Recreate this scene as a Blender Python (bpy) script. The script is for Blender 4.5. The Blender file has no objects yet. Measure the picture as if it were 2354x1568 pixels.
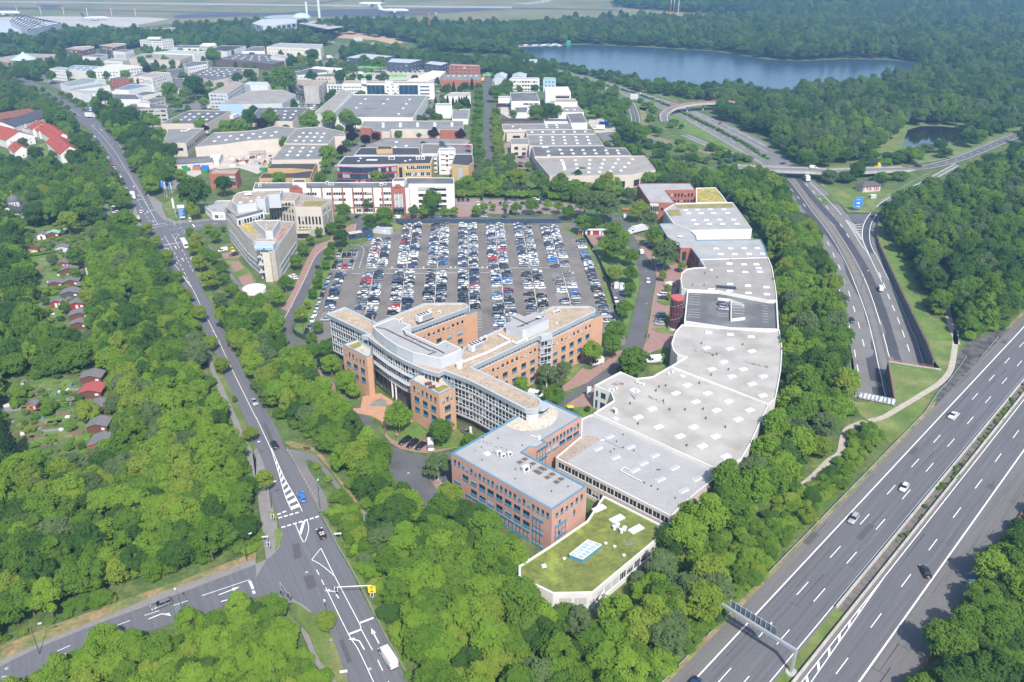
import bpy,random as rnd
from math import *
import numpy as np
from mathutils import Vector as Vec,Matrix
from mathutils.geometry import tessellate_polygon,delaunay_2d_cdt
K01,K10,K21,K11,J0,J1,J2,J3,J4,K13,K00,K12,J5,K22,J6,J7,J8,K20,J9,Ja,Jb,Jc,K31,Jd,Je,Jf,Jg,Jh,Ji,Jj,Q0,Q1,Q2,Q3,Q5,Q6,Q7,Q8,Q9,Qa,Qb,Qc,Qd,Qe,Qf,Qg,Qh,Qi,Qj,Y2='K01','K10','K21','K11','hatchback','black','box','hall','round','K13','K00','K12','ops','K22','mid','grey','office','K20','silver','white','nm','bush','K31','only','dark blue','structure','light','yellow','verge','estate car','dark','lawn','yard','tall','warehouse','stuff','saloon','red_paving','sparse','blinds','office_building','office building','bright blue','estate_tree','skip_container','campus_tree','penthouse_wall','penthouse_roof','off-road car','825,495 1165,365 1425,485 1290,545 1830,790 1955,718 2225,850 2190,870 1890,1000 1700,965 1450,905 1200,795 1000,660 870,550'
rG_,eN_=range,enumerate
def nZ(v):return v.normalized()
def f0_(P):return[Vec((p.x,p.y,0))for p in P]
def D_(s):return[tuple(float(a)if'.'in a else int(a)for a in p.split(','))for p in s.split()]
rnd.seed(7);rng=np.random.default_rng(7)
S=bpy.context.scene;C=S.collection
PITCH=radians(26.115);CAMH=140.75;FPX=1923.24
cam=bpy.data.objects.new('camera',bpy.data.cameras.new('camera'));C.objects.link(cam)
cam.location=(0,0,CAMH);cam.rotation_euler=(pi/2-PITCH,0,0)
cam.data.sensor_width=36;cam.data.lens=36*FPX/2353.0
cam.data.clip_start=1;cam.data.clip_end=20000
S.camera=cam
SUN_AZ=-16.0;SUN_EL=47.0
w=bpy.data.worlds.new('World');S.world=w;w.use_nodes=1
nt=w.node_tree;bg=nt.nodes['Background']
sk=nt.nodes.new('ShaderNodeTexSky');sk.sky_type='NISHITA';sk.sun_disc=0
sk.sun_elevation=radians(SUN_EL);sk.sun_rotation=radians(180+SUN_AZ)
sk.altitude=100;sk.dust_density=1.5
nt.links.new(sk.outputs[0],bg.inputs[0]);bg.inputs[1].default_value=.15
sun=bpy.data.objects.new('sun',bpy.data.lights.new('sun','SUN'));C.objects.link(sun)
sun.data.energy=4.4;sun.data.angle=radians(.8);sun.data.color=(1,.95,.88)
sun.rotation_euler=(radians(90-SUN_EL),0,radians(-SUN_AZ));sun.location=(0,0,400)
S.view_settings.view_transform='Standard';S.view_settings.look='None'
S.view_settings.exposure=.72;S.view_settings.gamma=1;S.view_settings.use_curve_mapping=0
S.render.engine='CYCLES'
S.cycles.max_bounces=5;S.cycles.diffuse_bounces=3;S.cycles.glossy_bounces=2
S.cycles.transmission_bounces=2;S.cycles.transparent_max_bounces=4;S.cycles.volume_bounces=0
S.cycles.use_denoising=1
RG={'V':(0,0,.0),'a':(1280,1180,3.92),'b':(1780,1180,3.357),'c':(1540,1480,3.92),'d':(1780,1680,1.9186),'e':(880,740,2.24),'f':(1280,560,1.9186),'g':(660,500,1.681),'h':(1960,480,1.681),'m':(0,100,1.9186),'n':(500,150,1.9186),'p':(1640,1560,1.9186),'q':(1900,220,1.9186),'r':(1560,870,3.355),'s':(1240,900,3.355),'t':(2040,870,3.355),'u':(2040,1070,3.355),'v':(1240,1070,3.355)}
def V(reg,x,y):
 if reg=='V':return(x,y)
 if reg[0]=='K':return(int(reg[1])*588.37+x/4.0,int(reg[2])*391.87+y/4.0)
 X,Y,s=RG[reg];return((X+x/s)*.5746,(Y+y/s)*.5746)
CP,SP=cos(PITCH),sin(PITCH)
def gv(vx,vy,z=.0):
 x=(vx-1176.5)/FPX;y=-(vy-784.0)/FPX
 d=(x,CP+y*SP,-SP+y*CP);t=(z-CAMH)/d[2]
 return Vec((t*d[0],t*d[1],z))
def G(reg,pts,z=.0):
 if isinstance(pts,str):pts=D_(pts)
 return[gv(*V(reg,x,y),z)for x,y in pts]
def g1(reg,x,y,z=.0):return gv(*V(reg,x,y),z)
def pxm(P):
 return FPX/(P[1]*CP+(CAMH-P[2])*SP)
def tag(o,lb_=None,cat=None,gr_=None,kd_=None):
 if lb_:o['label']=lb_
 if cat:o['category']=cat
 if gr_:o['group']=gr_
 if kd_:o['kind']=kd_
 return o
def thg(name,lb_,cat,loc=(0,0,0),rz=.0,gr_=None):
 o=bpy.data.objects.new(name,None);C.objects.link(o);o.empty_display_size=.5
 o.location=loc;o.rotation_euler=(0,0,rz)
 return tag(o,lb_,cat,gr_)
def plc(name,me,parent=None,loc=(0,0,0),rz=.0,kd_=None):
 o=bpy.data.objects.new(name,me);C.objects.link(o)
 o.location=loc;o.rotation_euler=(0,0,rz)
 if parent:o.parent=parent
 if kd_:o['kind']=kd_
 return o
class MB:
 def __init__(s):s.v=[];s.f=[];s.m=[]
 def face(s,pts,m=0):
  i=len(s.v);s.v+=[tuple(p)for p in pts];s.f.append(tuple(rG_(i,i+len(pts))));s.m.append(m)
 def box(s,x0,x1,y0,y1,z0,z1,m=0,skip=''):
  i=len(s.v)
  s.v+=[(x0,y0,z0),(x1,y0,z0),(x1,y1,z0),(x0,y1,z0),(x0,y0,z1),(x1,y0,z1),(x1,y1,z1),(x0,y1,z1)]
  for k,f in(('b',(0,3,2,1)),('t',(4,5,6,7)),('y',(0,1,5,4)),('X',(1,2,6,5)),('Y',(2,3,7,6)),('x',(3,0,4,7))):
   if k not in skip:s.f.append(tuple(i+j for j in f));s.m.append(m)
 def obox(s,P,d,L,W,z0,z1,m=0):
  n=Vec((-d[1],d[0]));d=Vec(d[:2]);P=Vec(P[:2])
  q=[P-d*L/2-n*W/2,P+d*L/2-n*W/2,P+d*L/2+n*W/2,P-d*L/2+n*W/2]
  i=len(s.v);s.v+=[(p.x,p.y,z0)for p in q]+[(p.x,p.y,z1)for p in q]
  for f in((0,3,2,1),(4,5,6,7),(0,1,5,4),(1,2,6,5),(2,3,7,6),(3,0,4,7)):
   s.f.append(tuple(i+j for j in f));s.m.append(m)
 def seg(s,a,b,*k):s.obox((a+b)/2,nZ(b-a),(b-a).length,*k)
 def poly(s,pts,z=None,m=0):
  P=[Vec((p[0],p[1],p[2]if z is None else z))for p in pts]
  i=len(s.v);s.v+=[tuple(p)for p in P]
  for t in tessellate_polygon([f0_(P)]):
   a,b,c=(P[k]for k in t)
   if(b.x-a.x)*(c.y-a.y)-(b.y-a.y)*(c.x-a.x)<0:t=(t[0],t[2],t[1])
   s.f.append(tuple(i+k for k in t));s.m.append(m)
 def prism(s,pts,z0,z1,m=0,mt=None):
  p=ccw(pts)
  for k in rG_(len(p)):
   a,b=p[k],p[(k+1)%len(p)]
   s.face([(a[0],a[1],z0),(b[0],b[1],z0),(b[0],b[1],z1),(a[0],a[1],z1)],m)
  s.poly(p,z1,m if mt is None else mt)
 def cyl(s,x,y,r0,z0,z1,n=10,m=0,r1=None,cap=1,mt=None):
  r1=r0 if r1 is None else r1;i=len(s.v)
  for k in rG_(n):
   a=2*pi*k/n;s.v.append((x+r0*cos(a),y+r0*sin(a),z0))
  for k in rG_(n):
   a=2*pi*k/n;s.v.append((x+r1*cos(a),y+r1*sin(a),z1))
  for k in rG_(n):s.f.append((i+k,i+(k+1)%n,i+n+(k+1)%n,i+n+k));s.m.append(m)
  if cap:s.f.append(tuple(i+n+k for k in rG_(n)));s.m.append(m if mt is None else mt)
 def tube(s,A,B,r0,r1=None,n=6,m=0):
  A,B=Vec(A),Vec(B);d=nZ(B-A);r1=r0 if r1 is None else r1
  u=d.orthogonal().normalized();w_=d.cross(u);i=len(s.v)
  for P,r in((A,r0),(B,r1)):
   for k in rG_(n):
    a=2*pi*k/n;s.v.append(tuple(P+u*r*cos(a)+w_*r*sin(a)))
  for k in rG_(n):s.f.append((i+k,i+(k+1)%n,i+n+(k+1)%n,i+n+k));s.m.append(m)
  s.f.append(tuple(i+n+k for k in rG_(n)));s.m.append(m);s.f.append(tuple(i+n-1-k for k in rG_(n)));s.m.append(m)
 def ribbon(s,L,R,m=0):
  i=len(s.v);n=len(L)
  for a,b in zip(L,R):s.v+=[tuple(a),tuple(b)]
  for k in rG_(n-1):s.f.append((i+2*k,i+2*k+1,i+2*k+3,i+2*k+2));s.m.append(m)
 def mesh(s,name,mats,smooth=0,off=(0,0,0)):
  me=bpy.data.meshes.new(name)
  v=s.v if not any(off)else[(a-off[0],b-off[1],c-off[2])for a,b,c in s.v]
  me.from_pydata(v,[],s.f)
  for m in(mats if isinstance(mats,(list,tuple))else[mats]):me.materials.append(m)
  me.polygons.foreach_set('material_index',s.m)
  if smooth:me.polygons.foreach_set('use_smooth',[1]*len(s.f))
  me.update();return me
 def bld(s,name,mats,parent=None,smooth=0,kd_=None,lc=0):
  off=(0,0,0)if(parent is None or lc)else wloc(parent)
  return plc(name,s.mesh(name,mats,smooth,off),parent,kd_=kd_)
def wloc(o):
 t=Vec((0,0,0))
 while o:t+=o.location;o=o.parent
 return t
def b1(k,a,n,m,p=None,**w):
 q=MB();getattr(q,k)(*a);return q.bld(n,m,p,**w)
def ccw(p):
 a=sum(p[i][0]*p[(i+1)%len(p)][1]-p[(i+1)%len(p)][0]*p[i][1]for i in rG_(len(p)))
 return list(p)if a>0 else list(p)[::-1]
def ins(pts,d):
 p=[Vec(q[:2])for q in ccw(pts)];n=len(p);out=[]
 for i in rG_(n):
  a,b,c=p[i-1],p[i],p[(i+1)%n]
  e1=nZ(b-a);e2=nZ(c-b)
  n1=Vec((-e1.y,e1.x));n2=Vec((-e2.y,e2.x));k=1+n1.dot(n2)
  out.append(b+(n1+n2)*(d/max(k,.35)))
 return out
def cen(pts):return Vec((sum(p[0]for p in pts)/len(pts),sum(p[1]for p in pts)/len(pts),0))
def sml(P,sub=6):
 P=[Vec(p)for p in P];out=[]
 for i in rG_(len(P)-1):
  a=P[max(i-1,0)];b=P[i];c=P[i+1];d=P[min(i+2,len(P)-1)]
  for k in rG_(sub):
   t=k/sub
   out.append(.5*((2*b)+(c-a)*t+(2*a-5*b+4*c-d)*t*t+(3*b-a-3*c+d)*t**3))
 out.append(P[-1]);return out
def ofl(P,d,z=None):
 out=[]
 for i in rG_(len(P)):
  t=(P[min(i+1,len(P)-1)]-P[max(i-1,0)]);t.z=0;t.normalize()
  q=P[i]+Vec((t.y,-t.x,0))*d
  if z is not None:q.z=z
  out.append(q)
 return out
def rsm(P,step):
 P=[Vec(p)for p in P];out=[P[0]];acc=.0;last=P[0]
 for q in P[1:]:
  while(q-last).length>=step-acc and(q-last).length>1e-6:
   t=(step-acc)/(q-last).length;last=last.lerp(q,t);out.append(last.copy());acc=.0
  acc+=(q-last).length;last=q
 return out
EXCL=[]
def xcl(pts):EXCL.append(np.array([[p[0],p[1]]for p in pts]))
def inpoly(P,poly):
 x,y=P[:,0],P[:,1];r=np.zeros(len(P),bool);n=len(poly)
 for i in rG_(n):
  x0,y0=poly[i];x1,y1=poly[(i+1)%n]
  c=((y0>y)!=(y1>y))
  if y1!=y0:r^=c&(x<(x1-x0)*(y-y0)/(y1-y0)+x0)
 return r
MATS={}
def mat(name,col,rough=.8,var=.0,scale=.3,col2=None,spec=.3,metal=.0,fine=.0,fs_=4.0,sr_=None,obj=0,thr=None,uv=0,bump=.0):
 """base colour with large mottling (var / col2) and fine grain"""
 if name in MATS:return MATS[name]
 m=bpy.data.materials.new(name);m.use_nodes=1;t=m.node_tree;b=t.nodes['Principled BSDF']
 b.inputs['Roughness'].default_value=rough;b.inputs['Specular IOR Level'].default_value=spec;b.inputs['Metallic'].default_value=metal
 c4=(*col,1)
 if var==0 and fine==0 and col2 is None and not obj:
  b.inputs['Base Color'].default_value=c4;MATS[name]=m;return m
 if obj:
  oi=t.nodes.new('ShaderNodeObjectInfo');src=oi.outputs['Color']
 else:
  rgb=t.nodes.new('ShaderNodeRGB');rgb.outputs[0].default_value=c4;src=rgb.outputs[0]
 geo=t.nodes.new('ShaderNodeNewGeometry')if not uv else t.nodes.new('ShaderNodeUVMap')
 vec=geo.outputs['Position']if not uv else geo.outputs[0]
 if sr_:
  mp=t.nodes.new('ShaderNodeMapping');mp.inputs['Scale'].default_value=sr_;t.links.new(vec,mp.inputs[0]);vs=mp.outputs[0]
 else:vs=vec
 def noise(sc,det,v):
  n=t.nodes.new('ShaderNodeTexNoise');n.inputs['Scale'].default_value=sc;n.inputs['Detail'].default_value=det
  t.links.new(v,n.inputs['Vector']);return n.outputs['Fac']
 if col2 is not None:
  r=t.nodes.new('ShaderNodeMapRange');lo,hi=thr or(.4,.6)
  r.inputs[1].default_value=lo;r.inputs[2].default_value=hi
  t.links.new(noise(scale,6,vs),r.inputs[0])
  mx=t.nodes.new('ShaderNodeMixRGB');mx.inputs[2].default_value=(*col2,1)
  t.links.new(r.outputs[0],mx.inputs[0]);t.links.new(src,mx.inputs[1]);src=mx.outputs[0]
 def mul(fac,amt):
  nonlocal src
  r=t.nodes.new('ShaderNodeMapRange');r.inputs[1].default_value=.25;r.inputs[2].default_value=.75
  r.inputs[3].default_value=1-amt;r.inputs[4].default_value=1+amt;t.links.new(fac,r.inputs[0])
  mx=t.nodes.new('ShaderNodeMixRGB');mx.blend_type='MULTIPLY';mx.inputs[0].default_value=1
  t.links.new(src,mx.inputs[1]);t.links.new(r.outputs[0],mx.inputs[2]);src=mx.outputs[0]
 if var:mul(noise(scale*1.7,5,vs),var)
 if fine:
  nf=noise(fs_,3,vec);mul(nf,fine)
  if bump:
   bp=t.nodes.new('ShaderNodeBump');bp.inputs['Strength'].default_value=bump;bp.inputs['Distance'].default_value=.1
   t.links.new(nf,bp.inputs['Height']);t.links.new(bp.outputs[0],b.inputs['Normal'])
 t.links.new(src,b.inputs['Base Color']);MATS[name]=m;return m
ASPH=mat('asphalt',(.1,.1,.104),.9,.18,.06,fine=.12,fs_=1.5)
ASPHD=mat('dark_asphalt',(.058,.06,.07),.9,.15,.07,fine=.12,fs_=1.5)
APL=mat('pale_asphalt',(.155,.15,.145),.9,.14,.07,fine=.1,fs_=1.5)
LOTM=mat('lot_asphalt',(.155,.14,.125),.9,.18,.05,fine=.14,fs_=.9,col2=(.09,.087,.085),thr=(.55,.72))
WH=mat('white_paint',(.72,.72,.7),.7,.1,.5)
CN=mat('concrete',(.36,.34,.31),.85,.2,.25,fine=.1)
CONCD=mat('dark_concrete',(.14,.135,.13),.9,.3,.3,fine=.15)
PV=mat('paving',(.2,.19,.18),.9,.12,.3,fine=.12)
BKP=mat(Q8,(.27,.165,.14),.9,.12,.3,fine=.12,fs_=2)
ORANGP=mat('orange_paving',(.42,.235,.15),.9,.1,.3,fine=.1,fs_=2)
KERB=mat('kerb_stone',(.42,.38,.32),.9,.1,.5)
UNDER=mat('undergrowth',(.065,.11,.026),.95,.35,.12,col2=(.1,.125,.038),fine=.35,fs_=.9)
LW_=mat('lawn_grass',(.1,.15,.032),.95,.25,.1,col2=(.19,.19,.075),thr=(.45,.7),fine=.2,fs_=1.2)
LWG=mat('green_lawn',(.085,.16,.025),.95,.25,.12,col2=(.13,.17,.045),fine=.2,fs_=1.0)
DRYG=mat('dry_grass',(.24,.18,.09),.95,.3,.15,col2=(.13,.15,.05),fine=.3,fs_=1.0)
MEADOW=mat('airfield_meadow',(.2,.175,.09),.95,.15,.006,col2=(.13,.15,.06),thr=(.42,.62),fine=.1,fs_=.05)
SOIL=mat('bare_soil',(.42,.3,.19),.95,.2,.05,fine=.1)
SAND=mat('yard_gravel',(.42,.38,.32),.95,.15,.08,fine=.1)
GR_=mat('roof_gravel',(.36,.28,.2),.95,.14,.15,fine=.42,fs_=2.2,col2=(.3,.25,.18),thr=(.5,.8))
GVD=mat('brown_roof_gravel',(.3,.25,.2),.95,.2,.2,fine=.3,fs_=2.0)
RG_=mat('grey_roof_felt',(.31,.305,.3),.9,.1,.08,fine=.05,fs_=.8,col2=(.25,.24,.225),thr=(.56,.85))
RW_=mat('pale_roof_membrane',(.355,.335,.305),.85,.12,.1,fine=.06,col2=(.27,.245,.215),thr=(.45,.75))
RB_=mat('weathered_roof_membrane',(.27,.25,.225),.9,.13,.1,fine=.06,col2=(.21,.19,.17),thr=(.5,.8))
RD=mat('dark_roof_felt',(.105,.105,.108),.9,.2,.06,fine=.1,col2=(.17,.17,.165),thr=(.5,.7))
RM=mat('mid_grey_roof_felt',(.19,.19,.18),.9,.15,.06,fine=.1,col2=(.13,.13,.125),thr=(.55,.75))
RK=mat('black_roof_felt',(.05,.047,.05),.9,.2,.1,fine=.1)
SEDY=mat('yellow_sedum',(.4,.29,.07),.95,.25,.25,col2=(.22,.22,.06),fine=.4,fs_=1.2)
SEDG=mat('green_roof_moss',(.135,.155,.035),.95,.3,.12,col2=(.24,.29,.05),thr=(.54,.72),fine=.28,fs_=1.1)
SEDO=mat('olive_sedum',(.2,.19,.06),.95,.2,.2,col2=(.3,.2,.09),thr=(.5,.7),fine=.3)
WW=mat('white_render',(.58,.565,.535),.8,.06,.2,fine=.03)
CM=mat('cream_render',(.48,.42,.365),.85,.07,.2,fine=.05)
BG=mat('beige_stone_panels',(.46,.415,.35),.8,.06,.2,fine=.05)
OBRICK=mat('orange_brick',(.46,.27,.165),.85,.08,.2,fine=.14,fs_=3.0)
PINK=mat('pink_panels',(.4,.235,.18),.8,.1,.15,fine=.06)
RBR=mat('red_brick',(.29,.105,.07),.85,.1,.2,fine=.12,fs_=2.5)
BBRICK=mat('brown_brick',(.12,.085,.08),.85,.1,.2,fine=.1)
YBRICK=mat('yellow_panels',(.42,.28,.13),.8,.08,.2,fine=.06)
GC=mat('grey_cladding',(.42,.44,.46),.5,.05,.2,fine=.03)
DC=mat('dark_blue_cladding',(.06,.07,.1),.6,.05,.2,fine=.05)
BLUEW=mat('light_blue_cladding',(.3,.42,.52),.6,.05,.2,fine=.03)
SILV=mat('silver_fascia',(.42,.45,.475),.45,.05,.3,metal=.2,fine=.03)
BLUE=mat('blue_trim',(.07,.2,.3),.5,.08,.5,fine=.05)
BLD=mat('petrol_blue_frame',(.012,.12,.2),.5,.05,.5,fine=.03)
GLASS=mat('window_glass',(.018,.026,.032),.08,.5,.5,spec=.6)
GLB=mat('blue_glass',(.02,.05,.085),.07,.4,.3,spec=.7)
BLIND=mat('white_blind',(.38,.38,.37),.8,.05,.5)
SKYG=mat('skylight_glazing',(.5,.58,.7),.12,.08,1.0,spec=.6)
FW=mat('white_frame',(.6,.6,.6),.5,.04,.5)
FD=mat('dark_frame',(.05,.05,.055),.5,.05,.5)
ST_=mat('galvanised_steel',(.45,.47,.49),.4,.1,.5,metal=.5)
DS=mat('dark_steel',(.07,.075,.08),.5,.1,.5,metal=.3)
MC=mat('machine_white',(.56,.56,.56),.5,.05,.6)
TILER=mat('red_roof_tiles',(.3,.06,.032),.8,.15,.3,fine=.2,fs_=1.5)
TILED=mat('dark_roof_tiles',(.065,.065,.075),.75,.15,.3,fine=.2,fs_=1.5)
TILEB=mat('brown_roof_tiles',(.17,.075,.055),.8,.15,.3,fine=.2,fs_=1.5)
SHR=mat('weathered_shed_roof',(.15,.145,.145),.85,.2,.6,fine=.2,fs_=2)
WOODR=mat('red_boards',(.26,.03,.025),.7,.1,.8)
WDB=mat('brown_boards',(.12,.05,.035),.8,.15,.8)
RP_=mat('red_paint',(.45,.03,.035),.5,.06,.5)
PINKR=mat('faded_red_roof',(.33,.075,.07),.7,.06,.5)
YP=mat('yellow_paint',(.75,.5,.02),.5,.04,.5)
ORAP=mat('orange_paint',(.4,.14,.04),.5,.06,.5)
GREENP=mat('green_paint',(.03,.2,.1),.5,.06,.5)
LIME=mat('lime_green_paint',(.15,.4,.1),.5,.06,.5)
BLP=mat('sign_blue',(.02,.16,.55),.5,.04,.5)
NV_=mat('navy_fence',(.035,.055,.085),.7,.15,.3,fine=.1)
RUST=mat('rusty_rail',(.36,.12,.07),.7,.25,1.0)
WOODF=mat('orange_brown_rail',(.3,.16,.07),.8,.2,.6)
TYRE=mat('tyre_rubber',(.02,.02,.021),.8,.05,1)
RIM=mat('alloy_rim',(.45,.46,.47),.3,.05,1,metal=.6)
CARG=mat('car_glass',(.012,.016,.02),.05,.1,1,spec=.8)
LAMPW=mat('headlamp_lens',(.75,.77,.8),.1,.03,1,spec=.7)
LAMPR=mat('tail_lamp_lens',(.4,.015,.012),.2,.03,1)
PAINT=mat('car_paint',(1,1,1),.22,.02,1,obj=1,spec=.6)
BARK=mat('bark',(.12,.095,.07),.9,.2,.8,fine=.2)
BIRCH=mat('birch_bark',(.5,.47,.43),.9,.2,.8)
STAIN=mat('rust_stain',(.2,.1,.075),.95,.3,.8,fine=.3)
def water_mat(name,col,rough,bump,sc):
 m=bpy.data.materials.new(name);m.use_nodes=1;t=m.node_tree;b=t.nodes['Principled BSDF']
 b.inputs['Base Color'].default_value=(*col,1);b.inputs['Roughness'].default_value=rough;b.inputs['Specular IOR Level'].default_value=.5
 n=t.nodes.new('ShaderNodeTexNoise');n.inputs['Scale'].default_value=sc;n.inputs['Detail'].default_value=3
 g=t.nodes.new('ShaderNodeNewGeometry');t.links.new(g.outputs['Position'],n.inputs['Vector'])
 bp=t.nodes.new('ShaderNodeBump');bp.inputs['Strength'].default_value=bump;bp.inputs['Distance'].default_value=.3
 t.links.new(n.outputs['Fac'],bp.inputs['Height']);t.links.new(bp.outputs[0],b.inputs['Normal']);return m
WATER=water_mat('lake_water',(.03,.055,.085),.22,.12,1.0)
PONDW=water_mat('pond_water',(.012,.014,.012),.05,.03,.4)
def lmt(name,c1,c2,tr=.32):
 m=bpy.data.materials.new(name);m.use_nodes=1;t=m.node_tree;t.nodes.remove(t.nodes['Principled BSDF'])
 out=t.nodes['Material Output'];oi=t.nodes.new('ShaderNodeObjectInfo');g=t.nodes.new('ShaderNodeNewGeometry')
 n=t.nodes.new('ShaderNodeTexNoise');n.inputs['Scale'].default_value=.7;n.inputs['Detail'].default_value=2
 t.links.new(g.outputs['Position'],n.inputs['Vector'])
 a=t.nodes.new('ShaderNodeMath');a.operation='MULTIPLY_ADD';a.inputs[1].default_value=.75;a.inputs[2].default_value=.0
 t.links.new(oi.outputs['Random'],a.inputs[0])
 b=t.nodes.new('ShaderNodeMath');b.operation='MULTIPLY_ADD';b.inputs[1].default_value=.7;t.links.new(n.outputs['Fac'],b.inputs[0]);t.links.new(a.outputs[0],b.inputs[2])
 b2=t.nodes.new('ShaderNodeMath');b2.operation='SUBTRACT';b2.inputs[1].default_value=.2;b2.use_clamp=1;t.links.new(b.outputs[0],b2.inputs[0])
 mx=t.nodes.new('ShaderNodeMixRGB');mx.inputs[1].default_value=(*c1,1);mx.inputs[2].default_value=(*c2,1);t.links.new(b2.outputs[0],mx.inputs[0])
 d=t.nodes.new('ShaderNodeBsdfDiffuse');d.inputs['Roughness'].default_value=.5;tl=t.nodes.new('ShaderNodeBsdfTranslucent')
 t.links.new(mx.outputs[0],d.inputs[0]);t.links.new(mx.outputs[0],tl.inputs[0])
 ms=t.nodes.new('ShaderNodeMixShader');ms.inputs[0].default_value=tr
 t.links.new(d.outputs[0],ms.inputs[1]);t.links.new(tl.outputs[0],ms.inputs[2]);t.links.new(ms.outputs[0],out.inputs[0]);return m
LEAF={J6:lmt('mid_green_leaves',(.072,.145,.021),(.12,.21,.03)),Q0:lmt('dark_green_leaves',(.042,.095,.021),(.07,.135,.028)),Jg:lmt('light_green_leaves',(.115,.215,.025),(.175,.275,.034)),Jh:lmt('yellow_green_leaves',(.14,.21,.027),(.2,.265,.04)),J7:lmt('grey_green_leaves',(.08,.13,.045),(.125,.18,.07)),'purple':lmt('purple_leaves',(.025,.012,.017),(.04,.02,.025)),'fir':lmt('fir_needles',(.016,.036,.016),(.032,.06,.025)),J9:lmt('pale_blossom_leaves',(.2,.24,.15),(.32,.35,.24))}
# ground, roads, water
def flt(name,pts,z,m,kd_=Jf,ex=0,holes=None):
 mb=MB();mb.poly(pts,z);o=mb.bld(name,m,kd_=kd_)
 if ex:xcl(pts)
 return o
def stp(name,P,width,z,m,kd_=Jf,off=.0,obj=None,ex=.0):
 mb=obj or MB()
 L=ofl(P,off-width/2);R=ofl(P,off+width/2)
 for q in L+R:q.z+=z
 mb.ribbon(R,L)
 if ex:xcl([p for p in ofl(P,off-width/2-ex)]+[p for p in ofl(P,off+width/2+ex)][::-1])
 return mb if obj else mb.bld(name,m,kd_=kd_)
def dsh(mb,P,on,gap,width,z,phase=.0):
 Q=rsm(P,.5);n=int((on+gap)/.5);k=int(on/.5);i=int(phase/.5)
 while i+k<len(Q):
  stp('',[Q[j]for j in rG_(i,i+k+1,2)],width,z,None,obj=mb);i+=n
def arrow(mb,P,d,z,L=4.5,turn=0):
 d=Vec((d[0],d[1],0)).normalized();n=Vec((-d.y,d.x,0));P=Vec((P[0],P[1],z))
 if turn==0:
  mb.face([P-d*L/2-n*.12,P-d*L/2+n*.12,P+d*L*.15+n*.12,P+d*L*.15-n*.12])
  mb.face([P+d*L*.15-n*.5,P+d*L*.5,P+d*L*.15+n*.5][::1])
 else:
  s=1 if turn>0 else-1
  a=P+d*L*.05
  mb.face([P-d*L/2-n*.12,P-d*L/2+n*.12,a+n*.12,a-n*.12])
  b=a+d*L*.2+n*s*.75
  mb.face([a-n*.15,a+n*.15,b+n*.15,b-n*.15])
  mb.face([b-d*.5-n*s*.1,b+n*s*1.2+d*L*.14,b+d*.55-n*s*.1])
def zt(vy):return-5.6*min(max((vy-478)/360.0,0),1)
def T(reg,pts,dz=.0):
 out=[]
 for x,y in pts:
  vx,vy=V(reg,x,y);out.append(gv(vx,vy,zt(vy)+dz))
 return out
TR_L=G(K31,'150,330 270,430 395,600 500,760 560,900 620,1080 670,1270 705,1440 720,1568')+G('K32','760,200 780,400 795,515')
TR_B=G('K32','1165,590 1100,195 1590,270')
TR_R=G('K32',[(1530,190),(1460,10)])+G(K31,'1330,1320 1210,1070 1105,850 1030,690 1000,590 1005,520 1050,402')
TR_T=G(K31,[(930,380),(600,300)])
trench=f0_(TR_L+TR_B+TR_R+TR_T)
n0=len(trench)
outer=[Vec((-7000,-400)),Vec((7000,-400)),Vec((7000,9000)),Vec((-7000,9000))]
vv,ee,ff,*_=delaunay_2d_cdt([p.to_2d()for p in trench]+outer,[(i,(i+1)%n0)for i in rG_(n0)]+[(n0+i,n0+(i+1)%4)for i in rG_(4)],[],0,1e-4)
tp=np.array([[p.x,p.y]for p in trench]);mb=MB();mb.v=[(p.x,p.y,0)for p in vv]
for f in ff:
 c=np.array([[sum(vv[i].x for i in f)/len(f),sum(vv[i].y for i in f)/len(f)]])
 if not inpoly(c,tp)[0]:
  a,b,c2=(vv[i]for i in f[:3])
  mb.f.append(tuple(f)if(b.x-a.x)*(c2.y-a.y)-(b.y-a.y)*(c2.x-a.x)>0 else tuple(f)[::-1]);mb.m.append(0)
mb.bld('ground',UNDER,kd_=Jf);xcl(trench)
mb=MB();fl=T(K31,D_('130,250 300,400 400,560 520,740 580,900 640,1080 690,1270 730,1440 745,1568'),-.25)+T('K32',D_('785,200 800,400 790,700'),-.25)
fr=T(K31,D_('1060,330 1010,480 1000,590 1030,690 1110,860 1220,1090 1345,1340 1400,1450 1480,1568'),-.25)+T('K32',D_('1560,200 1600,280 1640,700'),-.25)
mb.ribbon(fl,fr[:len(fl)])if len(fl)==len(fr)else mb.ribbon(fl[:min(len(fl),len(fr))],fr[:min(len(fl),len(fr))])
mb.bld('cutting_floor',CONCD,kd_=Jf)
def wln(name,P,lb_,cat,z1=.35,depth=-7,th=.5,m=None,flip=1,cap=None,kd_=None):
 mb=MB();R=ofl(P,th*flip)
 for i in rG_(len(P)-1):
  a,b,c,d=P[i],P[i+1],R[i+1],R[i]
  za=depth
  for(p,q)in((a,b),(b,c),(c,d),(d,a)):
   mb.face([(p.x,p.y,za),(q.x,q.y,za),(q.x,q.y,z1),(p.x,p.y,z1)])
  mb.face([(a.x,a.y,z1),(b.x,b.y,z1),(c.x,c.y,z1),(d.x,d.y,z1)])
 o=mb.bld(name,m or CONCD);tag(o,lb_,cat);return o
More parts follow.
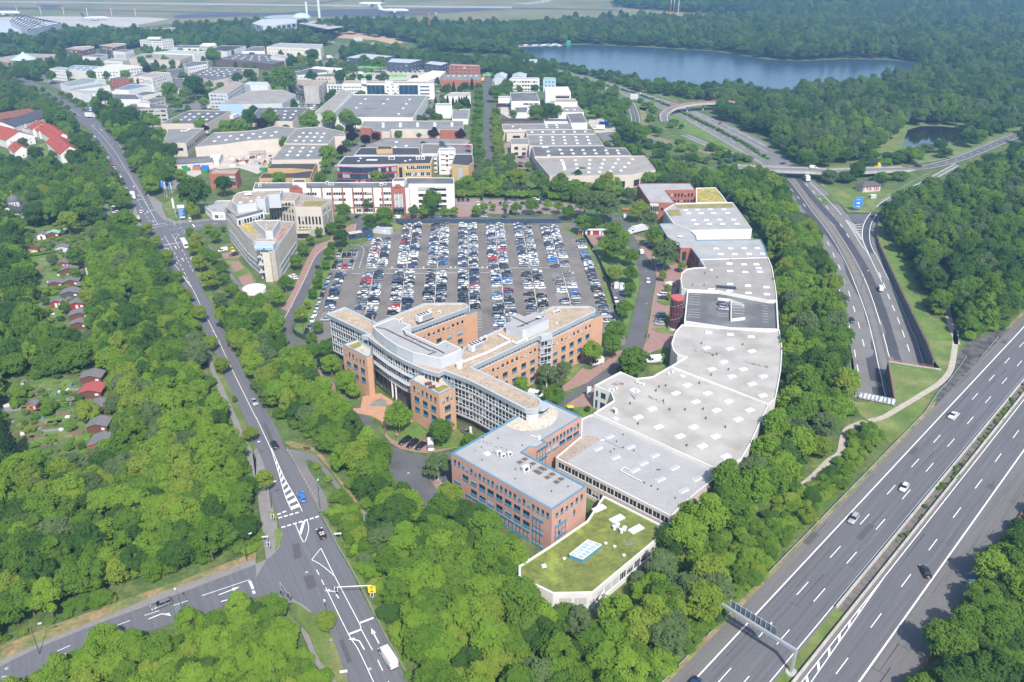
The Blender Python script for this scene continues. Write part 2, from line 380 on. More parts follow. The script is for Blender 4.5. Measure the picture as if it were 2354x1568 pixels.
def rlg(parent,P,z0,h,m,rails=2,step=3.0,r=.06):
 Q=rsm(P,step)
 if len(Q)<2:Q=[Vec(P[0]),Vec(P[-1])]
 mb=MB()
 for p in Q:mb.tube((p.x,p.y,z0),(p.x,p.y,z0+h),r,n=4)
 mb.bld('posts',m,parent)
 mb=MB()
 for k in rG_(rails):
  z=z0+h*(1-k*.45)
  for a,b in zip(Q,Q[1:]):mb.tube((a.x,a.y,z),(b.x,b.y,z),r*.9,n=4)
 mb.bld('rail',m,parent)
flt('meadow',G('V','-200,-120 -200,70 60,68 130,63 330,62 380,56 590,52 700,48 820,52 950,48 1100,50 1230,50 1480,44 1700,36 1775,36 1850,32 1775,24 1600,14 1420,2 1400,-120'),.012,MEADOW)
DKS=mat('taxiway_asphalt',(.075,.078,.09),.9,.2,.02);RWY=mat('runway_concrete',(.32,.31,.3),.9,.08,.01);APR=mat('apron_concrete',(.4,.375,.34),.9,.1,.01)
flt('runway',G('V','-200,-.5 0,5.5 590,12.8 1176,19.5 1176,15.5 590,9.5 0,2.5 -200,-3'),.03,RWY)
flt('taxiway',G('V','-200,22 0,22 90,23 300,27 590,33 830,36 1000,32 1176,21 1300,23 1420,25 1420,22 1176,17.5 1000,20 760,22 640,30 590,29.5 300,24.5 120,20 150,12 80,10 100,18 -200,17'),.022,DKS)
flt('taxiway',G('V','400,43 600,38 720,38 830,40 1000,35 1000,32 830,34 590,31.5 450,31.5 400,36'),.024,DKS)
flt('taxiway',G('V','690,12 770,.5 780,-.5 800,-.5 712,12'),.026,DKS)
flt('apron',G('V','-200,45 0,40 110,38 330,40 390,43.5 350,52 310,58 330,64 260,66 150,66 0,70 -200,70'),.028,APR)
flt('taxiway',G('V','1176,8 1210,7 1245,3 1240,-2 1200,-4 1215,-10 1290,-10 1260,5 1210,10.5'),.026,RWY)
flt('meadow',G('V','0,100 60,96 145,97 140,106 60,110 0,112'),.014,LWG)
flt('bare_ground',G('V','750,75 790,71 860,75 950,88 945,97 900,101 860,92 780,88 760,83'),.014,SOIL)
flt('lake',G('V','1186,107 1234,106 1350,103 1500,110 1640,118 1764,137 1840,141 1940,136 2040,138 2140,148 2130,160 2060,178 1950,200 1800,205 1700,208 1600,204 1500,196 1420,180 1340,166 1260,147 1200,130'),.02,WATER,ex=1)
flt('pond',G('K30','1285,1195 1400,1162 1600,1162 1780,1186 1895,1235 1760,1285 1550,1345 1400,1350 1235,1345 1255,1270'),.05,PONDW,ex=1)
flt('meadow',G('K30','420,1520 430,1400 560,1370 860,1330 1000,1290 1080,1180 1180,1120 1400,1100 1700,1105 1900,1150 2050,1200 2354,1140 2354,1210 2000,1340 1600,1470 1300,1520 700,1540'),.02,LW_)
flt('meadow',G(K31,'440,85 560,160 860,150 1080,170 1200,190 1060,290 950,390 730,390 640,280 540,190'),.02,LW_,ex=1)
flt(Q1,G(K20,'545,880 640,870 720,930 860,960 880,1110 740,1110 700,1080 640,990'),.02,LWG)
flt(Ji,G(K20,'850,790 1100,860 1290,960 1350,1000 1250,1030 1180,1010 1060,900'),.02,LW_)
flt(Ji,G(K20,'1170,980 1230,1000 1250,1190 1400,1280 1800,1380 1870,1400 1800,1420 1400,1310 1230,1250 1190,1150'),.02,DRYG)
flt(Ji,G(K20,'1430,1040 1600,1080 2300,1490 2100,1420 1700,1250 1480,1180'),.018,LWG)
flt(Ji,G(K20,'1040,780 1200,820 1500,920 1540,945 1400,900 1300,870'),.022,DRYG)
flt('meadow',G(K31,'1045,400 1005,520 1010,640 1110,840 1215,1050 1345,1310 1475,1568 1740,1568 1680,1430 1480,1330 1290,930 1190,760 1080,640 1065,500'),.02,LWG,ex=1)
flt('meadow',G('K32','1475,0 1540,185 1600,268 1110,212 1172,592 800,560 640,478 700,560 870,690 940,745 1120,940 1300,800 1640,420 1830,150 1780,160 1740,0'),.02,LW_,ex=1)
NV,UV_=Vec((.7266,-.6870,0)),Vec((.6870,.7266,0))
def R1(n,u,z=.0):return NV*n+UV_*u+Vec((0,0,z))
def streak(name,col,ang,var=.25):
 m=mat(name,col,.88,var,.8,fine=.08,fs_=1.5,sr_=(.02,.9,1))
 for nd in list(m.node_tree.nodes):
  if nd.type=='MAPPING':
   pre=m.node_tree.nodes.new('ShaderNodeMapping');pre.inputs['Rotation'].default_value=(0,0,-ang)
   src=nd.inputs[0].links[0].from_socket;m.node_tree.links.new(src,pre.inputs[0]);m.node_tree.links.new(pre.outputs[0],nd.inputs[0])
 return m
A1=atan2(UV_.y,UV_.x)
LANE1=streak('motorway_lane',(.108,.107,.114),A1,.2);LANE2=streak('motorway_shoulder',(.132,.125,.12),A1,.12)
def r1s(name,na,nb,z,m,u0=20,u1=720):
 mb=MB();us=[u0+(u1-u0)*i/20 for i in rG_(21)]
 mb.ribbon([R1(nb,u,z)for u in us],[R1(na,u,z)for u in us]);return mb.bld(name,m,kd_=Jf)
r1s('motorway',-62.4,-25.6,.03,LANE2);r1s('motorway_lanes',-58.9,-47.0,.036,LANE1);r1s('motorway_lanes',-42.4,-33.4,.036,LANE1)
r1s(Ji,-63.6,-62.3,.026,DRYG);r1s(Ji,-25.7,-23.5,.026,DRYG)
xcl([R1(-63.5,-100),R1(-63.5,760),R1(-25.0,760),R1(-25.0,-100)])
flt('hard_standing',[R1(-62.2,268),R1(-66.5,285),R1(-69.5,305),R1(-70,330),R1(-66,345),R1(-62.2,352)],.028,mat('old_asphalt',(.1,.095,.09),.9,.3,.3,col2=(.05,.047,.043),thr=(.45,.6)),ex=1)
mb=MB()
def r1l(n,wd,u0=20,u1=720):
 us=[u0+(u1-u0)*i/20 for i in rG_(21)];mb.ribbon([R1(n+wd/2,u,.041)for u in us],[R1(n-wd/2,u,.041)for u in us])
r1l(-58.8,.3);r1l(-47.1,.2);r1l(-42.3,.2);r1l(-33.6,.34)
for n,q in((-54.9,(2047.5,1125.5)),(-51.0,(2082.3,1136.3)),(-38.0,(2141.5,1251.1))):
 uc=gv(*q).dot(UV_);u=uc-3-18*int((uc-20)/18)
 while u<700:
  mb.ribbon([R1(n+.1,u,.041),R1(n+.1,u+6,.041)],[R1(n-.1,u,.041),R1(n-.1,u+6,.041)]);u+=18
for i in rG_(14):
 u=90+i*5.4;wdt=.036*(176-u)
 if wdt>.3:mb.ribbon([R1(-42.3,u+2.2,.0425),R1(-42.3,u+1.2,.0425)],[R1(-42.3+wdt,u-1.2,.0425),R1(-42.3+wdt,u-.2,.0425)][::-1])
mb.ribbon([R1(-39.2,90,.042),R1(-42.2,176,.042)],[R1(-39.4,90,.042),R1(-42.4,176,.042)])
mb.bld('motorway_markings',WH,kd_=Jf)
r1s('central_reserve',-46.2,-43.6,.04,mat('reserve_gravel',(.13,.115,.1),.95,.35,.4,fine=.2),158,720)
r1s(Ji,-46.4,-43.6,.04,LW_,20,158)
for nm,n,a,b in(('between the near lanes and the planted reserve',-46.3,158,720),('along the far side of the planted reserve',-43.5,20,720)):
 mb=MB();m_=60
 for i in rG_(m_):
  u,v_=a+(b-a)*i/m_,a+(b-a)*(i+1)/m_-.03
  q=[R1(n-.28,u),R1(n+.28,u),R1(n+.12,u),R1(n-.12,u)];r=[R1(n-.28,v_),R1(n+.28,v_),R1(n+.12,v_),R1(n-.12,v_)]
  zz=(.03,.03,.95,.95)
  P=[Vec((*q[k].xy,zz[k]))for k in rG_(4)];Q=[Vec((*r[k].xy,zz[k]))for k in rG_(4)]
  for k,l in((1,2),(2,3),(3,0)):mb.face([P[k],Q[k],Q[l],P[l]])
  mb.face(P[::-1]);mb.face(Q)
 tag(mb.bld('concrete_barrier',CN),'pale concrete crash barrier '+nm+' of the straight motorway','barrier')
tm=MB()
for i in rG_(70):
 n_,u_,l_=rnd.choice((-61,-57,-53,-49,-40.5,-36,-31,-28.5))+rnd.uniform(-.9,.9),rnd.uniform(110,420),rnd.uniform(4,26)
 tm.ribbon([R1(n_+.08,u_,.0395),R1(n_+.08+rnd.uniform(-.2,.2),u_+l_,.0395)],[R1(n_-.04,u_,.0395),R1(n_-.06,u_+l_,.0395)])
 if i%5==0:tm.ribbon([R1(n_+1.2,u_,.0394),R1(n_+1.2,u_+.16,.0394)],[R1(n_-1.8,u_,.0394),R1(n_-1.8,u_+.16,.0394)])
 if i%9==0:tm.ribbon([R1(n_+.9,u_,.0388),R1(n_+.9,u_+l_*.5,.0388)],[R1(n_-.9,u_,.0388),R1(n_-.9,u_+l_*.5,.0388)],1)
tm.bld('tar_seams',[mat('tar',(.05,.05,.053),.8),mat('patched_asphalt',(.082,.08,.083),.9,.1,.5)],kd_=Jf)
R2L=G(K20,'-500,590 0,600 330,655 600,720 860,800 1060,890 1300,975 1600,1100 1900,1275 2300,1520')
asl=[p for p in sml(R2L,4)]
flt('motorway',G(K10,'520,358 700,395 1000,425 1300,455 1560,470')[::1]+G(K20,'0,580 300,622 500,660 700,706 900,765 1200,860 1500,945 1640,1000 2000,1145 2354,1320')+G('K30',[(0,1345),(220,1500)])+G(K31,'300,40 300,80 100,20')+G(K20,'2280,1520 1880,1270 1580,1095 1290,978 1050,885 850,795 600,725 330,665 90,625')+G(K10,'1800,570 1500,485 1200,470 900,430 560,385'),.03,APL,ex=1)
r2l=T(K31,D_('95,15 140,100 190,190 290,380 400,560 520,740 580,900 640,1080 690,1270 730,1440 745,1568'))+T('K32',D_('785,200 800,400 800,560'))
r2r=T(K31,D_('400,90 470,140 540,195 720,395 770,470 862,600 1000,770 1055,890 1205,1190 1310,1430 1365,1560'))+T('K32',D_('1400,120 1450,245 1500,500'))
mb=MB();mb.ribbon(r2l[:3],r2r[:3]);L_=sml(r2l[2:],4);R_=sml(r2r[2:],4)
L_=rsm(L_,(sum((a-b).length for a,b in zip(L_,L_[1:])))/60);R_=rsm(R_,(sum((a-b).length for a,b in zip(R_,R_[1:])))/60)
k=min(len(L_),len(R_));mb.ribbon(L_[:k],R_[:k])
for i,v_ in eN_(mb.v):mb.v[i]=(v_[0],v_[1],v_[2]+.03)
mb.bld('motorway',APL,kd_=Jf);xcl([p for p in r2l]+[p for p in r2r][::-1])
ML=T(K31,D_('165,60 250,160 400,370 560,580 700,820 800,1050 900,1320 965,1568'))+T('K32',D_('1000,160 1040,340 1075,500 1090,600'))
MR=T(K31,D_('230,60 350,220 480,370 600,510 750,740 870,960 975,1230 1075,1568'))+T('K32',D_('1100,100 1130,200 1160,330'))
mls,mrs=sml(ML),sml(MR)
stp('dark_lane',mls,3.9,.036,ASPHD,off=2.1)
stp('dark_lane',mrs,3.9,.036,ASPHD,off=-2.1)
mb=MB();mb.ribbon([p+Vec((0,0,.05))for p in rsm(mrs,6)][:28],[p+Vec((0,0,.05))for p in rsm(mls,6)][:28])
mb.bld('central_reserve',mat('reserve_paving',(.17,.155,.135),.95,.2,.4,fine=.2),kd_=Jf)
r2m=MB();stp('',mls,.25,.044,None,obj=r2m);stp('',mrs,.25,.044,None,obj=r2m)
for L in(D_('205,170 275,248 343,335 407,427 468,525 530,628 645,868 697,1000 748,1140 797,1295 845,1465 890,1650'),D_('340,122 417,197 490,278 563,365 634,455 704,556 770,663 837,778 903,903 965,1037 1027,1180 1087,1335 1145,1505 1205,1690'),D_('640,1070 680,1170 705,1270 735,1390 760,1500 785,1610 808,1740 830,1860 852,2020'),D_('1020,940 1060,1040 1115,1180 1155,1275 1198,1380 1238,1490 1280,1610 1320,1725')):
 dsh(r2m,sml(T(K31,L),6),6,6 if len(L)==9 or len(L)==8 else 9.5,.28,.044)
er=sml(T(K31,D_('385,110 600,325 705,450 780,560 860,690 915,760 985,900 1045,1025')));stp('',er,.25,.044,None,obj=r2m)
er=sml(T(K31,D_('985,755 1050,890 1200,1190 1300,1430 1360,1560'))+T('K32',[(1440,245)]));stp('',er,.16,.044,None,obj=r2m)
RA=T(K31,D_('1000,770 960,680 952,560 975,470 1035,375 1145,288 1330,185 1545,75'))+G('K30',[(1560,1640),(1780,1515)])
RB=T(K31,D_('915,760 862,640 860,540 885,465 930,398 1000,325 1100,250 1270,170 1480,70'))+G('K30',[(1500,1622),(1740,1490)])
rs=sml(RA,5);rb=sml(RB,5);mb=MB();rs=rsm(rs,sum((a-b).length for a,b in zip(rs,rs[1:]))/40);rb=rsm(rb,sum((a-b).length for a,b in zip(rb,rb[1:]))/40)
k=min(len(rs),len(rb));mb.ribbon([p+Vec((0,0,.034))for p in rb[:k]],[p+Vec((0,0,.034))for p in rs[:k]]);mb.bld('slip_road',APL,kd_=Jf);xcl(rs[:k]+rb[:k][::-1])
mb=MB();mb.ribbon([p.lerp(q,.12)+Vec((0,0,.038))for p,q in zip(rb[:18],rs[:18])],[p.lerp(q,.95)+Vec((0,0,.038))for p,q in zip(rb[:18],rs[:18])]);mb.bld('dark_lane',ASPHD,kd_=Jf)
stp('',[p.lerp(q,.09)for p,q in zip(rb,rs)],.3,.044,None,obj=r2m);stp('',[p.lerp(q,.8)for p,q in zip(rb,rs)],.3,.044,None,obj=r2m)
mb=MB();mb.poly(T(K31,D_('722,398 925,398 880,475 866,530 863,500 770,478'),.04));mb.bld('gore_paving',ASPH,kd_=Jf)
for i in rG_(7):
 y=455+i*27;xl=706+(y-455)*.83;xr=869-(i*.8);xm=(xl+xr)/2+8;ym=y+(44-4*i)
 for a,b in(((xl,y),(xm,ym)),((xm,ym),(xr,y+38-3*i))):
  A,B=T(K31,[a,b]);stp('',[A,B],.45,.046,None,obj=r2m)
r2m.bld('motorway_markings',WH,kd_=Jf)
NRS=G(K20,'150,630 400,690 620,735 840,785 1000,825 1200,885 1400,960 1480,1000 1620,1065 1800,1155 2000,1255 2200,1370 2354,1470')
stp('central_reserve',sml(NRS,4),4.5,.036,LW_)
nm=MB()
for L in(D_('0,585 300,628 700,713 1100,835 1500,955'),D_('1560,985 1750,1060 2050,1195 2354,1355'),D_('840,795 1050,880 1300,972'),D_('1600,1095 1900,1268 2300,1505'),D_('850,770 1200,880 1470,970'),[(700,735),(850,775)],D_('1640,1030 2000,1210 2354,1400')):
 stp('',sml(G(K20,L),4),.25,.04,None,obj=nm)
for L in(D_('100,600 500,675 900,785 1200,875 1500,970'),D_('860,790 1060,865 1330,965'),D_('1680,1120 1900,1235 2300,1455'),D_('1700,1055 2000,1180 2354,1360')):
 dsh(nm,sml(G(K20,L),4),6,12,.25,.04)
nm.bld('motorway_markings',WH,kd_=Jf)
sl=sml(G(K20,'1020,890 1080,950 1120,1030 1135,1100 1140,1180 1180,1240 1280,1290 1450,1340'),6);stp('slip_road',sl,8.0,.032,ASPH,ex=1)
mk=MB();stp('',sl,.25,.038,None,off=-3.3,obj=mk);stp('',sl,.25,.038,None,off=3.3,obj=mk);dsh(mk,sl,3,5,.22,.038);
sl2=sml(G(K20,'1580,1240 1700,1290 1850,1355 2020,1415'),5);stp('slip_road',sl2,7.0,.032,APL,ex=1);stp('',sl2,.25,.038,None,off=-2.8,obj=mk);stp('',sl2,.25,.038,None,off=2.8,obj=mk)
rr=sml([g1('K30',1280,1552),g1('K30',1500,1528),g1('K30',1750,1462),g1('K30',1950,1385),g1('K30',2150,1300),g1('K30',2354,1222),g1('K30',2600,1120)],6)
stp('slip_road',rr,8.5,.033,ASPH,ex=1);stp('',rr,.25,.039,None,off=-3.6,obj=mk);stp('',rr,.25,.039,None,off=3.4,obj=mk);dsh(mk,rr,4,8,.2,.039)
mk.bld('road_markings',WH,kd_=Jf)
MLD=D_('815,1600 800,1568 761,1455 725.5,1413 700.5,1390.6 675.5,1378 638,1367 588,1372 527,1388 475,1408 410,1427 275,1476 62,1561 -100,1630 -100,1574 0,1532 90,1488 185,1449 220,1435.6 342,1390.6 405,1367 500,1330.6 588,1298 612,1286 630,1272 643,1256 648,1240 639,1190 625,1152 609,1105 597,1062 584,1021 560,959 532,901 514,860 495,814 478,777 462,742 435,692 410,652 385,609 366,580 345,548 325,517 310,485 295,454 280,420 265,392 250,355 231,325 208,300 188,285 168,272 152,256 136,242 105,217 80,201 25,181 -60,155')
MRD=D_('-60,146 25,172 85,192 118,212 150,230 178,246 205,262 228,280 272,332 300,388 312,404 340,454 360,490 375,506 400,513 450,508 540,494 545,512 475,525 435,533 420,541 420,555 432,582 445,617 467,667 495,722 527,784 556,845 588,909 612,945 636,984 656,1034 696,1101 715,1145 733,1181 763,1233 806,1316 853,1408 898,1486 937,1568 955,1600')
MROAD=[gv(*p)for p in MLD+MRD]
flt('road',MROAD,.03,streak('road_asphalt',(.118,.118,.13),radians(118),.14),ex=1)
rm=MB()
def px(reg,pts,wd=.16,sm=1):
 P=G(reg,pts);stp('',sml(P,4)if sm and len(P)>2 else P,wd,.036,None,obj=rm)
def pd(reg,pts,on=3,gap=6,wd=.18):dsh(rm,sml(G(reg,pts),4)if len(pts)>2 else rsm(G(reg,pts),.5),on,gap,wd,.036)
px(K13,'1080,1568 940,1270 850,1130 640,700');pd(K13,[(625,675),(520,465)],2,2);px(K13,'1070,1275 965,1080 945,1020 720,590 597,338');px(K13,[(597,338),(512,445)]);px(K13,'512,445 580,480 660,540 720,595')
px(K13,[(948,1028),(1080,978)],.5);px(K13,[(850,1130),(968,1085)],.5);px(K13,[(1118,1365),(1165,1465)]);px(K13,[(1215,1560),(1240,1620)])
px(K13,'360,112 435,280 470,220 484,150 470,85');px(K13,[(440,92),(405,212)],.7)
for L in([(235,148),(580,45)],[(205,62),(420,0)],[(195,30),(320,-20)]):pd(K13,L,1,.8,.5)
for L in([(62,470),(190,765)],[(175,390),(210,465)],[(240,530),(345,795)]):pd(K13,L,.6,.6,.5)
px(K12,'0,700 130,980 165,1080 210,1220 250,1370 290,1480 330,1560');px(K12,'140,985 190,1100 250,1240 310,1350 380,1470 425,1568')
HL_,HR_=rsm(sml(G(K12,'165,1080 210,1220 250,1370 290,1480 330,1565'),4),.25),rsm(sml(G(K12,'165,1050 190,1100 250,1240 310,1350 380,1470 425,1568'),4),.25)
for i in rG_(9):
 t=.14+i*.1;f=lambda P,s:P[int(min(max(s,0),1)*(len(P)-1))]
 a,b,c_,e=f(HL_,t+.05),f(HL_,t+.005),f(HR_,t-.055),f(HR_,t-.01);rm.face([p+Vec((0,0,.0365))for p in(a,e,c_,b)])
px('K02','2354,710 2230,460 2110,215 2010,0');px(K01,'2010,1568 1900,1350 1850,1255 1770,1090 1690,980 1595,850');px(K01,[(1770,1090),(1690,985)]);pd(K01,'1765,1080 1650,850 1590,730',3,3);pd(K01,[(1775,930),(1660,700)],3,3);px(K01,[(1585,730),(1510,600)]);px(K01,[(1650,715),(1580,590)]);px(K01,[(1495,690),(1665,662)],.5);px(K01,'1580,590 1645,585 1620,620 1612,650')
px(K01,'1450,495 1350,320 1290,215');px(K01,[(1395,505),(1450,495)],.4);px(K01,[(1290,215),(1160,0)]);pd(K01,'1360,320 1240,110 1180,0',2,4);pd(K01,'1380,470 1340,410 1250,250',3,4);px(K01,[(1250,272),(1315,265)],.4);px(K01,[(1380,370),(1440,360)],.4);pd(K01,[(1400,530),(1580,490)],1,.8,.4);pd(K01,[(1400,505),(1545,480)],1,.8,.4);px(K01,[(1770,495),(1790,522)],.6);pd(K01,[(1800,510),(2060,480)],3,5);px(K01,[(1550,547),(1660,530)]);px(K01,[(1660,505),(1670,530)])
px(K00,'1160,1568 1060,1400 950,1260 880,1190 830,1155');pd(K00,'1130,1568 1000,1400 900,1260',3,5);pd(K00,'900,1160 940,1200 1010,1290',3,4);px(K00,[(830,1155),(880,1145)]);px(K00,[(640,1000),(750,1075)])
px('K03',[(1330,957),(1465,912)]);px('K03',[(1057,1055),(1195,1003)]);px('K03',[(1595,865),(1728,820)]);px('K03',[(525,1285),(645,1232)]);px('K03',[(217,1560),(325,1510)]);px('K03',[(1855,775),(2295,628)]);px('K03',[(2295,640),(2325,712)],.6);px('K03',[(2325,730),(2340,755)],.6);px('K03',[(15,1525),(60,1512)])
for reg,x,y,x2,y2,t in((K13,760,800,690,690,1),(K13,995,1270,915,1130,1),(K13,1130,1215,1058,1075,0),('K03',1365,990,1575,905,-1),('K03',2010,768,2205,692,0),('K03',2030,830,2230,772,-1),('K03',505,1365,655,1295,0),(K01,1625,725,1605,695,0),(K01,1690,835,1670,805,0),(K01,1760,825,1740,795,-1),(K01,1635,860,1605,830,1),(K01,1555,735,1535,708,1),(K01,1235,160,1225,140,0),(K01,1280,240,1270,222,0),(K01,1350,370,1360,390,0),(K01,1405,460,1415,475,0),(K01,1495,640,1485,622,1),(K00,870,1165,850,1150,0),(K00,940,1205,925,1190,0)):
 A,B=g1(reg,x,y),g1(reg,x2,y2);arrow(rm,(A+B)/2,B-A,.037,L=max(3.2,min((B-A).length,6)),turn=t)
rm.bld('road_markings',WH,kd_=Jf)
mp=MB()
for reg,pts in((K13,D_('430,600 520,580 560,690 480,720')),(K13,D_('760,1180 800,1170 880,1380 840,1400')),(K12,D_('60,760 90,750 200,1000 170,1010')),(K13,D_('330,300 400,290 420,420 350,440')),(K12,D_('1230,1110 1330,1100 1340,1125 1290,1135 1350,1160 1300,1185 1240,1170')),(K12,D_('1470,1160 1500,1145 1540,1165 1500,1180'))):mp.poly(G(reg,pts,.0352),None)
for reg,x,y in((K13,465,560),(K13,1045,1448),('K03',60,1445),(K12,1400,1215),(K11,465,972),(K11,330,1250),(K21,1230,925),(K21,1235,1225)):p=g1(reg,x,y);mp.cyl(p.x,p.y,.4,.036,.042,10,1)
mp.bld('road_patches',[mat('patched_asphalt',(.082,.08,.083)),CN],kd_=Jf)
def slb(name,pts,h,m,ex=1,kd_=Jf):
 mb=MB();mb.prism(pts,.0,h,0);o=mb.bld(name,m,kd_=kd_)
 if ex:xcl(pts)
 return o
slb('pavement',G('K03','0,1425 360,1250 740,1095 880,1040 1370,860 1620,765 2000,620 2351,490 2351,440 2000,565 1620,700 1370,800 820,1030 500,1150 250,1265 0,1372'),.13,PV)
flt(Ji,G('K03','0,1372 250,1265 500,1150 820,1025 1370,795 1620,700 2000,565 2351,440 2351,375 2200,430 1700,620 1340,740 1000,860 700,970 400,1080 0,1240'),.02,DRYG,ex=1)
slb('pavement',G('K02','1840,0 1900,180 1980,380 2040,560 2120,700 2180,860 2240,1000 2320,1200 2354,1290 2354,1090 2290,960 2230,830 2170,690 2110,560 2050,420 1980,280 1930,130 1880,0')+[],.1,PV)
flt(Ji,G('K02','1905,60 1985,280 2110,560 2230,830 2354,1095 2354,960 2250,740 2130,470 2060,330 1985,150'),.02,LW_,ex=1)
slb('pavement',G('V','588,1103 596,1170 604,1225 612,1286 588,1297 588,1330 612,1288 630,1273 644,1256 636,1200 626,1160 614,1110 606,1065 590,1030 580,1040'),.1,PV)
flt(Ji,G(K13,'95,0 165,75 200,60 160,0'),.11,LW_);flt(Ji,G(K13,'170,170 230,150 250,230 205,330 175,370'),.11,LW_)
flt(Ji,G(K12,'0,960 30,1040 90,1260 150,1470 160,1568 60,1568 40,1400 10,1200'),.02,LW_,ex=1)
slb('footpath',G(K13,'160,820 260,860 300,960 420,1060 490,1140 540,1280 600,1400 700,1500 740,1568 700,1568 600,1480 520,1380 470,1220 420,1110 330,1010 250,900 180,840'),.06,PV)
slb('footpath',G(K13,'200,770 330,800 440,860 520,930 480,920 400,860 330,830 260,870 170,820'),.05,PV)
flt(Ji,G(K13,'365,825 450,865 550,950 690,1120 880,1568 740,1568 600,1400 540,1270 490,1130 400,1000'),.02,LW_,ex=1)
slb('footpath',G('K03','1600,1130 1700,1070 1850,1015 1840,1060 1700,1090 1640,1150'),.05,PV)
slb('layby_pavement',G(K12,'270,990 440,1020 540,1045 590,1110 700,1240 800,1380 900,1500 970,1568 900,1568 800,1440 700,1310 600,1180 560,1120 480,1090 455,1110 500,1210 570,1310 640,1430 665,1540 650,1568 575,1568 430,1270 330,1080'),.08,APL)
flt(Ji,G(K12,'255,930 330,980 500,1000 600,1090 720,1240 840,1400 970,1568 1000,1568 860,1380 720,1200 620,1060 520,980 330,920'),.02,DRYG,ex=1)
flt(Ji,G(K13,'605,50 690,200 780,360 900,580 1070,920 1230,1230 1395,1540 1395,1440 1240,1150 1120,900 1030,700 900,500 800,330 700,140 640,40'),.02,LW_,ex=1)
slb('footpath',G(K13,'910,0 1000,90 1080,160 1150,240 1230,330 1240,300 1170,200 1090,100 1000,0'),.05,PV)
flt(Ji,G(K01,'1790,930 1900,1140 2100,1560 2130,1560 2000,1250 1930,1080 1850,920'),.02,LW_,ex=1)
slb('footpath',G(K01,'1920,680 2000,760 2080,880 2180,1010 2330,1200 2300,1210 2150,1030 2050,900 1980,790 1915,700'),.06,APL)
for P in(D_('2040,770 2140,740 2230,780 2190,800 2060,810'),D_('2110,840 2190,830 2250,900 2160,930'),D_('2190,985 2310,955 2330,1040 2230,1060')):slb(Q8,G(K01,P),.05,BKP)
flt(Q1,G(K01,'1950,690 2130,670 2200,800 2354,1010 2354,1200 2180,1000 2060,840'),.02,LW_,ex=1)
flt(Q1,G(K01,'1490,320 1660,210 1900,300 1920,450 1660,475 1560,440'),.02,LW_,ex=1)
slb('pavement',G(K01,'1360,250 1400,240 1500,310 1490,340 1530,430 1620,470 1800,462 2060,432 2060,445 1800,475 1610,490 1500,455 1430,380'),.1,PV)
slb('forecourt',G(K01,'1345,190 1640,170 1650,0 1560,0 1600,100 1480,180'),.04,PV)
slb('pavement',G(K00,'1215,1568 1170,1480 1090,1330 1050,1270 1100,1330 1160,1420 1240,1568'),.1,PV)
flt('bus_shelter_pavement',G(K01,'1240,330 1300,500 1340,600 1290,610 1250,520 1220,400'),.04,PV)
flt(Q2,G(K01,'895,305 990,310 1010,420 1060,440 1030,570 990,500 940,380'),.03,APL,ex=1)
flt('path',G(K01,'760,800 850,1030 820,1030 780,900'),.02,SAND,ex=1)
CPK=G('V','905,513 1337,513 1365,570 1400,640 1422,720 1440,790 1300,860 700,790 722,720 760,622 772,600 790,580 830,565 862,540')
flt('car_park',CPK,.03,LOTM,ex=1)
N1=G('V','790,497 1176,499 1425,497 1425,508 1176,509 822,511')
flt('road',N1,.028,ASPH,ex=1)
flt(Q8,G('V','1040,478 1080,480 1085,498 1040,499'),.026,BKP,ex=1);flt('car_park',G('V','1045,456 1190,460 1330,470 1350,492 1180,492 1050,490'),.024,mat('brick_car_park',(.25,.19,.165),.9,.2,.1),ex=1)
E2=G('V','813,505 818,517 805,534 778,552 748,564 728,579 716,599 706,624 683,674 663,709 640,747 650,775 672,815 700,850 740,890 780,930 820,985 866,1044 900,1091 963,1168 998,1176 1036,1097 1036,1039 978,1049 938,1041 900,1026 886,1016 870,1000 850,960 820,930 790,900 760,870 735,845 712,822 694,790 668,765 678,738 693,700 708,672 722,630 735,600 748,576 762,564 810,548 843,542 842,502')
flt('campus_road',E2,.034,ASPH,ex=1)
slb(Q8,G(K11,'890,490 920,500 905,550 870,585 760,645 660,695 600,735 540,800 490,900 440,1010 350,1190 290,1300 230,1270 300,1180 380,1010 430,900 480,790 545,690 680,640 690,610 800,580 830,520'),.1,BKP)
mb=MB();stp('',sml(G(K11,'915,490 905,550 870,588 760,648 660,698 600,738 540,803 490,905 440,1015 350,1195 280,1330 205,1440'),4),.35,.13,None,obj=mb);mb.bld('kerb',KERB,kd_=Jf)
flt(Q1,G(K11,'640,700 700,660 720,760 690,900 640,1010 560,1200 480,1400 430,1530 340,1500 400,1290 470,1130 540,960 600,840'),.036,LWG)
flt(Q1,G(K11,'1280,480 1360,490 1350,520 1230,590 1180,580 1060,600 1020,570 1010,520'),.036,LW_);flt(Ji,G(K11,'1290,488 2354,490 2354,502 1360,506'),.036,DRYG)
flt(Ji,G(K21,'430,490 640,560 720,700 830,860 900,1100 940,1240 880,1250 820,1000 730,800 640,660 560,600'),.036,LW_)
flt('orange_paving',G(K12,'980,510 1140,480 1240,540 1420,700 1450,760 1580,850 1560,870 1440,770 1200,780 1190,830 1150,740 1060,690 900,660 890,620 960,620'),.05,ORANGP,ex=1)
flt('stone_paving',G(K12,'1030,600 1070,560 1150,520 1200,560 1210,610 1120,600'),.056,PV)
slb(Q8,G(K12,'1180,870 1240,940 1320,990 1450,1020 1570,1030 1700,1015 1850,975 1840,960 1700,995 1640,985 1600,900 1500,900 1310,920 1230,890 1195,840'),.1,BKP)
flt(Q1,G(K12,'1195,830 1460,740 1580,860 1560,910 1310,935 1240,900'),.11,LWG,ex=1);flt(Q1,G(K12,'1650,1000 1640,940 1740,830 1840,810 1930,880 1900,950 1800,985'),.11,LWG,ex=1)
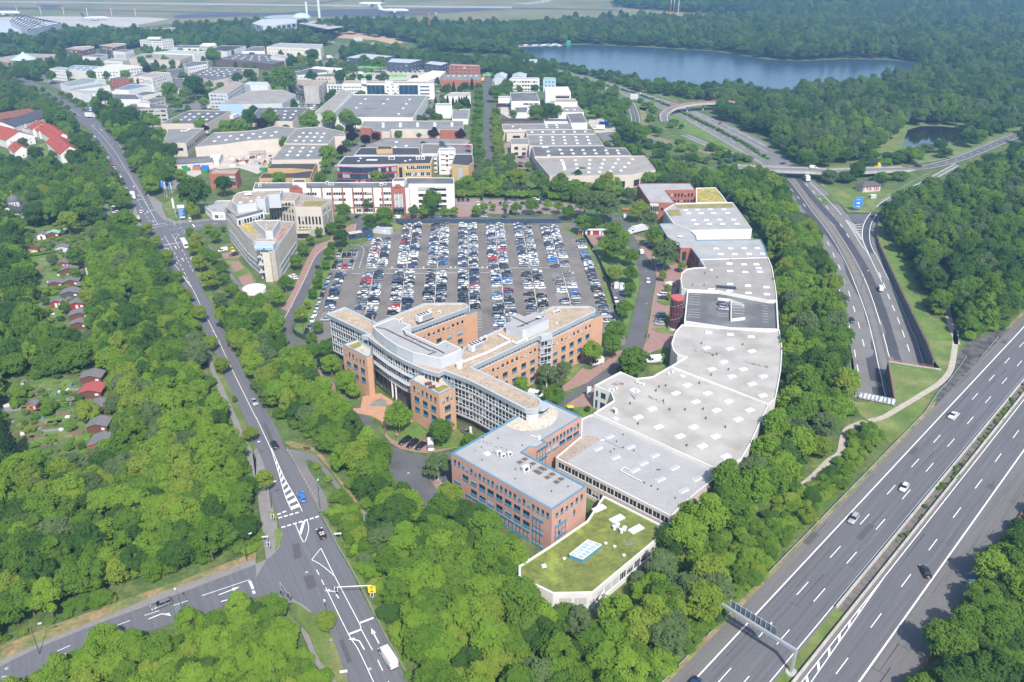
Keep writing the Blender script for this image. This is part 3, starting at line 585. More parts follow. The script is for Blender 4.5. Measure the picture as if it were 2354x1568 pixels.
slb(Q8,G(K12,'1600,1270 1700,1290 1800,1440 1800,1560 1740,1480 1660,1370'),.05,BKP)
slb(Q8,G(K12,'480,140 560,230 640,350 700,370 760,460 860,560 890,620 860,610 740,480 640,390 560,280 460,160'),.06,BKP)
ER=G(K21,'1030,410 1100,540 1160,680 1230,800 1300,900 1325,1000 1290,1150 1230,1480 1220,1568')+G(K22,'1180,110 1010,240 760,420 560,540 470,600 420,580 470,530 640,420 850,270 950,190 1020,60')+G(K21,'1060,1568 1130,1250 1190,1000 1150,880 1060,640 1000,470')
flt('campus_road',ER,.034,ASPH,ex=1)
slb(Q8,G(K21,'1120,600 1210,620 1290,700 1280,880 1480,870 1560,830 1620,880 1550,950 1540,1060 1480,1150 1470,1300 1500,1490 1500,1568 1235,1568 1300,1150 1330,1000 1310,900 1240,800 1170,690'),.08,BKP)
slb(Q8,G(K22,'1235,0 1470,0 1460,60 1390,60 1200,140 1185,110'),.08,BKP)
slb(Q8,G(K22,'460,420 540,360 640,250 720,270 860,190 990,70 1020,90 950,190 700,380 480,470'),.08,BKP);slb(Q8,G(K22,'480,600 560,545 760,420 760,600 640,690 560,610'),.08,BKP)
for P in(D_('1320,880 1470,890 1400,930'),D_('1310,1205 1470,1160 1470,1240 1400,1245'),D_('1270,1455 1400,1440 1420,1310 1480,1320 1500,1510 1330,1490'),D_('1130,640 1230,700 1220,640')):slb(Q1,G(K21,P),.12,LW_)
slb(Q1,G(K22,'1270,230 1420,220 1360,290 1270,280'),.12,LW_);slb(Q1,G(K22,'550,615 640,690 700,700 770,620 700,600'),.12,LWG);slb(Q1,G(K22,'420,400 440,330 600,210 640,230 540,350'),.12,LWG)
flt(Q1,G(K21,'700,620 840,640 1080,560 1160,900 1160,1100 1060,1440 940,1300 880,1060 760,800'),.03,LWG)
flt(Q2,G(K21,'680,570 850,580 860,660 760,690 700,660'),.036,BKP);flt(Q2,G(K21,'890,1070 1040,1040 1040,1200 980,1290 930,1200'),.036,ASPH)
flt('road',G(K10,'2110,1568 2100,1200 2100,900 2090,800 2070,700 2180,690 2160,900 2150,1200 2170,1568'),.03,ASPH,ex=1)
flt('path',G(K21,'50,0 20,60 0,150 20,240 60,240 60,100 100,0')+[],.03,ASPH,ex=1)
flt(Q2,G('q','60,235 60,150 140,150 150,230 120,270 70,265'),.026,SAND);flt(Q2,G('q','160,395 260,370 290,440 270,490 180,440'),.026,SAND,ex=1);flt(Q2,G('q','865,520 880,490 1000,490 1080,570 1080,590 925,600'),.026,SAND,ex=1)
flt(Q2,G('q','930,600 1080,590 1110,650 1200,730 1343,790 1450,860 1400,900 1340,830 1220,760 1020,700'),.024,APL,ex=1);flt(Q2,G('q','225,680 270,670 300,760 430,770 440,860 330,890 200,860'),.024,mat('brick_car_park',(.25,.19,.165)),ex=1)
flt(Q2,G(K10,'840,690 940,650 1300,640 1650,650 1560,740 1400,740 1100,740 870,740'),.024,SAND,ex=1);flt(Q2,G('g','55,270 240,240 400,215 600,180 760,160 760,190 710,235 680,300 620,330 500,290 300,300 200,350 130,330'),.024,SAND,ex=1)
flt(Q2,G(K10,'350,960 620,920 560,1040 480,1000'),.022,APL,ex=1);flt(Q2,G(K10,'490,600 640,560 760,490 760,580 600,620'),.022,APL,ex=1);flt(Q2,G(K10,'1560,1090 1620,880 1700,850 1660,960 1600,1100'),.022,APL,ex=1)
flt(Q2,G(K10,'700,1560 860,1380 980,1280 1000,1350 880,1480 780,1568'),.022,APL,ex=1);flt(Q2,G(K00,'330,680 420,690 640,760 620,900 800,960 870,1000 800,1010 500,800 420,740'),.022,APL,ex=1);flt(Q2,G('n','340,540 480,500 640,480 640,560 500,560 380,560'),.022,APL,ex=1);flt(Q2,G('n','800,650 900,580 1000,560 920,600 900,690'),.022,APL,ex=1)
for L in(D_('1730,-100 1715,60 1690,220 1650,310 1560,400 1400,500 1200,620 1060,700 930,735'),D_('900,740 740,800 690,900 660,1030 560,1100 400,1260 270,1360')):
 stp('gravel_path',sml(G('K32',L),6),2.0,.03,mat('path_gravel',(.36,.32,.26),.95,.2,.4),ex=.6)
stp('gravel_path',sml(G(K31,'1560,860 1600,1060 1640,1200 1660,1350 1700,1480 1740,1600'),6),2.2,.03,MATS['path_gravel'],ex=.8)
for P in(D_('130,520 450,510 460,550 140,580'),D_('230,770 540,740 620,880 300,950 240,860'),D_('300,980 520,930 560,1000 480,1080 280,1110'),D_('270,1260 470,1150 620,1180 600,1340 450,1350 330,1300')):flt(Q1,G(K01,P),.025,LWG,ex=1)
for P in(D_('260,360 640,350 700,420 560,520 300,450'),D_('360,690 640,600 690,640 620,740 390,790'),D_('250,880 600,790 660,880 400,940 290,980'),D_('660,760 860,700 850,900 700,930'),D_('290,1040 370,1020 380,1060 300,1080')):flt(Q1,G('K02',P),.025,LWG,ex=1)
gb=MB()
for reg,x0,x1,y0,y1,n_ in((K01,180,640,500,1420,110),('K02',40,700,380,1000,90)):
 for i in rG_(n_):
  p=g1(reg,rnd.uniform(x0,x1),rnd.uniform(y0,y1));gb.obox(p,(cos(.2),sin(.2)),rnd.uniform(1.5,6),rnd.uniform(.7,2),.03,rnd.choice((.05,.07,.3,.45)),rnd.choice((0,0,1,2,3)))
 for i in rG_(n_//4):p=g1(reg,rnd.uniform(x0,x1),rnd.uniform(y0,y1));gb.obox(p,(cos(.2+i),sin(.2+i)),rnd.uniform(.6,2.2),rnd.uniform(.5,1.2),.05,rnd.uniform(.4,1.1),rnd.choice((4,4,5,1)))
gb.bld('garden_beds',[mat('vegetable_leaves',(.07,.13,.03),.95,.3,1),mat('garden_soil',(.16,.11,.07),.95,.2,1),PV,LW_,mat('garden_white',(.55,.55,.53),.7),mat('garden_blue',(.1,.18,.3),.7)],kd_=Q6)
flt(Q1,G(K01,'1140,1190 1260,1160 1250,1330 1220,1290'),.025,LWG,ex=1);flt('path',G('K03','620,270 830,110 900,190 740,310'),.025,ASPHD,ex=1)
flt(Q1,G(K00,'270,1380 440,1300 640,1280 640,1420 440,1440'),.025,LW_);flt(Q1,G(K01,'60,330 260,330 250,460 80,520'),.02,SAND);flt('footpath',G(K00,'0,1020 150,990 160,1000 0,1060'),.02,LWG)
# buildings
CAM2=Vec((0,0))
WINC={}
def wmh(w_,h_,fm,pm,nm,pn_,blind,d=.18):
 key=(round(w_,2),round(h_,2),fm.name,pm.name,nm,pn_.name if pn_ else '',blind)
 if key in WINC:return WINC[key]
 t=.09;hb=h_*.24 if pn_ else 0
 f=MB()
 y0,y1=-d,-d+.1
 for(a,b,c,e)in((-w_/2,w_/2,0,t),(-w_/2,w_/2,h_-t,h_),(-w_/2,-w_/2+t,t,h_-t),(w_/2-t,w_/2,t,h_-t)):f.box(a,b,y0,y1,c,e,0)
 for k in rG_(nm):
  x=-w_/2+w_*(k+1)/(nm+1);f.box(x-.04,x+.04,y0,y1,hb+t,h_-t,0)
 if pn_:f.box(-w_/2+t,w_/2-t,y0,y1+.12,t,hb+t,1)
 f.box(-w_/2-.05,w_/2+.05,y1,.06,-.06,-.002,0)
 p=MB();yb=y0+.04;z0=hb+t
 if blind>0:
  zb=h_-t-(h_-t-z0)*blind
  p.face([(-w_/2+t,yb+.03,zb),(w_/2-t,yb+.03,zb),(w_/2-t,yb+.03,h_-t),(-w_/2+t,yb+.03,h_-t)],1)
  p.face([(-w_/2+t,yb,z0),(w_/2-t,yb,z0),(w_/2-t,yb,zb),(-w_/2+t,yb,zb)],0)
 else:p.face([(-w_/2+t,yb,z0),(w_/2-t,yb,z0),(w_/2-t,yb,h_-t),(-w_/2+t,yb,h_-t)],0)
 fl=lambda mb:[setattr(mb,'v',[(x,-y,z)for x,y,z in mb.v]),setattr(mb,'f',[q[::-1]for q in mb.f])]
 fl(f);fl(p)
 r=(f.mesh('window',[fm,pn_ or fm]),p.mesh('pane',[pm,BLIND]));WINC[key]=r;return r
def wlf(mb,A,B,z0,z1,ops=(),depth=.2,mi=0):
 """a wall from A to B (outward on the right) with openings (s0,s1,za,zb) cut through and reveals"""
 A,B=Vec(A[:2]),Vec(B[:2]);L=(B-A).length
 if L<.05:return
 d=(B-A)/L;n=Vec((d.y,-d.x))
 P=lambda s,z,k=0:(A.x+d.x*s-n.x*k,A.y+d.y*s-n.y*k,z)
 zs=sorted({z0,z1,*[o[2]for o in ops],*[o[3]for o in ops]})
 for za,zb in zip(zs,zs[1:]):
  zc=(za+zb)/2;s=.0
  for o in sorted((o for o in ops if o[2]<zc<o[3]),key=lambda o:o[0]):
   if o[0]-s>1e-4:mb.face([P(s,za),P(o[0],za),P(o[0],zb),P(s,zb)],mi)
   s=o[1]
  if L-s>1e-4:mb.face([P(s,za),P(L,za),P(L,zb),P(s,zb)],mi)
 for a,b,za,zb in ops:
  for q in(((a,za),(a,zb)),((b,zb),(b,za)),((b,za),(a,za)),((a,zb),(b,zb))):
   (s0,c0),(s1,c1)=q;mb.face([P(s0,c0),P(s1,c1),P(s1,c1,depth),P(s0,c0,depth)],mi)
def awn(root,A,B,ops,fm,pm=None,nm=1,pn_=None,bl_=.3,rs=None,name='window',depth=.18,plain=0):
 A,B=Vec(A[:2]),Vec(B[:2]);d=nZ(B-A);rz=atan2(d.y,d.x);o0=wloc(root);rs=rs or rnd
 for a,b,za,zb in ops:
  bl=rs.choice((.35,.6,1-.02))if rs.random()<bl_ else 0
  f,p=wmh(b-a,zb-za,fm,pm or GLASS,nm,pn_,round(bl,2),depth)
  c=A+d*((a+b)/2)
  o=plc(name,f,root,(c.x-o0.x,c.y-o0.y,za-o0.z),rz)
  plc('pane',p,o)
def grid(L,n,w_,rows,s0=.6,s1=None,skip=()):
 s1=L-s0 if s1 is None else s1;out=[]
 for ri,(za,zb)in eN_(rows):
  for i in rG_(n):
   if(ri,i)in skip:continue
   c=s0+(s1-s0)*(i+.5)/n;out.append((c-w_/2,c+w_/2,za,zb))
 return out
def aop(L,zt_,flr,pt_,w_,h_,z0=1.0,fh=None,margin=1.0):
 fh=fh or(zt_-.3)/flr;n=max(1,int((L-2*margin)/pt_));
 if L<w_+1.2:return[]
 rows=[(z0+k*fh,min(z0+k*fh+h_,zt_-.25))for k in rG_(flr)]
 return grid(L,n,w_,rows,margin)
SKYC={}
def smh(w_,l_,h_=.45,gm=None):
 k=(w_,l_,h_,(gm or SKYG).name)
 if k not in SKYC:
  c=MB();c.box(-w_/2,w_/2,-l_/2,l_/2,0,h_*.6,0,skip='b');g=MB();a,b=w_/2-.12,l_/2-.12
  g.face([(-a,-b,h_*.6),(a,-b,h_*.6),(a*.8,-b*.88,h_),(-a*.8,-b*.88,h_)]);g.face([(a,-b,h_*.6),(a,b,h_*.6),(a*.8,b*.88,h_),(a*.8,-b*.88,h_)])
  g.face([(a,b,h_*.6),(-a,b,h_*.6),(-a*.8,b*.88,h_),(a*.8,b*.88,h_)]);g.face([(-a,b,h_*.6),(-a,-b,h_*.6),(-a*.8,-b*.88,h_),(-a*.8,b*.88,h_)]);g.face([(-a*.8,-b*.88,h_),(a*.8,-b*.88,h_),(a*.8,b*.88,h_),(-a*.8,b*.88,h_)])
  SKYC[k]=(c.mesh('skylight',MC),g.mesh('glazing',gm or SKYG))
 return SKYC[k]
def skl(root,reg,pts,z,w_=1.6,l_=2.6,rz=.0,h_=.45,gm=None):
 o0=wloc(root);c,g=smh(w_,l_,h_,gm)
 for x,y in pts:
  P=g1(reg,x,y,z+.3);o=plc('skylight',c,root,(P.x-o0.x,P.y-o0.y,z-o0.z),rz);plc('glazing',g,o)
ACC={}
def acs(root,reg,pts,z,s=1.0,rz=.3,name='air_conditioner'):
 if s not in ACC:
  m=MB();m.box(-.55*s,.55*s,-.3*s,.3*s,.12,.12+1.0*s,0);m.box(-.5*s,.5*s,-.2*s,.2*s,0,.12,1);f=MB();f.cyl(0,0,.36*s,-.02,.02,12)
  f.v=[(x,-.31*s+z_*.5,.12+.5*s+y)for x,y,z_ in f.v];ACC[s]=(m.mesh(name,[MC,DS]),f.mesh('fan_grille',DS))
 o0=wloc(root)
 for x,y in pts:
  P=g1(reg,x,y,z+.5*s);o=plc(name,ACC[s][0],root,(P.x-o0.x,P.y-o0.y,z-o0.z),rz);plc('fan_grille',ACC[s][1],o)
VENT={}
def vts(root,reg,pts,z,h_=.5,r=.14,m=None,name='roof_vent'):
 k=(h_,r,(m or DS).name)
 if k not in VENT:
  b=MB();b.cyl(0,0,r,0,h_,8);b.cyl(0,0,r*1.5,h_-.02,h_+.1,8);VENT[k]=b.mesh(name,m or DS)
 o0=wloc(root)
 for x,y in pts:
  P=g1(reg,x,y,z);plc(name,VENT[k],root,(P.x-o0.x,P.y-o0.y,z-o0.z))
def seams(root,poly,z,ang,step,m,wd=.12,name='roof_seam'):
 """raised welded seams across a flat roof, clipped to its outline"""
 P=np.array([[p[0],p[1]]for p in poly]);d=Vec((cos(ang),sin(ang)));n=Vec((-d.y,d.x))
 t=P@np.array(n);mb=MB();k=ceil(t.min()/step)
 while k*step<t.max():
  xs=[]
  for i in rG_(len(P)):
   a,b=P[i],P[(i+1)%len(P)];ta,tb=a@np.array(n)-k*step,b@np.array(n)-k*step
   if ta*tb<0:q=a+(b-a)*(ta/(ta-tb));xs.append(q@np.array(d))
  xs.sort()
  for s0,s1 in zip(xs[::2],xs[1::2]):
   if s1-s0>1:
    A=d*(s0+.3)+n*k*step;B=d*(s1-.3)+n*k*step
    mb.face([(A.x-n.x*wd/2,A.y-n.y*wd/2,z),(B.x-n.x*wd/2,B.y-n.y*wd/2,z),(B.x+n.x*wd/2,B.y+n.y*wd/2,z),(A.x+n.x*wd/2,A.y+n.y*wd/2,z)])
  k+=1
 if mb.f:mb.bld(name,m,root,kd_=Q6)
def bk_(name,lb_,cat,pts,z,wall,rf_,par=.35,pw=.35,cop=None,au=None,eg=None,bs_=.0,gr_=None,root=None,fm=None,pm=None,nm=1,bl_=.25,rn_='roof',wn_='wall',pn_=None,wname='window'):
 """flat-roofed building from its roof outline: wall with window openings, roof, parapet"""
 src=[Vec((p[0],p[1],0))for p in pts];area=sum(src[i].x*src[(i+1)%len(src)].y-src[(i+1)%len(src)].x*src[i].y for i in rG_(len(src)))
 flip=area<0;c=cen(src)
 if root is None:root=thg(name,lb_,cat,(c.x,c.y,bs_),gr_=gr_)
 if bs_<.5:xcl(ins(src,-1.2))
 wb=MB();n=len(src);todo=[]
 for i in rG_(n):
  A,B=src[i],src[(i+1)%n]
  if flip:A,B=B,A
  L=(B-A).length;d=nZ(B-A)if L>0 else Vec((1,0,0));nn=Vec((d.y,-d.x));mid=(A+B)/2
  facing=nn.dot(CAM2-mid.xy)>0;ops=[];sp={}
  if eg and i in eg:sp=eg[i];ops=sp[J5](L)if callable(sp.get(J5))else sp.get(J5,[])
  elif au and facing and L>3 and not(eg and eg.get(Jd)):ops=aop(L,z-bs_,**au);ops=[(a,b,c_+bs_,e+bs_)for a,b,c_,e in ops]
  ops=[o for o in ops if o[0]>.05 and o[1]<L-.05 and o[3]<z+par-.02]
  wlf(wb,A,B,bs_,z+par,ops)
  if ops:todo.append((A,B,ops,sp))
 wb.bld(wn_,wall,root)
 mb=MB();inn=ins(src,pw);mb.poly(inn,z);mb.bld(rn_,rf_,root)
 if par>0:
  pb=MB();o_=ccw(src);zz=z+par
  for i in rG_(len(o_)):
   a,b,e,f=o_[i],o_[(i+1)%n],inn[(i+1)%n],inn[i]
   pb.face([(a[0],a[1],zz+.003),(b[0],b[1],zz+.003),(e[0],e[1],zz+.003),(f[0],f[1],zz+.003)]);pb.face([(f[0],f[1],zz+.003),(e[0],e[1],zz+.003),(e[0],e[1],z),(f[0],f[1],z)])
  pb.bld('parapet',cop or wall,root)
 rs=rnd.Random(len(name)+int(c.x))
 for A,B,ops,sp in todo:
  awn(root,A,B,ops,sp.get('fm',fm or FW),sp.get('pm',pm),sp.get(Jb,nm),sp.get('panel',pn_),sp.get(Qa,bl_),rs,sp.get('name',wname))
 return root
def bxp(root,name,pts,z0,z1,m,mt=None):
 mb=MB();mb.prism(pts,z0,z1,0,1 if mt else 0);return mb.bld(name,[m,mt]if mt else m,root)
def crt(root,P,z0,z1,flr,bay,fm=None,gm=None,trs=1,spd=.9,name='glazing',bdm=None,inn=.12):
 """glass curtain wall along a polyline (outward on the right): floor bands, glazing, mullions"""
 fm=fm or FW;g=MB();mu=MB();bd=MB();fh=(z1-z0)/flr;k_=0
 Q=rsm(P,bay)if len(P)>2 or(P[1]-P[0]).length>bay else P
 if(Q[-1]-Vec(P[-1])).length>.3:Q.append(Vec(P[-1]))
 rs=rnd.Random(int(P[0][0]*7))
 for i in rG_(len(Q)-1):
  a,b=Q[i],Q[i+1];d=nZ(b-a);n=Vec((d.y,-d.x,0));ai,bi=a-n*inn,b-n*inn
  for f in rG_(flr):
   za,zb=z0+f*fh,z0+(f+1)*fh
   m=0 if rs.random()>.22 else 1
   zs=za+.25;zm=za+spd
   g.face([(ai.x,ai.y,zm),(bi.x,bi.y,zm),(bi.x,bi.y,zb-.25),(ai.x,ai.y,zb-.25)],m);g.face([(ai.x,ai.y,zs),(bi.x,bi.y,zs),(bi.x,bi.y,zm),(ai.x,ai.y,zm)],0 if rs.random()>.3 else 2)
   mu.obox(a,d,.1,.16,zs,zb-.25)
   if trs:mu.obox((a+b)/2,d,(b-a).length-.1,.12,zm-.04,zm+.04)
 for i in rG_(len(P)-1):
  a,b=Vec(P[i]),Vec(P[i+1]);d=nZ(b-a)
  for f in rG_(flr+1):
   z=z0+f*fh;bd.obox((a+b)/2,d,(b-a).length+.05,.4,max(z-.25,z0-.25),z+.25)
 mu.bld('mullions',fm,root,kd_=Q6);bd.bld('floor_band',bdm or SILV,root);return g.bld(name,[gm or GLASS,mat('grey_blind',(.3,.3,.3)),mat('spandrel_glass',(.16,.18,.19),.2)],root)
ZR=18.0
o1=G('a','90,295 390,185 885,432 1640,125 2250,122 2320,160 2322,200 1425,530 1425,600 1310,660 1830,900 1955,835 2190,945',ZR)+G('b','240,715 490,565 810,420 1220,265 1440,150 1950,148 2015,185 2025,222 1425,510 1275,542 365,968 1270,1385 1302,1430 1300,1480 1255,1525 1170,1545 1070,1530',ZR)+G('a',[(2352,1345)],ZR)+G('a','1940,1188 1858,1235 1600,1158 1300,1025 1050,880 850,735 740,650 640,632 745,605',ZR)
c1=cen(o1)
B1=thg(Qb,'large orange brick office with tan gravel roof, silver fascia and curved glass front',Qc,(c1.x,c1.y,0))
o1c=ccw(o1);xcl(ins(o1c,-1.0))
mb=MB();n_=len(o1c);inn=ins(o1c,.75);low=ins(o1c,.35)
for i in rG_(n_):
 a,b,e,f=o1c[i],o1c[(i+1)%n_],inn[(i+1)%n_],inn[i];g_,h_=low[i],low[(i+1)%n_]
 mb.face([(a[0],a[1],ZR),(b[0],b[1],ZR),(e[0],e[1],ZR),(f[0],f[1],ZR)]);mb.face([(f[0],f[1],ZR),(e[0],e[1],ZR),(e[0],e[1],ZR-.45),(f[0],f[1],ZR-.45)])
 mb.face([(g_[0],g_[1],ZR-1.7),(h_[0],h_[1],ZR-1.7),(b[0],b[1],ZR),(a[0],a[1],ZR)])
mb.bld('fascia',SILV,B1)
b1('poly',(inn,ZR-.45),'roof',GR_,B1);b1('poly',(low,ZR-1.7),'soffit',FW,B1)
W1=ins(o1c,1.0)
def ned(A,B):
 ia=min(rG_(n_),key=lambda i:(o1c[i]-A).length);ib=min(rG_(n_),key=lambda i:(o1c[i]-B).length)
 out=[];i=ia
 while 1:
  out.append(Vec((W1[i].x,W1[i].y,0)))
  if i==ib:break
  i=(i+1)%n_
 return out
pa=lambda reg,x,y:g1(reg,x,y,ZR)
def bwg(P,zt_,n_top,n_w,skipw=(),ground=1):
 for A,B in zip(P,P[1:]):
  L=(B-A).length
  if L<4:
   mb=MB();wlf(mb,A,B,0,zt_);mb.bld('brick_wall',OBRICK,B1);continue
  d=nZ(B-A);nn=Vec((d.y,-d.x,0));A2,B2=A+nn*.35,B+nn*.35
  nt_=max(2,int(L/n_top));nw=max(1,int(L/n_w));
  ops=grid(L,nt_,.95,[(11.6,13.5)],.8);top=list(ops)
  wide=grid(L,nw,2.3,[(7.9,9.9),(4.4,6.4)],.8)+(grid(L,nw,2.3,[(.9,2.9)],.8)if ground else[])
  mb=MB();wlf(mb,A2,B2,0,zt_,top+wide,.25)
  for X,Y in((A2,A-nn*.2),(B-nn*.2,B2)):wlf(mb,Y,X,0,zt_)if X is A2 else wlf(mb,Y,X,0,zt_)
  mb.face([(A2.x,A2.y,zt_),(B2.x,B2.y,zt_),((B-nn*.4).x,(B-nn*.4).y,zt_),((A-nn*.4).x,(A-nn*.4).y,zt_)])
  mb.bld('brick_wall',OBRICK,B1)
  awn(B1,A2,B2,top,FD,None,0,GC,.25);awn(B1,A2,B2,wide,BLD,None,2,BLUE,.3)
  crt(B1,[A,B],zt_+.1,ZR-1.7,1,1.5,fm=FW,spd=.5,trs=0,name='clerestory',bdm=SILV)
def pbt(r1,r2):
 a=ned(pa(*r1),pa(*r2));b=ned(pa(*r2),pa(*r1))
 return a if len(a)<=len(b)else b
e1_=pbt(('a',1425,530),('a',2322,200));bwg(e1_,14.9,2.3,4.6)
e2_=pbt(('b',365,968),('b',1275,542));bwg(e2_,14.9,2.3,4.6)
e3_=pbt(('b',1425,510),('b',2025,222));bwg(e3_,14.9,2.3,4.6)
for q_ in([e3_[-1],g1('b',2122,265,14.9),g1('b',1990,262,14.9)],[e1_[-1],g1('b',432,222,14.9),g1('b',300,222,14.9)]):
 bxp(B1,'brick_end',f0_(q_),0,14.9,OBRICK,BLUE)
lw=pbt(('b',1070,1530),('a',1940,1188));P=[p for p in lw];
crt(B1,P,3.6,ZR-1.75,4,1.45,spd=1.3);
wi=pbt(('b',365,968),('b',1302,1430));
tip=ned(pa('b',1302,1430),pa('b',1070,1530))if len(ned(pa('b',1302,1430),pa('b',1070,1530)))<9 else ned(pa('b',1070,1530),pa('b',1302,1430))
mb=MB()
for A,B in zip(tip,tip[1:]):wlf(mb,A,B,13.2,ZR-1.7)
mb.bld('rounded_end',FW,B1)
mb=MB();
for A,B in zip(wi,wi[1:]):wlf(mb,A,B,3.6,ZR-1.7)
mb.bld('rear_wall',OBRICK,B1)
lf=pbt(('a',90,295),('a',745,605));crt(B1,lf,3.4,ZR-1.75,4,1.4,spd=1.3)
cf=pbt(('a',640,632),('a',1858,1235));crt(B1,cf,6.2,ZR-1.75,3,1.45,spd=1.2);crt(B1,cf,.25,5.9,1,2.9,fm=DS,spd=.5,name='entrance_glazing',bdm=DS,inn=1.6)
mb=MB()
for z in(9.5,13.0):
 R=ofl(cf,1.1)
 for i in rG_(len(cf)-1):
  a,b,c_,e=cf[i],cf[i+1],R[i+1],R[i];mb.face([(a.x,a.y,z),(e.x,e.y,z-.12),(c_.x,c_.y,z-.12),(b.x,b.y,z)]);mb.face([(a.x,a.y,z-.1),(b.x,b.y,z-.1),(c_.x,c_.y,z-.22),(e.x,e.y,z-.22)]);mb.face([(e.x,e.y,z-.22),(c_.x,c_.y,z-.22),(c_.x,c_.y,z-.12),(e.x,e.y,z-.12)])
mb.bld('sun_shade',SILV,B1)
for k,t in eN_((.5,.54,.72,.76)):
 p=cf[int(t*(len(cf)-1))];q=cf[min(int(t*(len(cf)-1))+1,len(cf)-1)];p=p.lerp(q,(t*(len(cf)-1))%1);b1('cyl',(p.x,p.y,.32,0,6.2,10),'column',WW,B1)
mb=MB();core=ins(o1c,2.2)
for i in rG_(n_):
 a,b=core[i],core[(i+1)%n_];wlf(mb,a,b,0,ZR-1.8)
core_o=mb.bld('inner_wall',mat('inner_wall',(.1,.085,.075)),B1)
def pvl(pts,zt_,rows):
 src=ccw([Vec((p[0],p[1],0))for p in pts]);n2=len(src);wb=MB();todo=[]
 for i in rG_(n2):
  A,B=src[i],src[(i+1)%n2];L=(B-A).length;d=nZ(B-A);nn=Vec((d.y,-d.x));f=nn.dot(CAM2-((A+B)/2).xy)>0 and L>5;top,wide=[],[]
  if f:
   top=grid(L,max(2,int(round(L/2.35))),.95,[(11.3,13.3)],.9);wide=grid(L,max(1,int(round(L/4.6))),2.4,[(7.6,9.8),(4.2,6.4)],.9)
   gr=[(1.8,L-1.8,.05,3.2)]if L>14 else[]
   wlf(wb,A,B,0,zt_,top+wide+gr,.3);todo.append((A,B,top,wide,gr))
  else:wlf(wb,A,B,0,zt_)
 wb.bld('brick_wall',OBRICK,B1)
 for A,B,top,wide,gr in todo:
  awn(B1,A,B,top,FD,None,0,BLUE,.3);awn(B1,A,B,wide,BLD,None,2,BLUE,.35)
  for a,b,za,zb in gr:
   d=(Vec(B)-Vec(A)).normalized();nn=Vec((d.y,-d.x,0));crt(B1,[Vec(A)+d*a-nn*1.2,Vec(A)+d*b-nn*1.2],.2,3.0,1,1.6,fm=BLD,spd=.4,name='ground_glazing',bdm=BLD)
   for t in(.25,.5,.75):
    p=Vec(A)+d*(a+(b-a)*t)-nn*.5;b1('cyl',(p.x,p.y,.28,.05,3.2,10),'column',BLD,B1)
 pb=MB();inn2=ins(src,.55)
 for i in rG_(n2):
  a,b,e,f=src[i],src[(i+1)%n2],inn2[(i+1)%n2],inn2[i];pb.face([(a.x,a.y,zt_+.003),(b.x,b.y,zt_+.003),(e.x,e.y,zt_+.003),(f.x,f.y,zt_+.003)]);pb.face([(f.x,f.y,zt_+.003),(e.x,e.y,zt_+.003),(e.x,e.y,zt_-1),(f.x,f.y,zt_-1)],1)
 pb.bld('coping',[BLUE,CM],B1);mb=MB();mb.poly(inn2,zt_-1.0);mb.bld('terrace',mat('terrace_slabs',(.42,.38,.33),.9,.1,.5),B1);xcl(ins(src,-1))
ZP=14.9
pvl(G('a','345,775 605,688 820,820 815,945 730,980',ZP),ZP,None)
pvl(G('c','388,148 505,70 920,110 1100,268 845,390',ZP),ZP,None)
for reg,pts in(('a',D_('440,790 590,725 648,770 650,800 535,850')),('c',D_('765,300 920,232 1020,268 845,355'))):
 bxp(B1,'planted_bed',G(reg,pts,ZP-.9),ZP-1.1,ZP-.85,KERB,SEDO)
for reg,x,y in(('c',680,222),('c',738,275)):
 p=g1(reg,x,y,ZP-.6);mb=MB();mb.box(-1.1,1.1,-.4,.4,.35,.45);mb.box(-1.1,1.1,.36,.44,.45,.95);[mb.box(s-.05,s+.05,-.35,.35,0,.35)for s in(-.9,.9)]
 b_=plc('bench',mb.mesh('bench',WDB));b_.location=(p.x,p.y,ZP-1.0);b_.rotation_euler=(0,0,.35);tag(b_,'dark wooden bench on the roof terrace beside the glazed storey' if y<250 else 'dark wooden bench on the roof terrace beside the planted bed','bench')
p=g1('a',660,850,ZP-.2);pr=thg('parasol','closed white parasol on the roof terrace of the curved office','parasol',(p.x,p.y,ZP-1));b1('cyl',(0,0,.04,0,2.6,6),'pole',ST_,pr,lc=1);mb=MB();mb.cyl(0,0,.2,1.0,2.6,8,r1=.05);mb.bld('canopy',WW,pr,lc=1);b1(J2,(-.5,.5,-.5,.5,0,.1),'base',CN,pr,lc=1)
ZH=21.2
bxp(B1,'plant_room',G('a',Y2,ZH),ZR-.5,ZH,GC,RG_)
mb=MB();P_=ccw(G('a',Y2,ZH));I_=ins(P_,.3)
for i in rG_(len(P_)):
 a,b,e,f=P_[i],P_[(i+1)%len(P_)],I_[(i+1)%len(P_)],I_[i];mb.face([(a[0],a[1],ZH+.2),(b[0],b[1],ZH+.2),(e[0],e[1],ZH+.2),(f[0],f[1],ZH+.2)]);mb.face([(f[0],f[1],ZH+.2),(e[0],e[1],ZH+.2),(e[0],e[1],ZH),(f[0],f[1],ZH)]);mb.face([(a[0],a[1],ZH),(b[0],b[1],ZH),(b[0],b[1],ZH+.2),(a[0],a[1],ZH+.2)])
mb.bld('parapet',MC,B1)
mb=MB()
for P in(D_('880,505 1020,530 1240,640 1500,760 1720,870 1800,880'),[(1690,935),(1830,885)],D_('1300,540 1330,620 1850,860 1960,920')):
 Q=rsm(G('a',P,ZH+.15),.55)
 for a,b in zip(Q[::1],Q[1:]):mb.obox((a+b)/2,nZ(b-a),.3,.5,ZH+.02,ZH+.18)
mb.bld('cable_tray',DS,B1,kd_=Q6)
mb=MB();mb.poly(G('a','1250,600 1330,610 1620,740 1600,780 1350,670',ZH+.02),ZH+.01);mb.bld('rust_stain',mat('rust_wash',(.32,.22,.2),.9,.25,.5,col2=(.4,.38,.37),thr=(.45,.6)),B1)
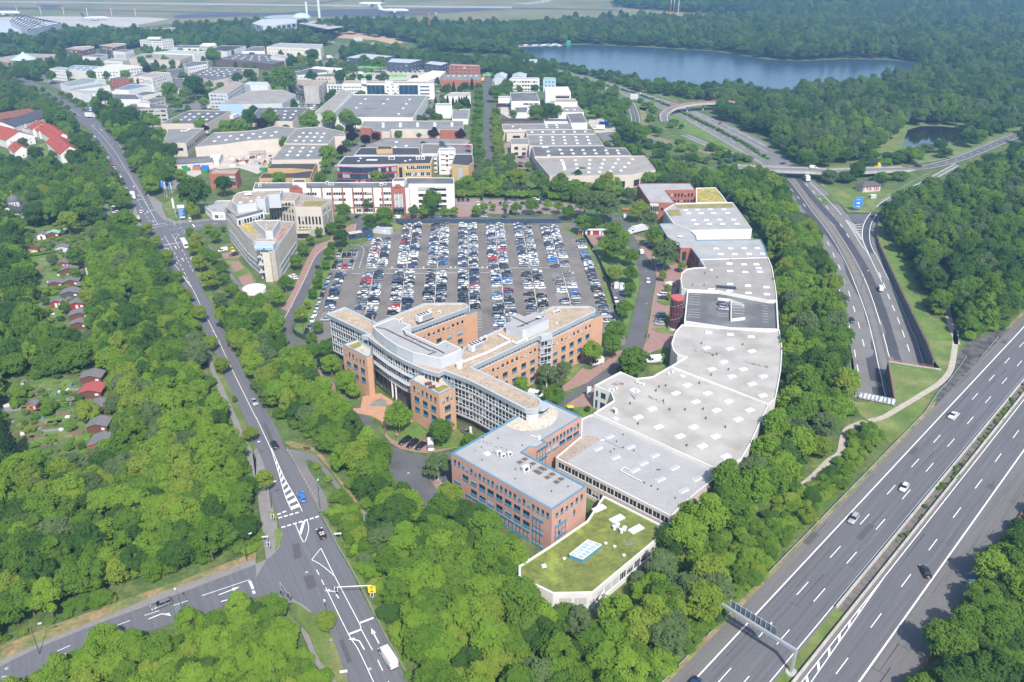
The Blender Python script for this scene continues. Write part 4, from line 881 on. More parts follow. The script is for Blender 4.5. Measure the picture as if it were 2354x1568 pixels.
bxp(B1,'plant_room',G('b','815,385 890,345 862,300 975,250 1065,290 1215,225 1402,300 1398,320 1085,460 1040,470',ZH),ZR-.5,ZH,GC,RG_)
mb=MB()
for P in([(900,290),(1130,400)],[(1010,415),(1330,280)],[(960,430),(1080,400)]):
 Q=rsm(G('b',P,ZH+.15),.6)
 for a,b in zip(Q,Q[1:]):mb.obox((a+b)/2,nZ(b-a),.32,.5,ZH+.02,ZH+.18)
mb.bld('cable_tray',DS,B1,kd_=Q6)
def chl(reg,x,y,ang,L=6,name='chiller'):
 p=g1(reg,x,y,ZR+.8);o0=wloc(B1);mb=MB();mb.box(-L/2,L/2,-1.1,1.1,.3,2.5,0);mb.box(-L/2+1.4,L/2-.1,-1.13,-1.1,.5,2.3,1);mb.box(-L/2+.2,L/2-.2,-.9,.9,0,.3,1)
 o=plc(name,mb.mesh(name,[MC,mat('coil_grille',(.25,.25,.25))]),B1,(p.x-o0.x,p.y-o0.y,ZR-.45),ang)
 for k in rG_(int(L/1.3)):
  f=MB();f.cyl(-L/2+.8+k*1.25,-.45,.45,2.5,2.62,12);f.cyl(-L/2+.8+k*1.25,.5,.45,2.5,2.62,12);plc('fan',f.mesh('fan',DS),o)
A_=atan2((e1_[-1]-e1_[0]).y,(e1_[-1]-e1_[0]).x);chl('a',1630,340,A_);chl('b',410,690,A_,5.2)
for reg,pts in(('a',D_('1500,425 1720,340 1790,370 1560,470 1530,475')),):bxp(B1,'plant_base',G(reg,pts,ZR-.4),ZR-.45,ZR-.2,RK)
acs(B1,'a',[(1720,250),(1865,275)],ZR-.4,1.0,A_);acs(B1,'a',[(1250,415),(1285,390)],ZH,1.0,A_);acs(B1,'b',D_('1470,240 1495,232 1520,222'),ZR-.4,1.2,A_);acs(B1,'b',[(845,495),(870,505)],ZR-.4,1.0,A_);acs(B1,'b',[(1494,385)],ZR-.4,.7,A_);acs(B1,'b',[(500,600),(525,590)],ZR-.4,1.6,A_)
mb=MB()
for P in(D_('270,880 600,750 890,605'),[(200,870),(270,890)],D_('720,520 780,560 890,610'),D_('890,610 960,640 1080,580'),[(1100,600),(1090,570)]):
 Q=G('b',P,ZR+.3)
 for a,b in zip(Q,Q[1:]):mb.seg(a,b,.7,ZR-.2,ZR+.35)
mb.bld('duct',MC,B1)
p=g1('b',190,960,ZR);mb=MB();mb.cyl(p.x,p.y,1.0,ZR-.4,ZR+1.1,14);mb.cyl(p.x,p.y,1.15,ZR+.9,ZR+1.2,14);mb.bld('roof_fan',MC,B1)
for reg,x,y,h_ in(('a',830,470,4),('a',2005,960,5),('b',1495,170,7),('b',1335,225,3),('b',1275,400,4)):
 p=g1(reg,x,y,ZR);mb=MB();mb.cyl(p.x,p.y,.07,ZR-.4,ZR+h_,6);[mb.box(p.x-.3,p.x+.3,p.y-.05,p.y+.05,ZR+h_-1-k*.6,ZR+h_-.9-k*.6)for k in rG_(3)];mb.bld('mast',ST_,B1)
p=g1('b',1262,300,ZH+1);mb=MB();mb.cyl(p.x,p.y,.9,ZH+1.2,ZH+1.4,16,r1=.3);mb.cyl(p.x,p.y,.06,ZH,ZH+1.3,6);mb.bld('satellite_dish',MC,B1)
A,B=e2_[-1],e3_[0];d=nZ(B-A);nn=Vec((d.y,-d.x,0))if(B-A).length>.5 else Vec((1,0,0))
mb=MB();mb.prism([A,A+nn*2.4,B+nn*2.4,B],ZR-1.7,ZR+.02);mb.bld('stair_bay_roof',SILV,B1);crt(B1,[A+nn*2.0,B+nn*2.0],4.5,ZR-1.8,4,1.3,spd=1.0,name='stair_glazing');crt(B1,[B+nn*2.0,B],4.5,ZR-1.8,4,1.3,spd=1.0,name='stair_glazing');crt(B1,[A,A+nn*2.0],4.5,ZR-1.8,4,1.3,spd=1.0,name='stair_glazing')
mb=MB();q=G('b','1300,1420 1435,1480 1330,1555 1200,1560',15.5);mb.prism(q,15.4,15.6);mb.bld('canopy',SILV,B1)
mb=MB();p=g1('p',906,240,13.6);mb.cyl(p.x,p.y,.1,13.3,15.5,6);p=g1('p',1057,170,13.8);mb.cyl(p.x,p.y,.1,13.3,15.5,6);mb.bld('post',ST_,B1)
mb=MB();p=g1('c',1340,985,1.8);mb.cyl(p.x,p.y,.45,0,3.8,10);mb.bld('column',WW,B1)
ZB=13.3
o2=G('d','46,253 771,-155 1049,-27 752,153 780,168 705,215 650,208 594,245 1088,508 820,692',ZB+.3)
def b2_front(L):
 o=grid(L,22,.95,[(10.3,12.1)],.6)+grid(L,11,2.4,[(6.9,8.9)],.6,skip=((0,0),(0,9),(0,10)))+grid(L,11,2.4,[(3.6,5.6)],.6,skip=((0,0),(0,1),(0,9),(0,10)))
 return o
def b2_right(L):return grid(L,6,.95,[(10.3,12.1)],1)+[(L*.62,L*.68,7,8.9),(L*.2,L*.26,7,8.9),(L*.2,L*.26,3.4,5.2)]+[(1.5,L*.36,1.5,8.4)][:0]
B2=bk_(Qb,'pink panelled office with blue trim, flat grey roof and rows of blue windows',Qc,o2,ZB,PINK,RG_,par=.3,pw=.5,cop=BLUE,fm=BLD,pn_=BLUE,bl_=.35,eg={9:{J5:b2_front,Jb:1},8:{J5:b2_right,Jb:0},2:{J5:lambda L:grid(L,10,1.0,[(10.2,12.0)],.8)+grid(L,5,2.6,[(7.9,9.4)],.8),Jb:1},Jd:1})
A,B=(Vec((o2[9].x,o2[9].y,0)),Vec((o2[0].x,o2[0].y,0)));
if(B-A).normalized().cross(Vec((0,0,1))).dot(Vec((0,0,0))-A)<0:A,B=B,A
d=nZ(B-A);nn=Vec((d.y,-d.x,0));L=(B-A).length
t0=0 if(A-o2[0]).length<(B-o2[0]).length else 1
S_=lambda t:A+d*(L*(t if t0==0 else 1-t))
for ta,tb,z0,z1,fl_ in((.83,.93,.4,8.6,2),(.035,.1,.3,5.2,2)):
 a,b=S_(ta)+nn*.06,S_(tb)+nn*.06
 if(b-a).dot(d)<0:a,b=b,a
 crt(B2,[a,b],z0,z1,fl_,1.2,fm=BLD,spd=1.2,name='blue_glazing',bdm=BLUE)
for i in rG_(9):
 a,b=S_(.16+i*.073)+nn*.05,S_(.16+i*.073+.06)+nn*.05
 if(b-a).dot(d)<0:a,b=b,a
 crt(B2,[a,b],.25,2.9,1,1.3,fm=BLD,spd=.5,name='ground_glazing',bdm=BLUE)
A8,B8=Vec((o2[8].x,o2[8].y,0)),Vec((o2[9].x,o2[9].y,0));d8=nZ(A8-B8);n8=Vec((d8.y,-d8.x,0));n8=n8 if n8.dot(-A8)>0 else-n8
a,b=B8+d8*1.4+n8*.06,B8+d8*5.6+n8*.06
if Vec(((b-a).y,-(b-a).x,0)).dot(n8)<0:a,b=b,a
crt(B2,[a,b],.4,7.6,2,1.3,fm=BLD,spd=1.6,name='blue_glazing',bdm=BLUE)
for _ in(0,):
 a,b=Vec((o2[4].x,o2[4].y,0)),Vec((o2[5].x,o2[5].y,0));n5=Vec(((b-a).y,-(b-a).x,0)).normalized();n5=n5 if n5.dot(-a)>0 else-n5
 if Vec(((b-a).y,-(b-a).x,0)).dot(n5)<0:a,b=b,a
 crt(B2,[a+n5*.06,b+n5*.06],2,12.4,3,1.2,fm=BLD,spd=1.0,name='stair_glazing',bdm=BLD)
circ=G('p','722,268 760,230 800,206 860,215 940,240 1000,215 1030,180 1060,110 1110,130 1135,175 1128,215 1095,260 1030,298 950,315 870,318 790,300',ZB+.06);mb=MB();mb.poly(circ,ZB+.06);mb.bld('gravel_bed',mat('pale_roof_gravel',(.45,.4,.33),.95,.1,.2,fine=.35,fs_=2.2),B2)
skl(B2,'p',[(590,485)],ZB,1.6,1.6,.6);acs(B2,'p',D_('712,505 763,492 680,485'),ZB,1.2,.6);acs(B2,'p',[(886,605)],ZB,1.7,.6,name='chimney_unit')
hm=MB();hm.box(-.75,.75,-.75,.75,0,.1,0);hm.box(-.5,.5,-.5,.5,.1,.16,1);hm.cyl(0,0,.25,.16,.35,8,0);hm=hm.mesh('roof_hatch',[mat('rusty_steel',(.22,.17,.13),.8,.2,1),DS])
o0=wloc(B2)
for x,y in((842,556),(880,532),(943,567),(1005,600),(1028,610),(968,625),(990,637),(1090,648),(1054,672),(1158,684),(1124,708),(908,590)):
 p=g1('p',x,y,ZB);plc('roof_hatch',hm,B2,(p.x-o0.x,p.y-o0.y,ZB-o0.z),.65)
vts(B2,'p',D_('675,375 550,443 552,540 808,612 806,685 860,430 1212,745 1085,780 560,370 985,360'),ZB,.25,.12);vts(B2,'p',D_('530,400 565,402 590,410 615,415 660,440 700,445 740,460 780,470 500,470 640,480'),ZB,.06,.1)
mb=MB();q=G('p',[(925,348),(990,370)],ZB+.3);mb.tube(q[0],q[1],.15);mb.cyl(q[1].x,q[1].y,.5,ZB,ZB+.9,10);mb.bld('vent_pipe',MC,B2)
for k in rG_(1):seams(B2,ins(o2,.8),ZB+.015,atan2(d.y,d.x),3.2,mat('roof_seam',(.31,.3,.29)),.1)
ZG=5.0
o3=G('K23','60,498 355,310 690,80 840,-147 1430,150 1408,195 745,748 375,755 60,600',ZG+.3)
B3=bk_('low_building','low white building with a mossy green roof and blue roof lantern','building',o3,ZG,WW,SEDG,par=.3,pw=.5,fm=FW,eg={5:{J5:lambda L:grid(L,9,2.5,[(1.6,4.0)],1.5),Qa:.75,Jb:2},6:{J5:lambda L:grid(L,2,3.0,[(1.4,3.8)],1.2),Qa:.6,Jb:2},Jd:1})
q=G('K23','525,395 695,260 822,305 648,440',ZG+1.2);q0=f0_(q)
ln=MB();ln.prism(q0,ZG,ZG+1.1,0);ln.bld('roof_lantern',BLUE,B3)
ln=MB();qq=ccw(q0);zc=ZG+1.15
for i in rG_(7):
 t=i/6;a=q0[0].lerp(q0[1],t);b=q0[3].lerp(q0[2],t);dd=nZ(b-a);ln.obox((a+b)/2,dd,(b-a).length,.16,zc,zc+.12)
for t in(0,.5,1):
 a=q0[0].lerp(q0[3],t);b=q0[1].lerp(q0[2],t);ln.seg(a,b,.2,zc-.05,zc+.16)
ln.bld('lantern_bar',MC,B3);ln=MB();ln.poly(ins(qq,.1),zc-.03);ln.bld('lantern_glazing',mat('pale_glazing',(.33,.4,.4),.1,.3,1.0,spec=.6),B3)
skl(B3,'K23',[(965,62),(1140,158)],ZG,2.0,4.0,-.95);skl(B3,K22,[(800,1535)],ZG,1.8,3.8,-.95,gm=MC);vts(B3,'K23',D_('940,165 970,145 1005,195 1033,175'),ZG,1.0,.42,MC);vts(B3,'K23',D_('480,442 860,300 943,330 1028,410 1345,152'),ZG,.3,.3,MC);skl(B3,'K23',[(292,495)],ZG,1.1,1.1,.3)
p=g1('K23',1078,305,ZG);mb=MB();[mb.tube((p.x,p.y,ZG),(p.x+1.3*cos(k),p.y+1.3*sin(k),ZG+.5),.05,n=4)for k in[i*.9 for i in rG_(7)]];mb.tube((p.x,p.y,ZG),(p.x,p.y,ZG+2),.05,n=4);mb.bld('aerial',ST_,B3)
mb=MB();q=G('K23','860,790 750,930 730,920 840,780',1.5)
st=thg('outside_stair','grey steel stair at the front corner of the mossy roofed building','stair',(q[0].x,q[0].y,0));A,B=Vec((q[0].x,q[0].y,0)),g1('K23',765,915,0);dd=nZ(B-A)
for i in rG_(10):p=A.lerp(B,i/9);mb.obox(p,dd,.35,1.1,2.2*(1-i/9),2.2*(1-i/9)+.08)
mb.bld('treads',ST_,st);mb=MB();[mb.tube(A+Vec((-dd.y*s,dd.x*s,3.2)),B+Vec((-dd.y*s,dd.x*s,1.0)),.05)for s in(-.55,.55)];mb.bld('handrail',ST_,st)
def wh(name,lb_,reg_pts,z,wall,rf_,**k):
 pts=[]
 for reg,P in reg_pts:pts+=G(reg,P,z+k.get('par',.35))
 return bk_(name,lb_,Q5,pts,z,wall,rf_,**k)
GRPW='warehouse halls along the curving motorway'
H6=wh(Q5,'grey roofed warehouse wing beside the pink office with a row of dark windows',[(K22,D_('745,668 1932,1210 1590,1480 1465,1612 400,1072 500,985 630,875 640,712'))],7.5,CM,RG_,par=.4,cop=MC,fm=FW,eg={3:{J5:lambda L:grid(L,15,2.3,[(4.9,6.9)],.8)+grid(L,15,2.3,[(1.2,3.4)],.8),Jb:1,'panel':None,Qa:.05},Jd:1},gr_=GRPW)
skl(H6,K22,D_('893,875 788,985 1087,970 950,1065 1310,1047 1205,1120 1128,1182 1492,1162 1362,1268 1702,1263 1577,1370'),7.5,1.3,2.9,-.95,gm=mat('frosted_dome',(.36,.37,.38),.3))
bxp(H6,'gravel_strip',G(K22,'400,1055 690,865 800,900 500,1110',7.6),7.5,7.62,GVD);vts(H6,K22,D_('1020,865 960,930 1020,985 1120,1015 1335,1190 1355,1190 1625,1455 940,1000 905,1025 1500,1450 1215,1310 1280,1340 1340,1370'),7.5,.35,.13);seams(H6,G(K22,'745,668 1932,1210 1590,1480 1465,1612 520,1110 800,920',7.5),7.515,.72,3.0,MATS['roof_seam'],.1)
mb=MB();Q=G(K22,'510,1110 640,1020 745,955 810,915 850,910 900,930 1000,980',7.7);[mb.tube(a,b,.18)for a,b in zip(Q,Q[1:])];mb.bld('pipe',ST_,H6)
mb=MB();Q=G(K22,'1075,1180 1030,1160 995,1190 1060,1225 1190,1290',7.8);[mb.tube(a,b,.16)for a,b in zip(Q,Q[1:])];mb.bld('pipe',MC,H6)
H5=wh(Q5,'widest white warehouse hall with blue skylights and an angled white entrance corner',[(K22,D_('1450,232 1290,325 1140,342 995,280 755,408 905,468 935,545 748,662 1938,1203 2110,1080 2200,930 2300,710 2354,600 2352,576'))],8.2,WW,RW_,par=.4,fm=BLD,eg={4:{J5:lambda L:[(L*.12,L*.25,4.9,7.0),(L*.42,L*.72,4.9,7.0),(L*.1,L*.24,.4,3.6),(L*.4,L*.72,.4,3.4)],Jb:1},Jd:1},gr_=GRPW)
skl(H5,K22,D_('1610,402 1503,477 1795,477 1687,555 1987,552 1285,620 1877,635 2183,632 1158,697 2077,717 1345,785 1667,788 1543,871 1870,875 1747,963 1963,1058'),8.2,1.7,3.0,-1.0);skl(H5,K22,[(1565,317),(950,710)],8.2,1.5,1.5,-1.0)
skl(H5,K22,[(1127,452)],8.2,2.6,2.6,.6);acs(H5,K22,D_('895,450 930,455 960,438 1150,380 1175,393 1205,402 1440,300 1475,285'),8.2,.8,.6);acs(H5,K22,[(945,645)],8.2,1.5,-1.0)
vts(H5,K22,D_('1412,420 1322,465 1085,583 1448,640 1755,635 1158,770 1605,970 1720,395 1350,430 1590,640 1780,720 1960,800 1390,560'),8.2,.7,.16);mb=MB();p=g1(K22,1133,540,8.2);mb.cyl(p.x,p.y,.25,8.2,11.8,8);mb.bld('flue',ST_,H5)
mb=MB();mb.poly(G(K22,'905,400 960,370 1010,365 1050,400 1040,425 980,420',8.25),8.23);mb.poly(G(K22,'1020,300 1090,325 1110,340 1040,315',8.25),8.23);mb.poly(G(K22,'1260,500 1400,565 1400,580 1330,555 1240,510',8.25),8.23);mb.bld('rust_stain',mat('rust_stain_patch',(.2,.13,.11),.95,.3,.8,col2=(.34,.32,.29),thr=(.42,.55),fine=.3),H5)
seams(H5,G(K22,'1450,260 1290,345 1140,362 995,300 785,412 925,468 955,545 775,662 1938,1185 2110,1065 2300,700 2330,590',8.2),8.215,2.3,5.0,mat('faint_seam',(.42,.4,.37)),.09)
H4=wh(Q5,'white warehouse hall with a rounded corner below the rooftop parking deck',[(K22,D_('1600,145 1520,128 1480,85 1464,20')),(K21,D_('1500,1480 1560,1415 2354,1475')),(K31,[(105,1462)]),('V',D_('1798,800 1795,850 1783,915 1767,929')),(K22,[(1455,232)])],8.2,WW,RW_,par=.4,gr_=GRPW)
skl(H4,K22,D_('1785,60 2000,68 2200,90 1943,188 1833,255 2122,255 2017,322 2308,322 2203,392 2303,497'),8.2,1.7,3.0,-1.1);skl(H4,K21,D_('1805,1485 2005,1503 2195,1525'),8.2,1.5,2.6,1.5);vts(H4,K22,D_('1845,140 1988,270 1830,320 2120,40 1740,30 1880,130'),8.2,.7,.16)
mb=MB();mb.poly(G(K22,'2120,185 2354,230 2354,250 2230,222',8.25),8.23);mb.poly(G(K22,'1560,55 1700,85 1890,120 1880,135 1700,100',8.25),8.23);mb.bld('rust_stain',MATS['rust_stain_patch'],H4)
mb=MB();
H3=wh(Q5,'weathered brownish roofed hall with a rounded left end above the parking deck',[(K21,D_('1610,1095 1560,1080 1548,1000 1556,945 1600,905 1680,892 1775,890 1725,815 2354,795')),('V',D_('1775,615 1784,668 1786,690')),(K21,[(2354,1192),(1900,1105)])],8.0,WW,RB_,par=.4,fm=FD,eg={6:{J5:lambda L:grid(L,7,1.2,[(4.2,6.6)],.8),Jb:1},Jd:1},gr_=GRPW)
skl(H3,K21,D_('1995,853 2130,860 2245,860 2265,895 2000,922 2140,930 2275,928 2000,1040 2165,1055 2335,1070 2000,1105 2170,1122 2340,1135 1828,1090'),8.0,1.5,2.6,1.55);skl(H3,K21,[(1830,912)],8.0,1.4,1.4,0);
mb=MB();Q=G(K21,'1870,1052 1880,1075 2065,1090 2060,1068',8.3)
for i in rG_(4):
 a,b,c_,e=Q[0].lerp(Q[3],i/4+.01),Q[0].lerp(Q[3],(i+1)/4-.01),Q[1].lerp(Q[2],(i+1)/4-.01),Q[1].lerp(Q[2],i/4+.01);mb.prism([a,b,c_,e],8.05,8.3)
mb.bld('solar_panel',mat('solar_panel',(.03,.035,.05),.2),H3);vts(H3,K21,D_('1765,1060 1885,990 2010,830 1660,1060 1770,950'),8.0,.8,.14)
ZD=7.0
H2=wh('parking_deck','white parking deck with dark rooftop car park and bay lines',[(K21,D_('1612,1092 1895,1108 2354,1195')),('V',[(1786,690),(1790,757)]),(K21,[(2010,1448),(1582,1385)])],ZD,WW,RD,par=1.0,pw=.5,gr_=None,eg={5:{J5:lambda L:[(L*.02,L*.27,3.4,5.2),(L*.31,L*.63,3.4,5.2),(L*.66,L*.98,3.4,5.2)],'fm':FD,'pm':mat('deck_void',(.05,.05,.05)),Jb:0,Qa:0},6:{J5:lambda L:[(1,L-1,4.2,5.6),(1,L-1,1.2,2.8)],'fm':FD,Jb:0,Qa:0},Jd:1})
mb=MB()
for L in([(1640,1118),(1735,1122)],[(1638,1138),(1735,1142)],[(1635,1160),(1735,1164)],[(1632,1182),(1733,1187)],[(1630,1205),(1732,1212)],[(1625,1228),(1730,1236)],[(1620,1275),(1728,1283)],[(1615,1300),(1727,1308)],[(1612,1325),(1726,1330)],[(1610,1345),(1725,1352)],[(1895,1232),(1990,1240)],[(1892,1258),(1988,1265)],[(1890,1285),(1985,1292)],[(1888,1312),(1984,1318)],[(1885,1335),(1984,1342)],[(2025,1210),(2140,1215)],[(2025,1235),(2140,1240)],[(2025,1262),(2138,1268)],[(2025,1288),(2137,1292)],[(2025,1312),(2135,1318)],[(2295,1240),(2354,1250)],[(2300,1265),(2354,1272)],[(2300,1290),(2354,1297)],[(2302,1315),(2354,1322)],[(2304,1340),(2354,1347)],[(2306,1365),(2354,1372)],[(2306,1390),(2354,1397)]):stp('',G(K21,L,ZD),.14,.02,None,obj=mb)
mb.bld('bay_line',WH,H2);mb=MB()
for L in([(1890,1180),(2015,1195)],[(2012,1195),(2012,1380)],[(2015,1200),(2130,1245)],[(2020,1375),(2140,1360)]):
 a,b=G(K21,L,ZD+.6);mb.seg(a,b,.35,ZD,ZD+1.1)
mb.bld('ramp_wall',WW,H2)
pt=g1(K21,1495,1455,0);RT=thg('stair_tower','round glazed stair tower with red frame and red cap beside the parking deck','tower',(pt.x,pt.y,0))
r_=2.55;mb=MB()
for k in rG_(16):mb.tube((pt.x+r_*cos(k*pi/8),pt.y+r_*sin(k*pi/8),1),(pt.x+r_*cos(k*pi/8),pt.y+r_*sin(k*pi/8),13.0),.1,n=4)
RD_=mat('dark_red_frame',(.16,.04,.04),.5)
mb.bld('frame',RD_,RT);mb=MB();[mb.cyl(pt.x,pt.y,r_+.06,z,z+.2,24)for z in(1,4,7,10)];mb.bld('ring',RD_,RT);mb=MB();mb.cyl(pt.x,pt.y,r_+.15,12.9,13.7,28);mb.bld('cap',mat('red_cap',(.4,.09,.09),.5),RT);b1('cyl',(pt.x,pt.y,r_+.2,0,1.1,24),'base',WW,RT);mb=MB();mb.cyl(pt.x,pt.y,r_-.15,1,12.9,24);mb.bld('glazing',mat('smoked_glass',(.05,.04,.045),.1,.3,.6,spec=.6),RT)
mb=MB()
for i in rG_(26):a=i*.5;mb.obox((pt.x+1.9*cos(a),pt.y+1.9*sin(a)),(cos(a),sin(a),0),1.4,.8,1.2+i*.44,1.3+i*.44)
mb.bld('steps',CN,RT)
H1b=wh(Q5,'grey roofed hall with red brick and blue edged left end and white fascia',[(K21,D_('1350,492 1372,486 1482,484 1640,552 1690,600 1698,640 2285,630 2320,690 2352,792 1722,815 1642,712 1550,714 1430,618'))],8.0,RBR,RG_,par=.3,cop=BLUE,fm=BLD,eg={9:{J5:lambda L:grid(L,6,1.1,[(3.8,6.2)],.6),Jb:1},10:{J5:lambda L:[(L*.2,L*.6,.5,6.5)],Jb:2,'panel':BLUE},Jd:1},gr_=GRPW)
skl(H1b,K21,D_('1873,715 2005,715 2132,713 2253,712 1915,765 2045,765 2178,763 2300,762'),8.0,1.3,2.6,1.5,gm=MC)
H1a=wh(Q5,'grey roofed hall with green moss strip and white front wall',[(K21,D_('1395,362 1500,300 2028,292 2205,540 1640,550 1482,486'))],8.4,WW,RG_,par=.35,fm=FD,eg={5:{J5:lambda L:grid(L,6,1.1,[(4.6,6.8)],.7)+grid(L,6,1.1,[(1.2,3.4)],.7),Jb:0},Jd:1},gr_=GRPW)
skl(H1a,K21,D_('1595,362 1705,358 1820,356 1945,356 1622,392 1737,390 1850,390 1980,388 1667,455 1785,452 1905,450 2035,450 1692,492 1815,490 1933,490 2065,488 1545,605'),8.4,1.3,2.6,1.5,gm=MC)
bxp(H1a,'moss_strip',G(K21,'1505,318 2015,303 2035,340 1530,350 1500,330',8.5),8.4,8.46,SEDO);bxp(H1a,'moss_strip',G(K21,'1420,372 1530,352 1560,412 1450,420',8.5),8.4,8.465,SEDO)
bxp(H1b,'moss_strip',G(K21,'1820,618 2200,605 2215,625 1825,632',3.0),2.6,3.0,SEDO)
H0=bk_(Qb,'red brick office with stepped front and pale grey roof at the north end',Qc,G(K21,'1152,128 1175,118 1640,115 1690,178 1412,182 1500,298 1265,295',9.4),9.0,RBR,RG_,par=.4,cop=mat('maroon_coping',(.25,.07,.07),.6),fm=FD,eg={3:{J5:lambda L:grid(L,8,1.0,[(5.4,7.4),(1.6,3.6)],1.0),Jb:0},5:{J5:lambda L:[(L*.45,L*.55,5,6.5)],Jb:0},Jd:1})
vts(H0,K21,D_('1335,155 1340,235 1275,155 1380,260'),9,.7,.2,MC)
a,b=G(K21,[(1270,318),(1345,318)],8.6);crt(H0,[Vec((a.x,a.y-1,0)),Vec((b.x,b.y-1,0))],4.5,8.4,1,1.2,name='bay_glazing',bdm=MC);bxp(H0,'bay_roof',[Vec((a.x,a.y-1.2,0)),Vec((b.x,b.y-1.2,0)),Vec((b.x,b.y+3,0)),Vec((a.x,a.y+3,0))],8.4,8.8,MC)
HS=bk_('low_building','low white walled building with yellow sedum roof behind the red brick office','building',G(K21,'1690,160 1870,156 1935,230 1978,292 1690,294',6.3),6.0,WW,SEDY,par=.3,pw=.6)
def Zs(reg,pts,z):return G(reg,pts,z)
z7=14.5
def slots(pt_,rows,w_=.8):return lambda L:grid(L,max(1,int(L/pt_)),w_,rows,.8)
B7=bk_(Qb,'beige stone office tapering to a corner tower with steel truss',Qc,Zs('e',D_('38,215 215,432 358,552 490,590 672,328 535,318 300,322 150,345'),z7+.4),z7,BG,GVD,par=.4,cop=SILV,fm=FD,eg={0:{J5:slots(1.75,[(9.6,12.8),(6.6,8.2)]),Jb:0},1:{J5:slots(1.75,[(9.6,12.8),(6.6,8.2)]),Jb:0},3:{J5:slots(1.75,[(9.6,12.8),(6.6,8.4)]),Jb:0},Jd:1})
P7=Zs('e',D_('38,215 215,432 358,552 490,590 672,328'),z7+.4);P7=f0_(P7)
for i,(t0,t1)in((0,(.16,.97)),(1,(.05,.93)),(3,(.1,.9))):
 a,b=P7[i].lerp(P7[i+1],t0),P7[i].lerp(P7[i+1],t1);n=Vec(((b-a).y,-(b-a).x,0)).normalized()
 if n.dot(-a)<0:n=-n
 if Vec(((b-a).y,-(b-a).x,0)).dot(n)<0:a,b=b,a
 crt(B7,[a+n*.15,b+n*.15],.4,5.6,2,1.6,spd=.9,name='ground_glazing',fm=ST_)
bxp(B7,'sedum_bed',Zs('e',D_('165,350 255,345 315,405 330,425 250,425 225,410'),z7+.1),z7,z7+.1,SEDY)
bxp(B7,'sedum_bed',Zs('e',D_('430,490 500,480 590,340 650,340 640,370 560,470 500,520'),z7+.1),z7,z7+.08,mat('reddish_sedum',(.3,.16,.12),.95,.25,.3,col2=(.3,.25,.2),fine=.3))
bk_('','','',Zs('e',D_('300,316 535,313 470,412 405,415'),18.3),18.0,GC,GVD,par=.3,cop=MC,bs_=z7,root=B7,wn_='plant_wall',rn_='plant_roof');vts(B7,'e',D_('415,360 420,395 445,330'),18,.4,.25,MC)
bk_('','','',Zs('e',D_('52,200 85,150 125,115 310,160 392,245 150,312'),17.8),17.5,FW,GVD,par=.3,cop=GC,bs_=z7,root=B7,wn_='upper_wall',rn_='upper_roof',eg={4:{J5:lambda L:grid(L,9,1.3,[(14.9,17.2)],.5),'fm':FD},5:{J5:lambda L:grid(L,9,1.3,[(14.9,17.2)],.5),'fm':FD},Jd:1})
a,b,c_=Zs('e',D_('52,215 150,300 385,238'),17.6);mb=MB();[mb.face([(p.x,p.y,17.3),(q.x,q.y,17.3),(q.x,q.y,18.6),(p.x,p.y,18.6)])for p,q in((a,b),(b,c_))];mb.bld('glass_balustrade',mat('tinted_glass',(.08,.13,.18),.1,.2,.6,spec=.6),B7)
bk_('','','',Zs('e',D_('105,152 122,100 160,70 220,56 560,40 535,85 432,88 400,125 325,128 325,160 150,182'),21.5),21.2,GC,GVD,par=.3,cop=MC,bs_=z7,root=B7,wn_='top_wall',rn_='top_roof')
acs(B7,'e',[(290,225),(315,222)],17.5,1.0,.2);skl(B7,'e',D_('182,155 278,143 345,110'),21.2,1.6,1.6,.2);vts(B7,'e',D_('210,120 235,122 385,70 250,118'),21.2,.6,.2,MC);mb=MB();q=Zs('e',D_('215,75 280,68 285,85 220,92'),22);mb.prism(q,21.8,22.2);mb.bld('roof_frame',MC,B7)
bk_('','','',Zs('e',D_('428,148 560,60 712,76 1002,132 906,197 672,196'),z7+.4),z7,BG,GVD,par=.4,cop=SILV,root=B7,wn_='rear_wing_wall',rn_='rear_wing_roof',fm=FD,eg={5:{J5:lambda L:grid(L,8,1.0,[(11.4,13.2)],1)+grid(L,8,.9,[(5.6,9.8)],1)},4:{J5:lambda L:grid(L,7,1.0,[(5.6,9.8)],.5)+grid(L,7,1.0,[(2.8,4.4)],.5)},3:{J5:lambda L:grid(L,7,1.0,[(4.5,9.8),(11,13)],1)+[(L*.1,L*.4,.3,3.8)]},Jd:1})
bk_('','','',Zs('e',D_('428,146 560,60 712,76 668,142'),17.6),17.2,BG,GVD,par=.35,cop=SILV,bs_=z7,root=B7,wn_='setback_wall',rn_='setback_roof',fm=FD,eg={3:{J5:lambda L:grid(L,8,1.2,[(14.9,16.6)],.6)},Jd:1})
bxp(B7,'sedum_bed',Zs('e',D_('760,150 975,140 900,190 740,190'),z7+.1),z7,z7+.1,SEDO)
bk_('','','',Zs('e',D_('686,415 690,390 862,382 800,414'),4.3),4,BG,SEDO,par=.3,root=B7,wn_='annex_wall',rn_='annex_roof',fm=FD,eg={3:{J5:lambda L:grid(L,6,1.6,[(.4,3)],.4)},Jd:1})
tw=g1('e',440,868,0);TW=[]
mb=MB();qa=Zs('e',D_('355,555 512,512 540,560 390,585'),17.5)
for sx,sy,wx,wy,z0,z1 in((-3.4,3.0,.9,2.2,0,14),(.3,-1.6,1.6,1.6,0,13.5),(3.6,1.6,.9,2.4,0,14)):mb.box(tw.x+sx-wx,tw.x+sx+wx,tw.y+sy-wy+3,tw.y+sy+wy+3,z0,z1)
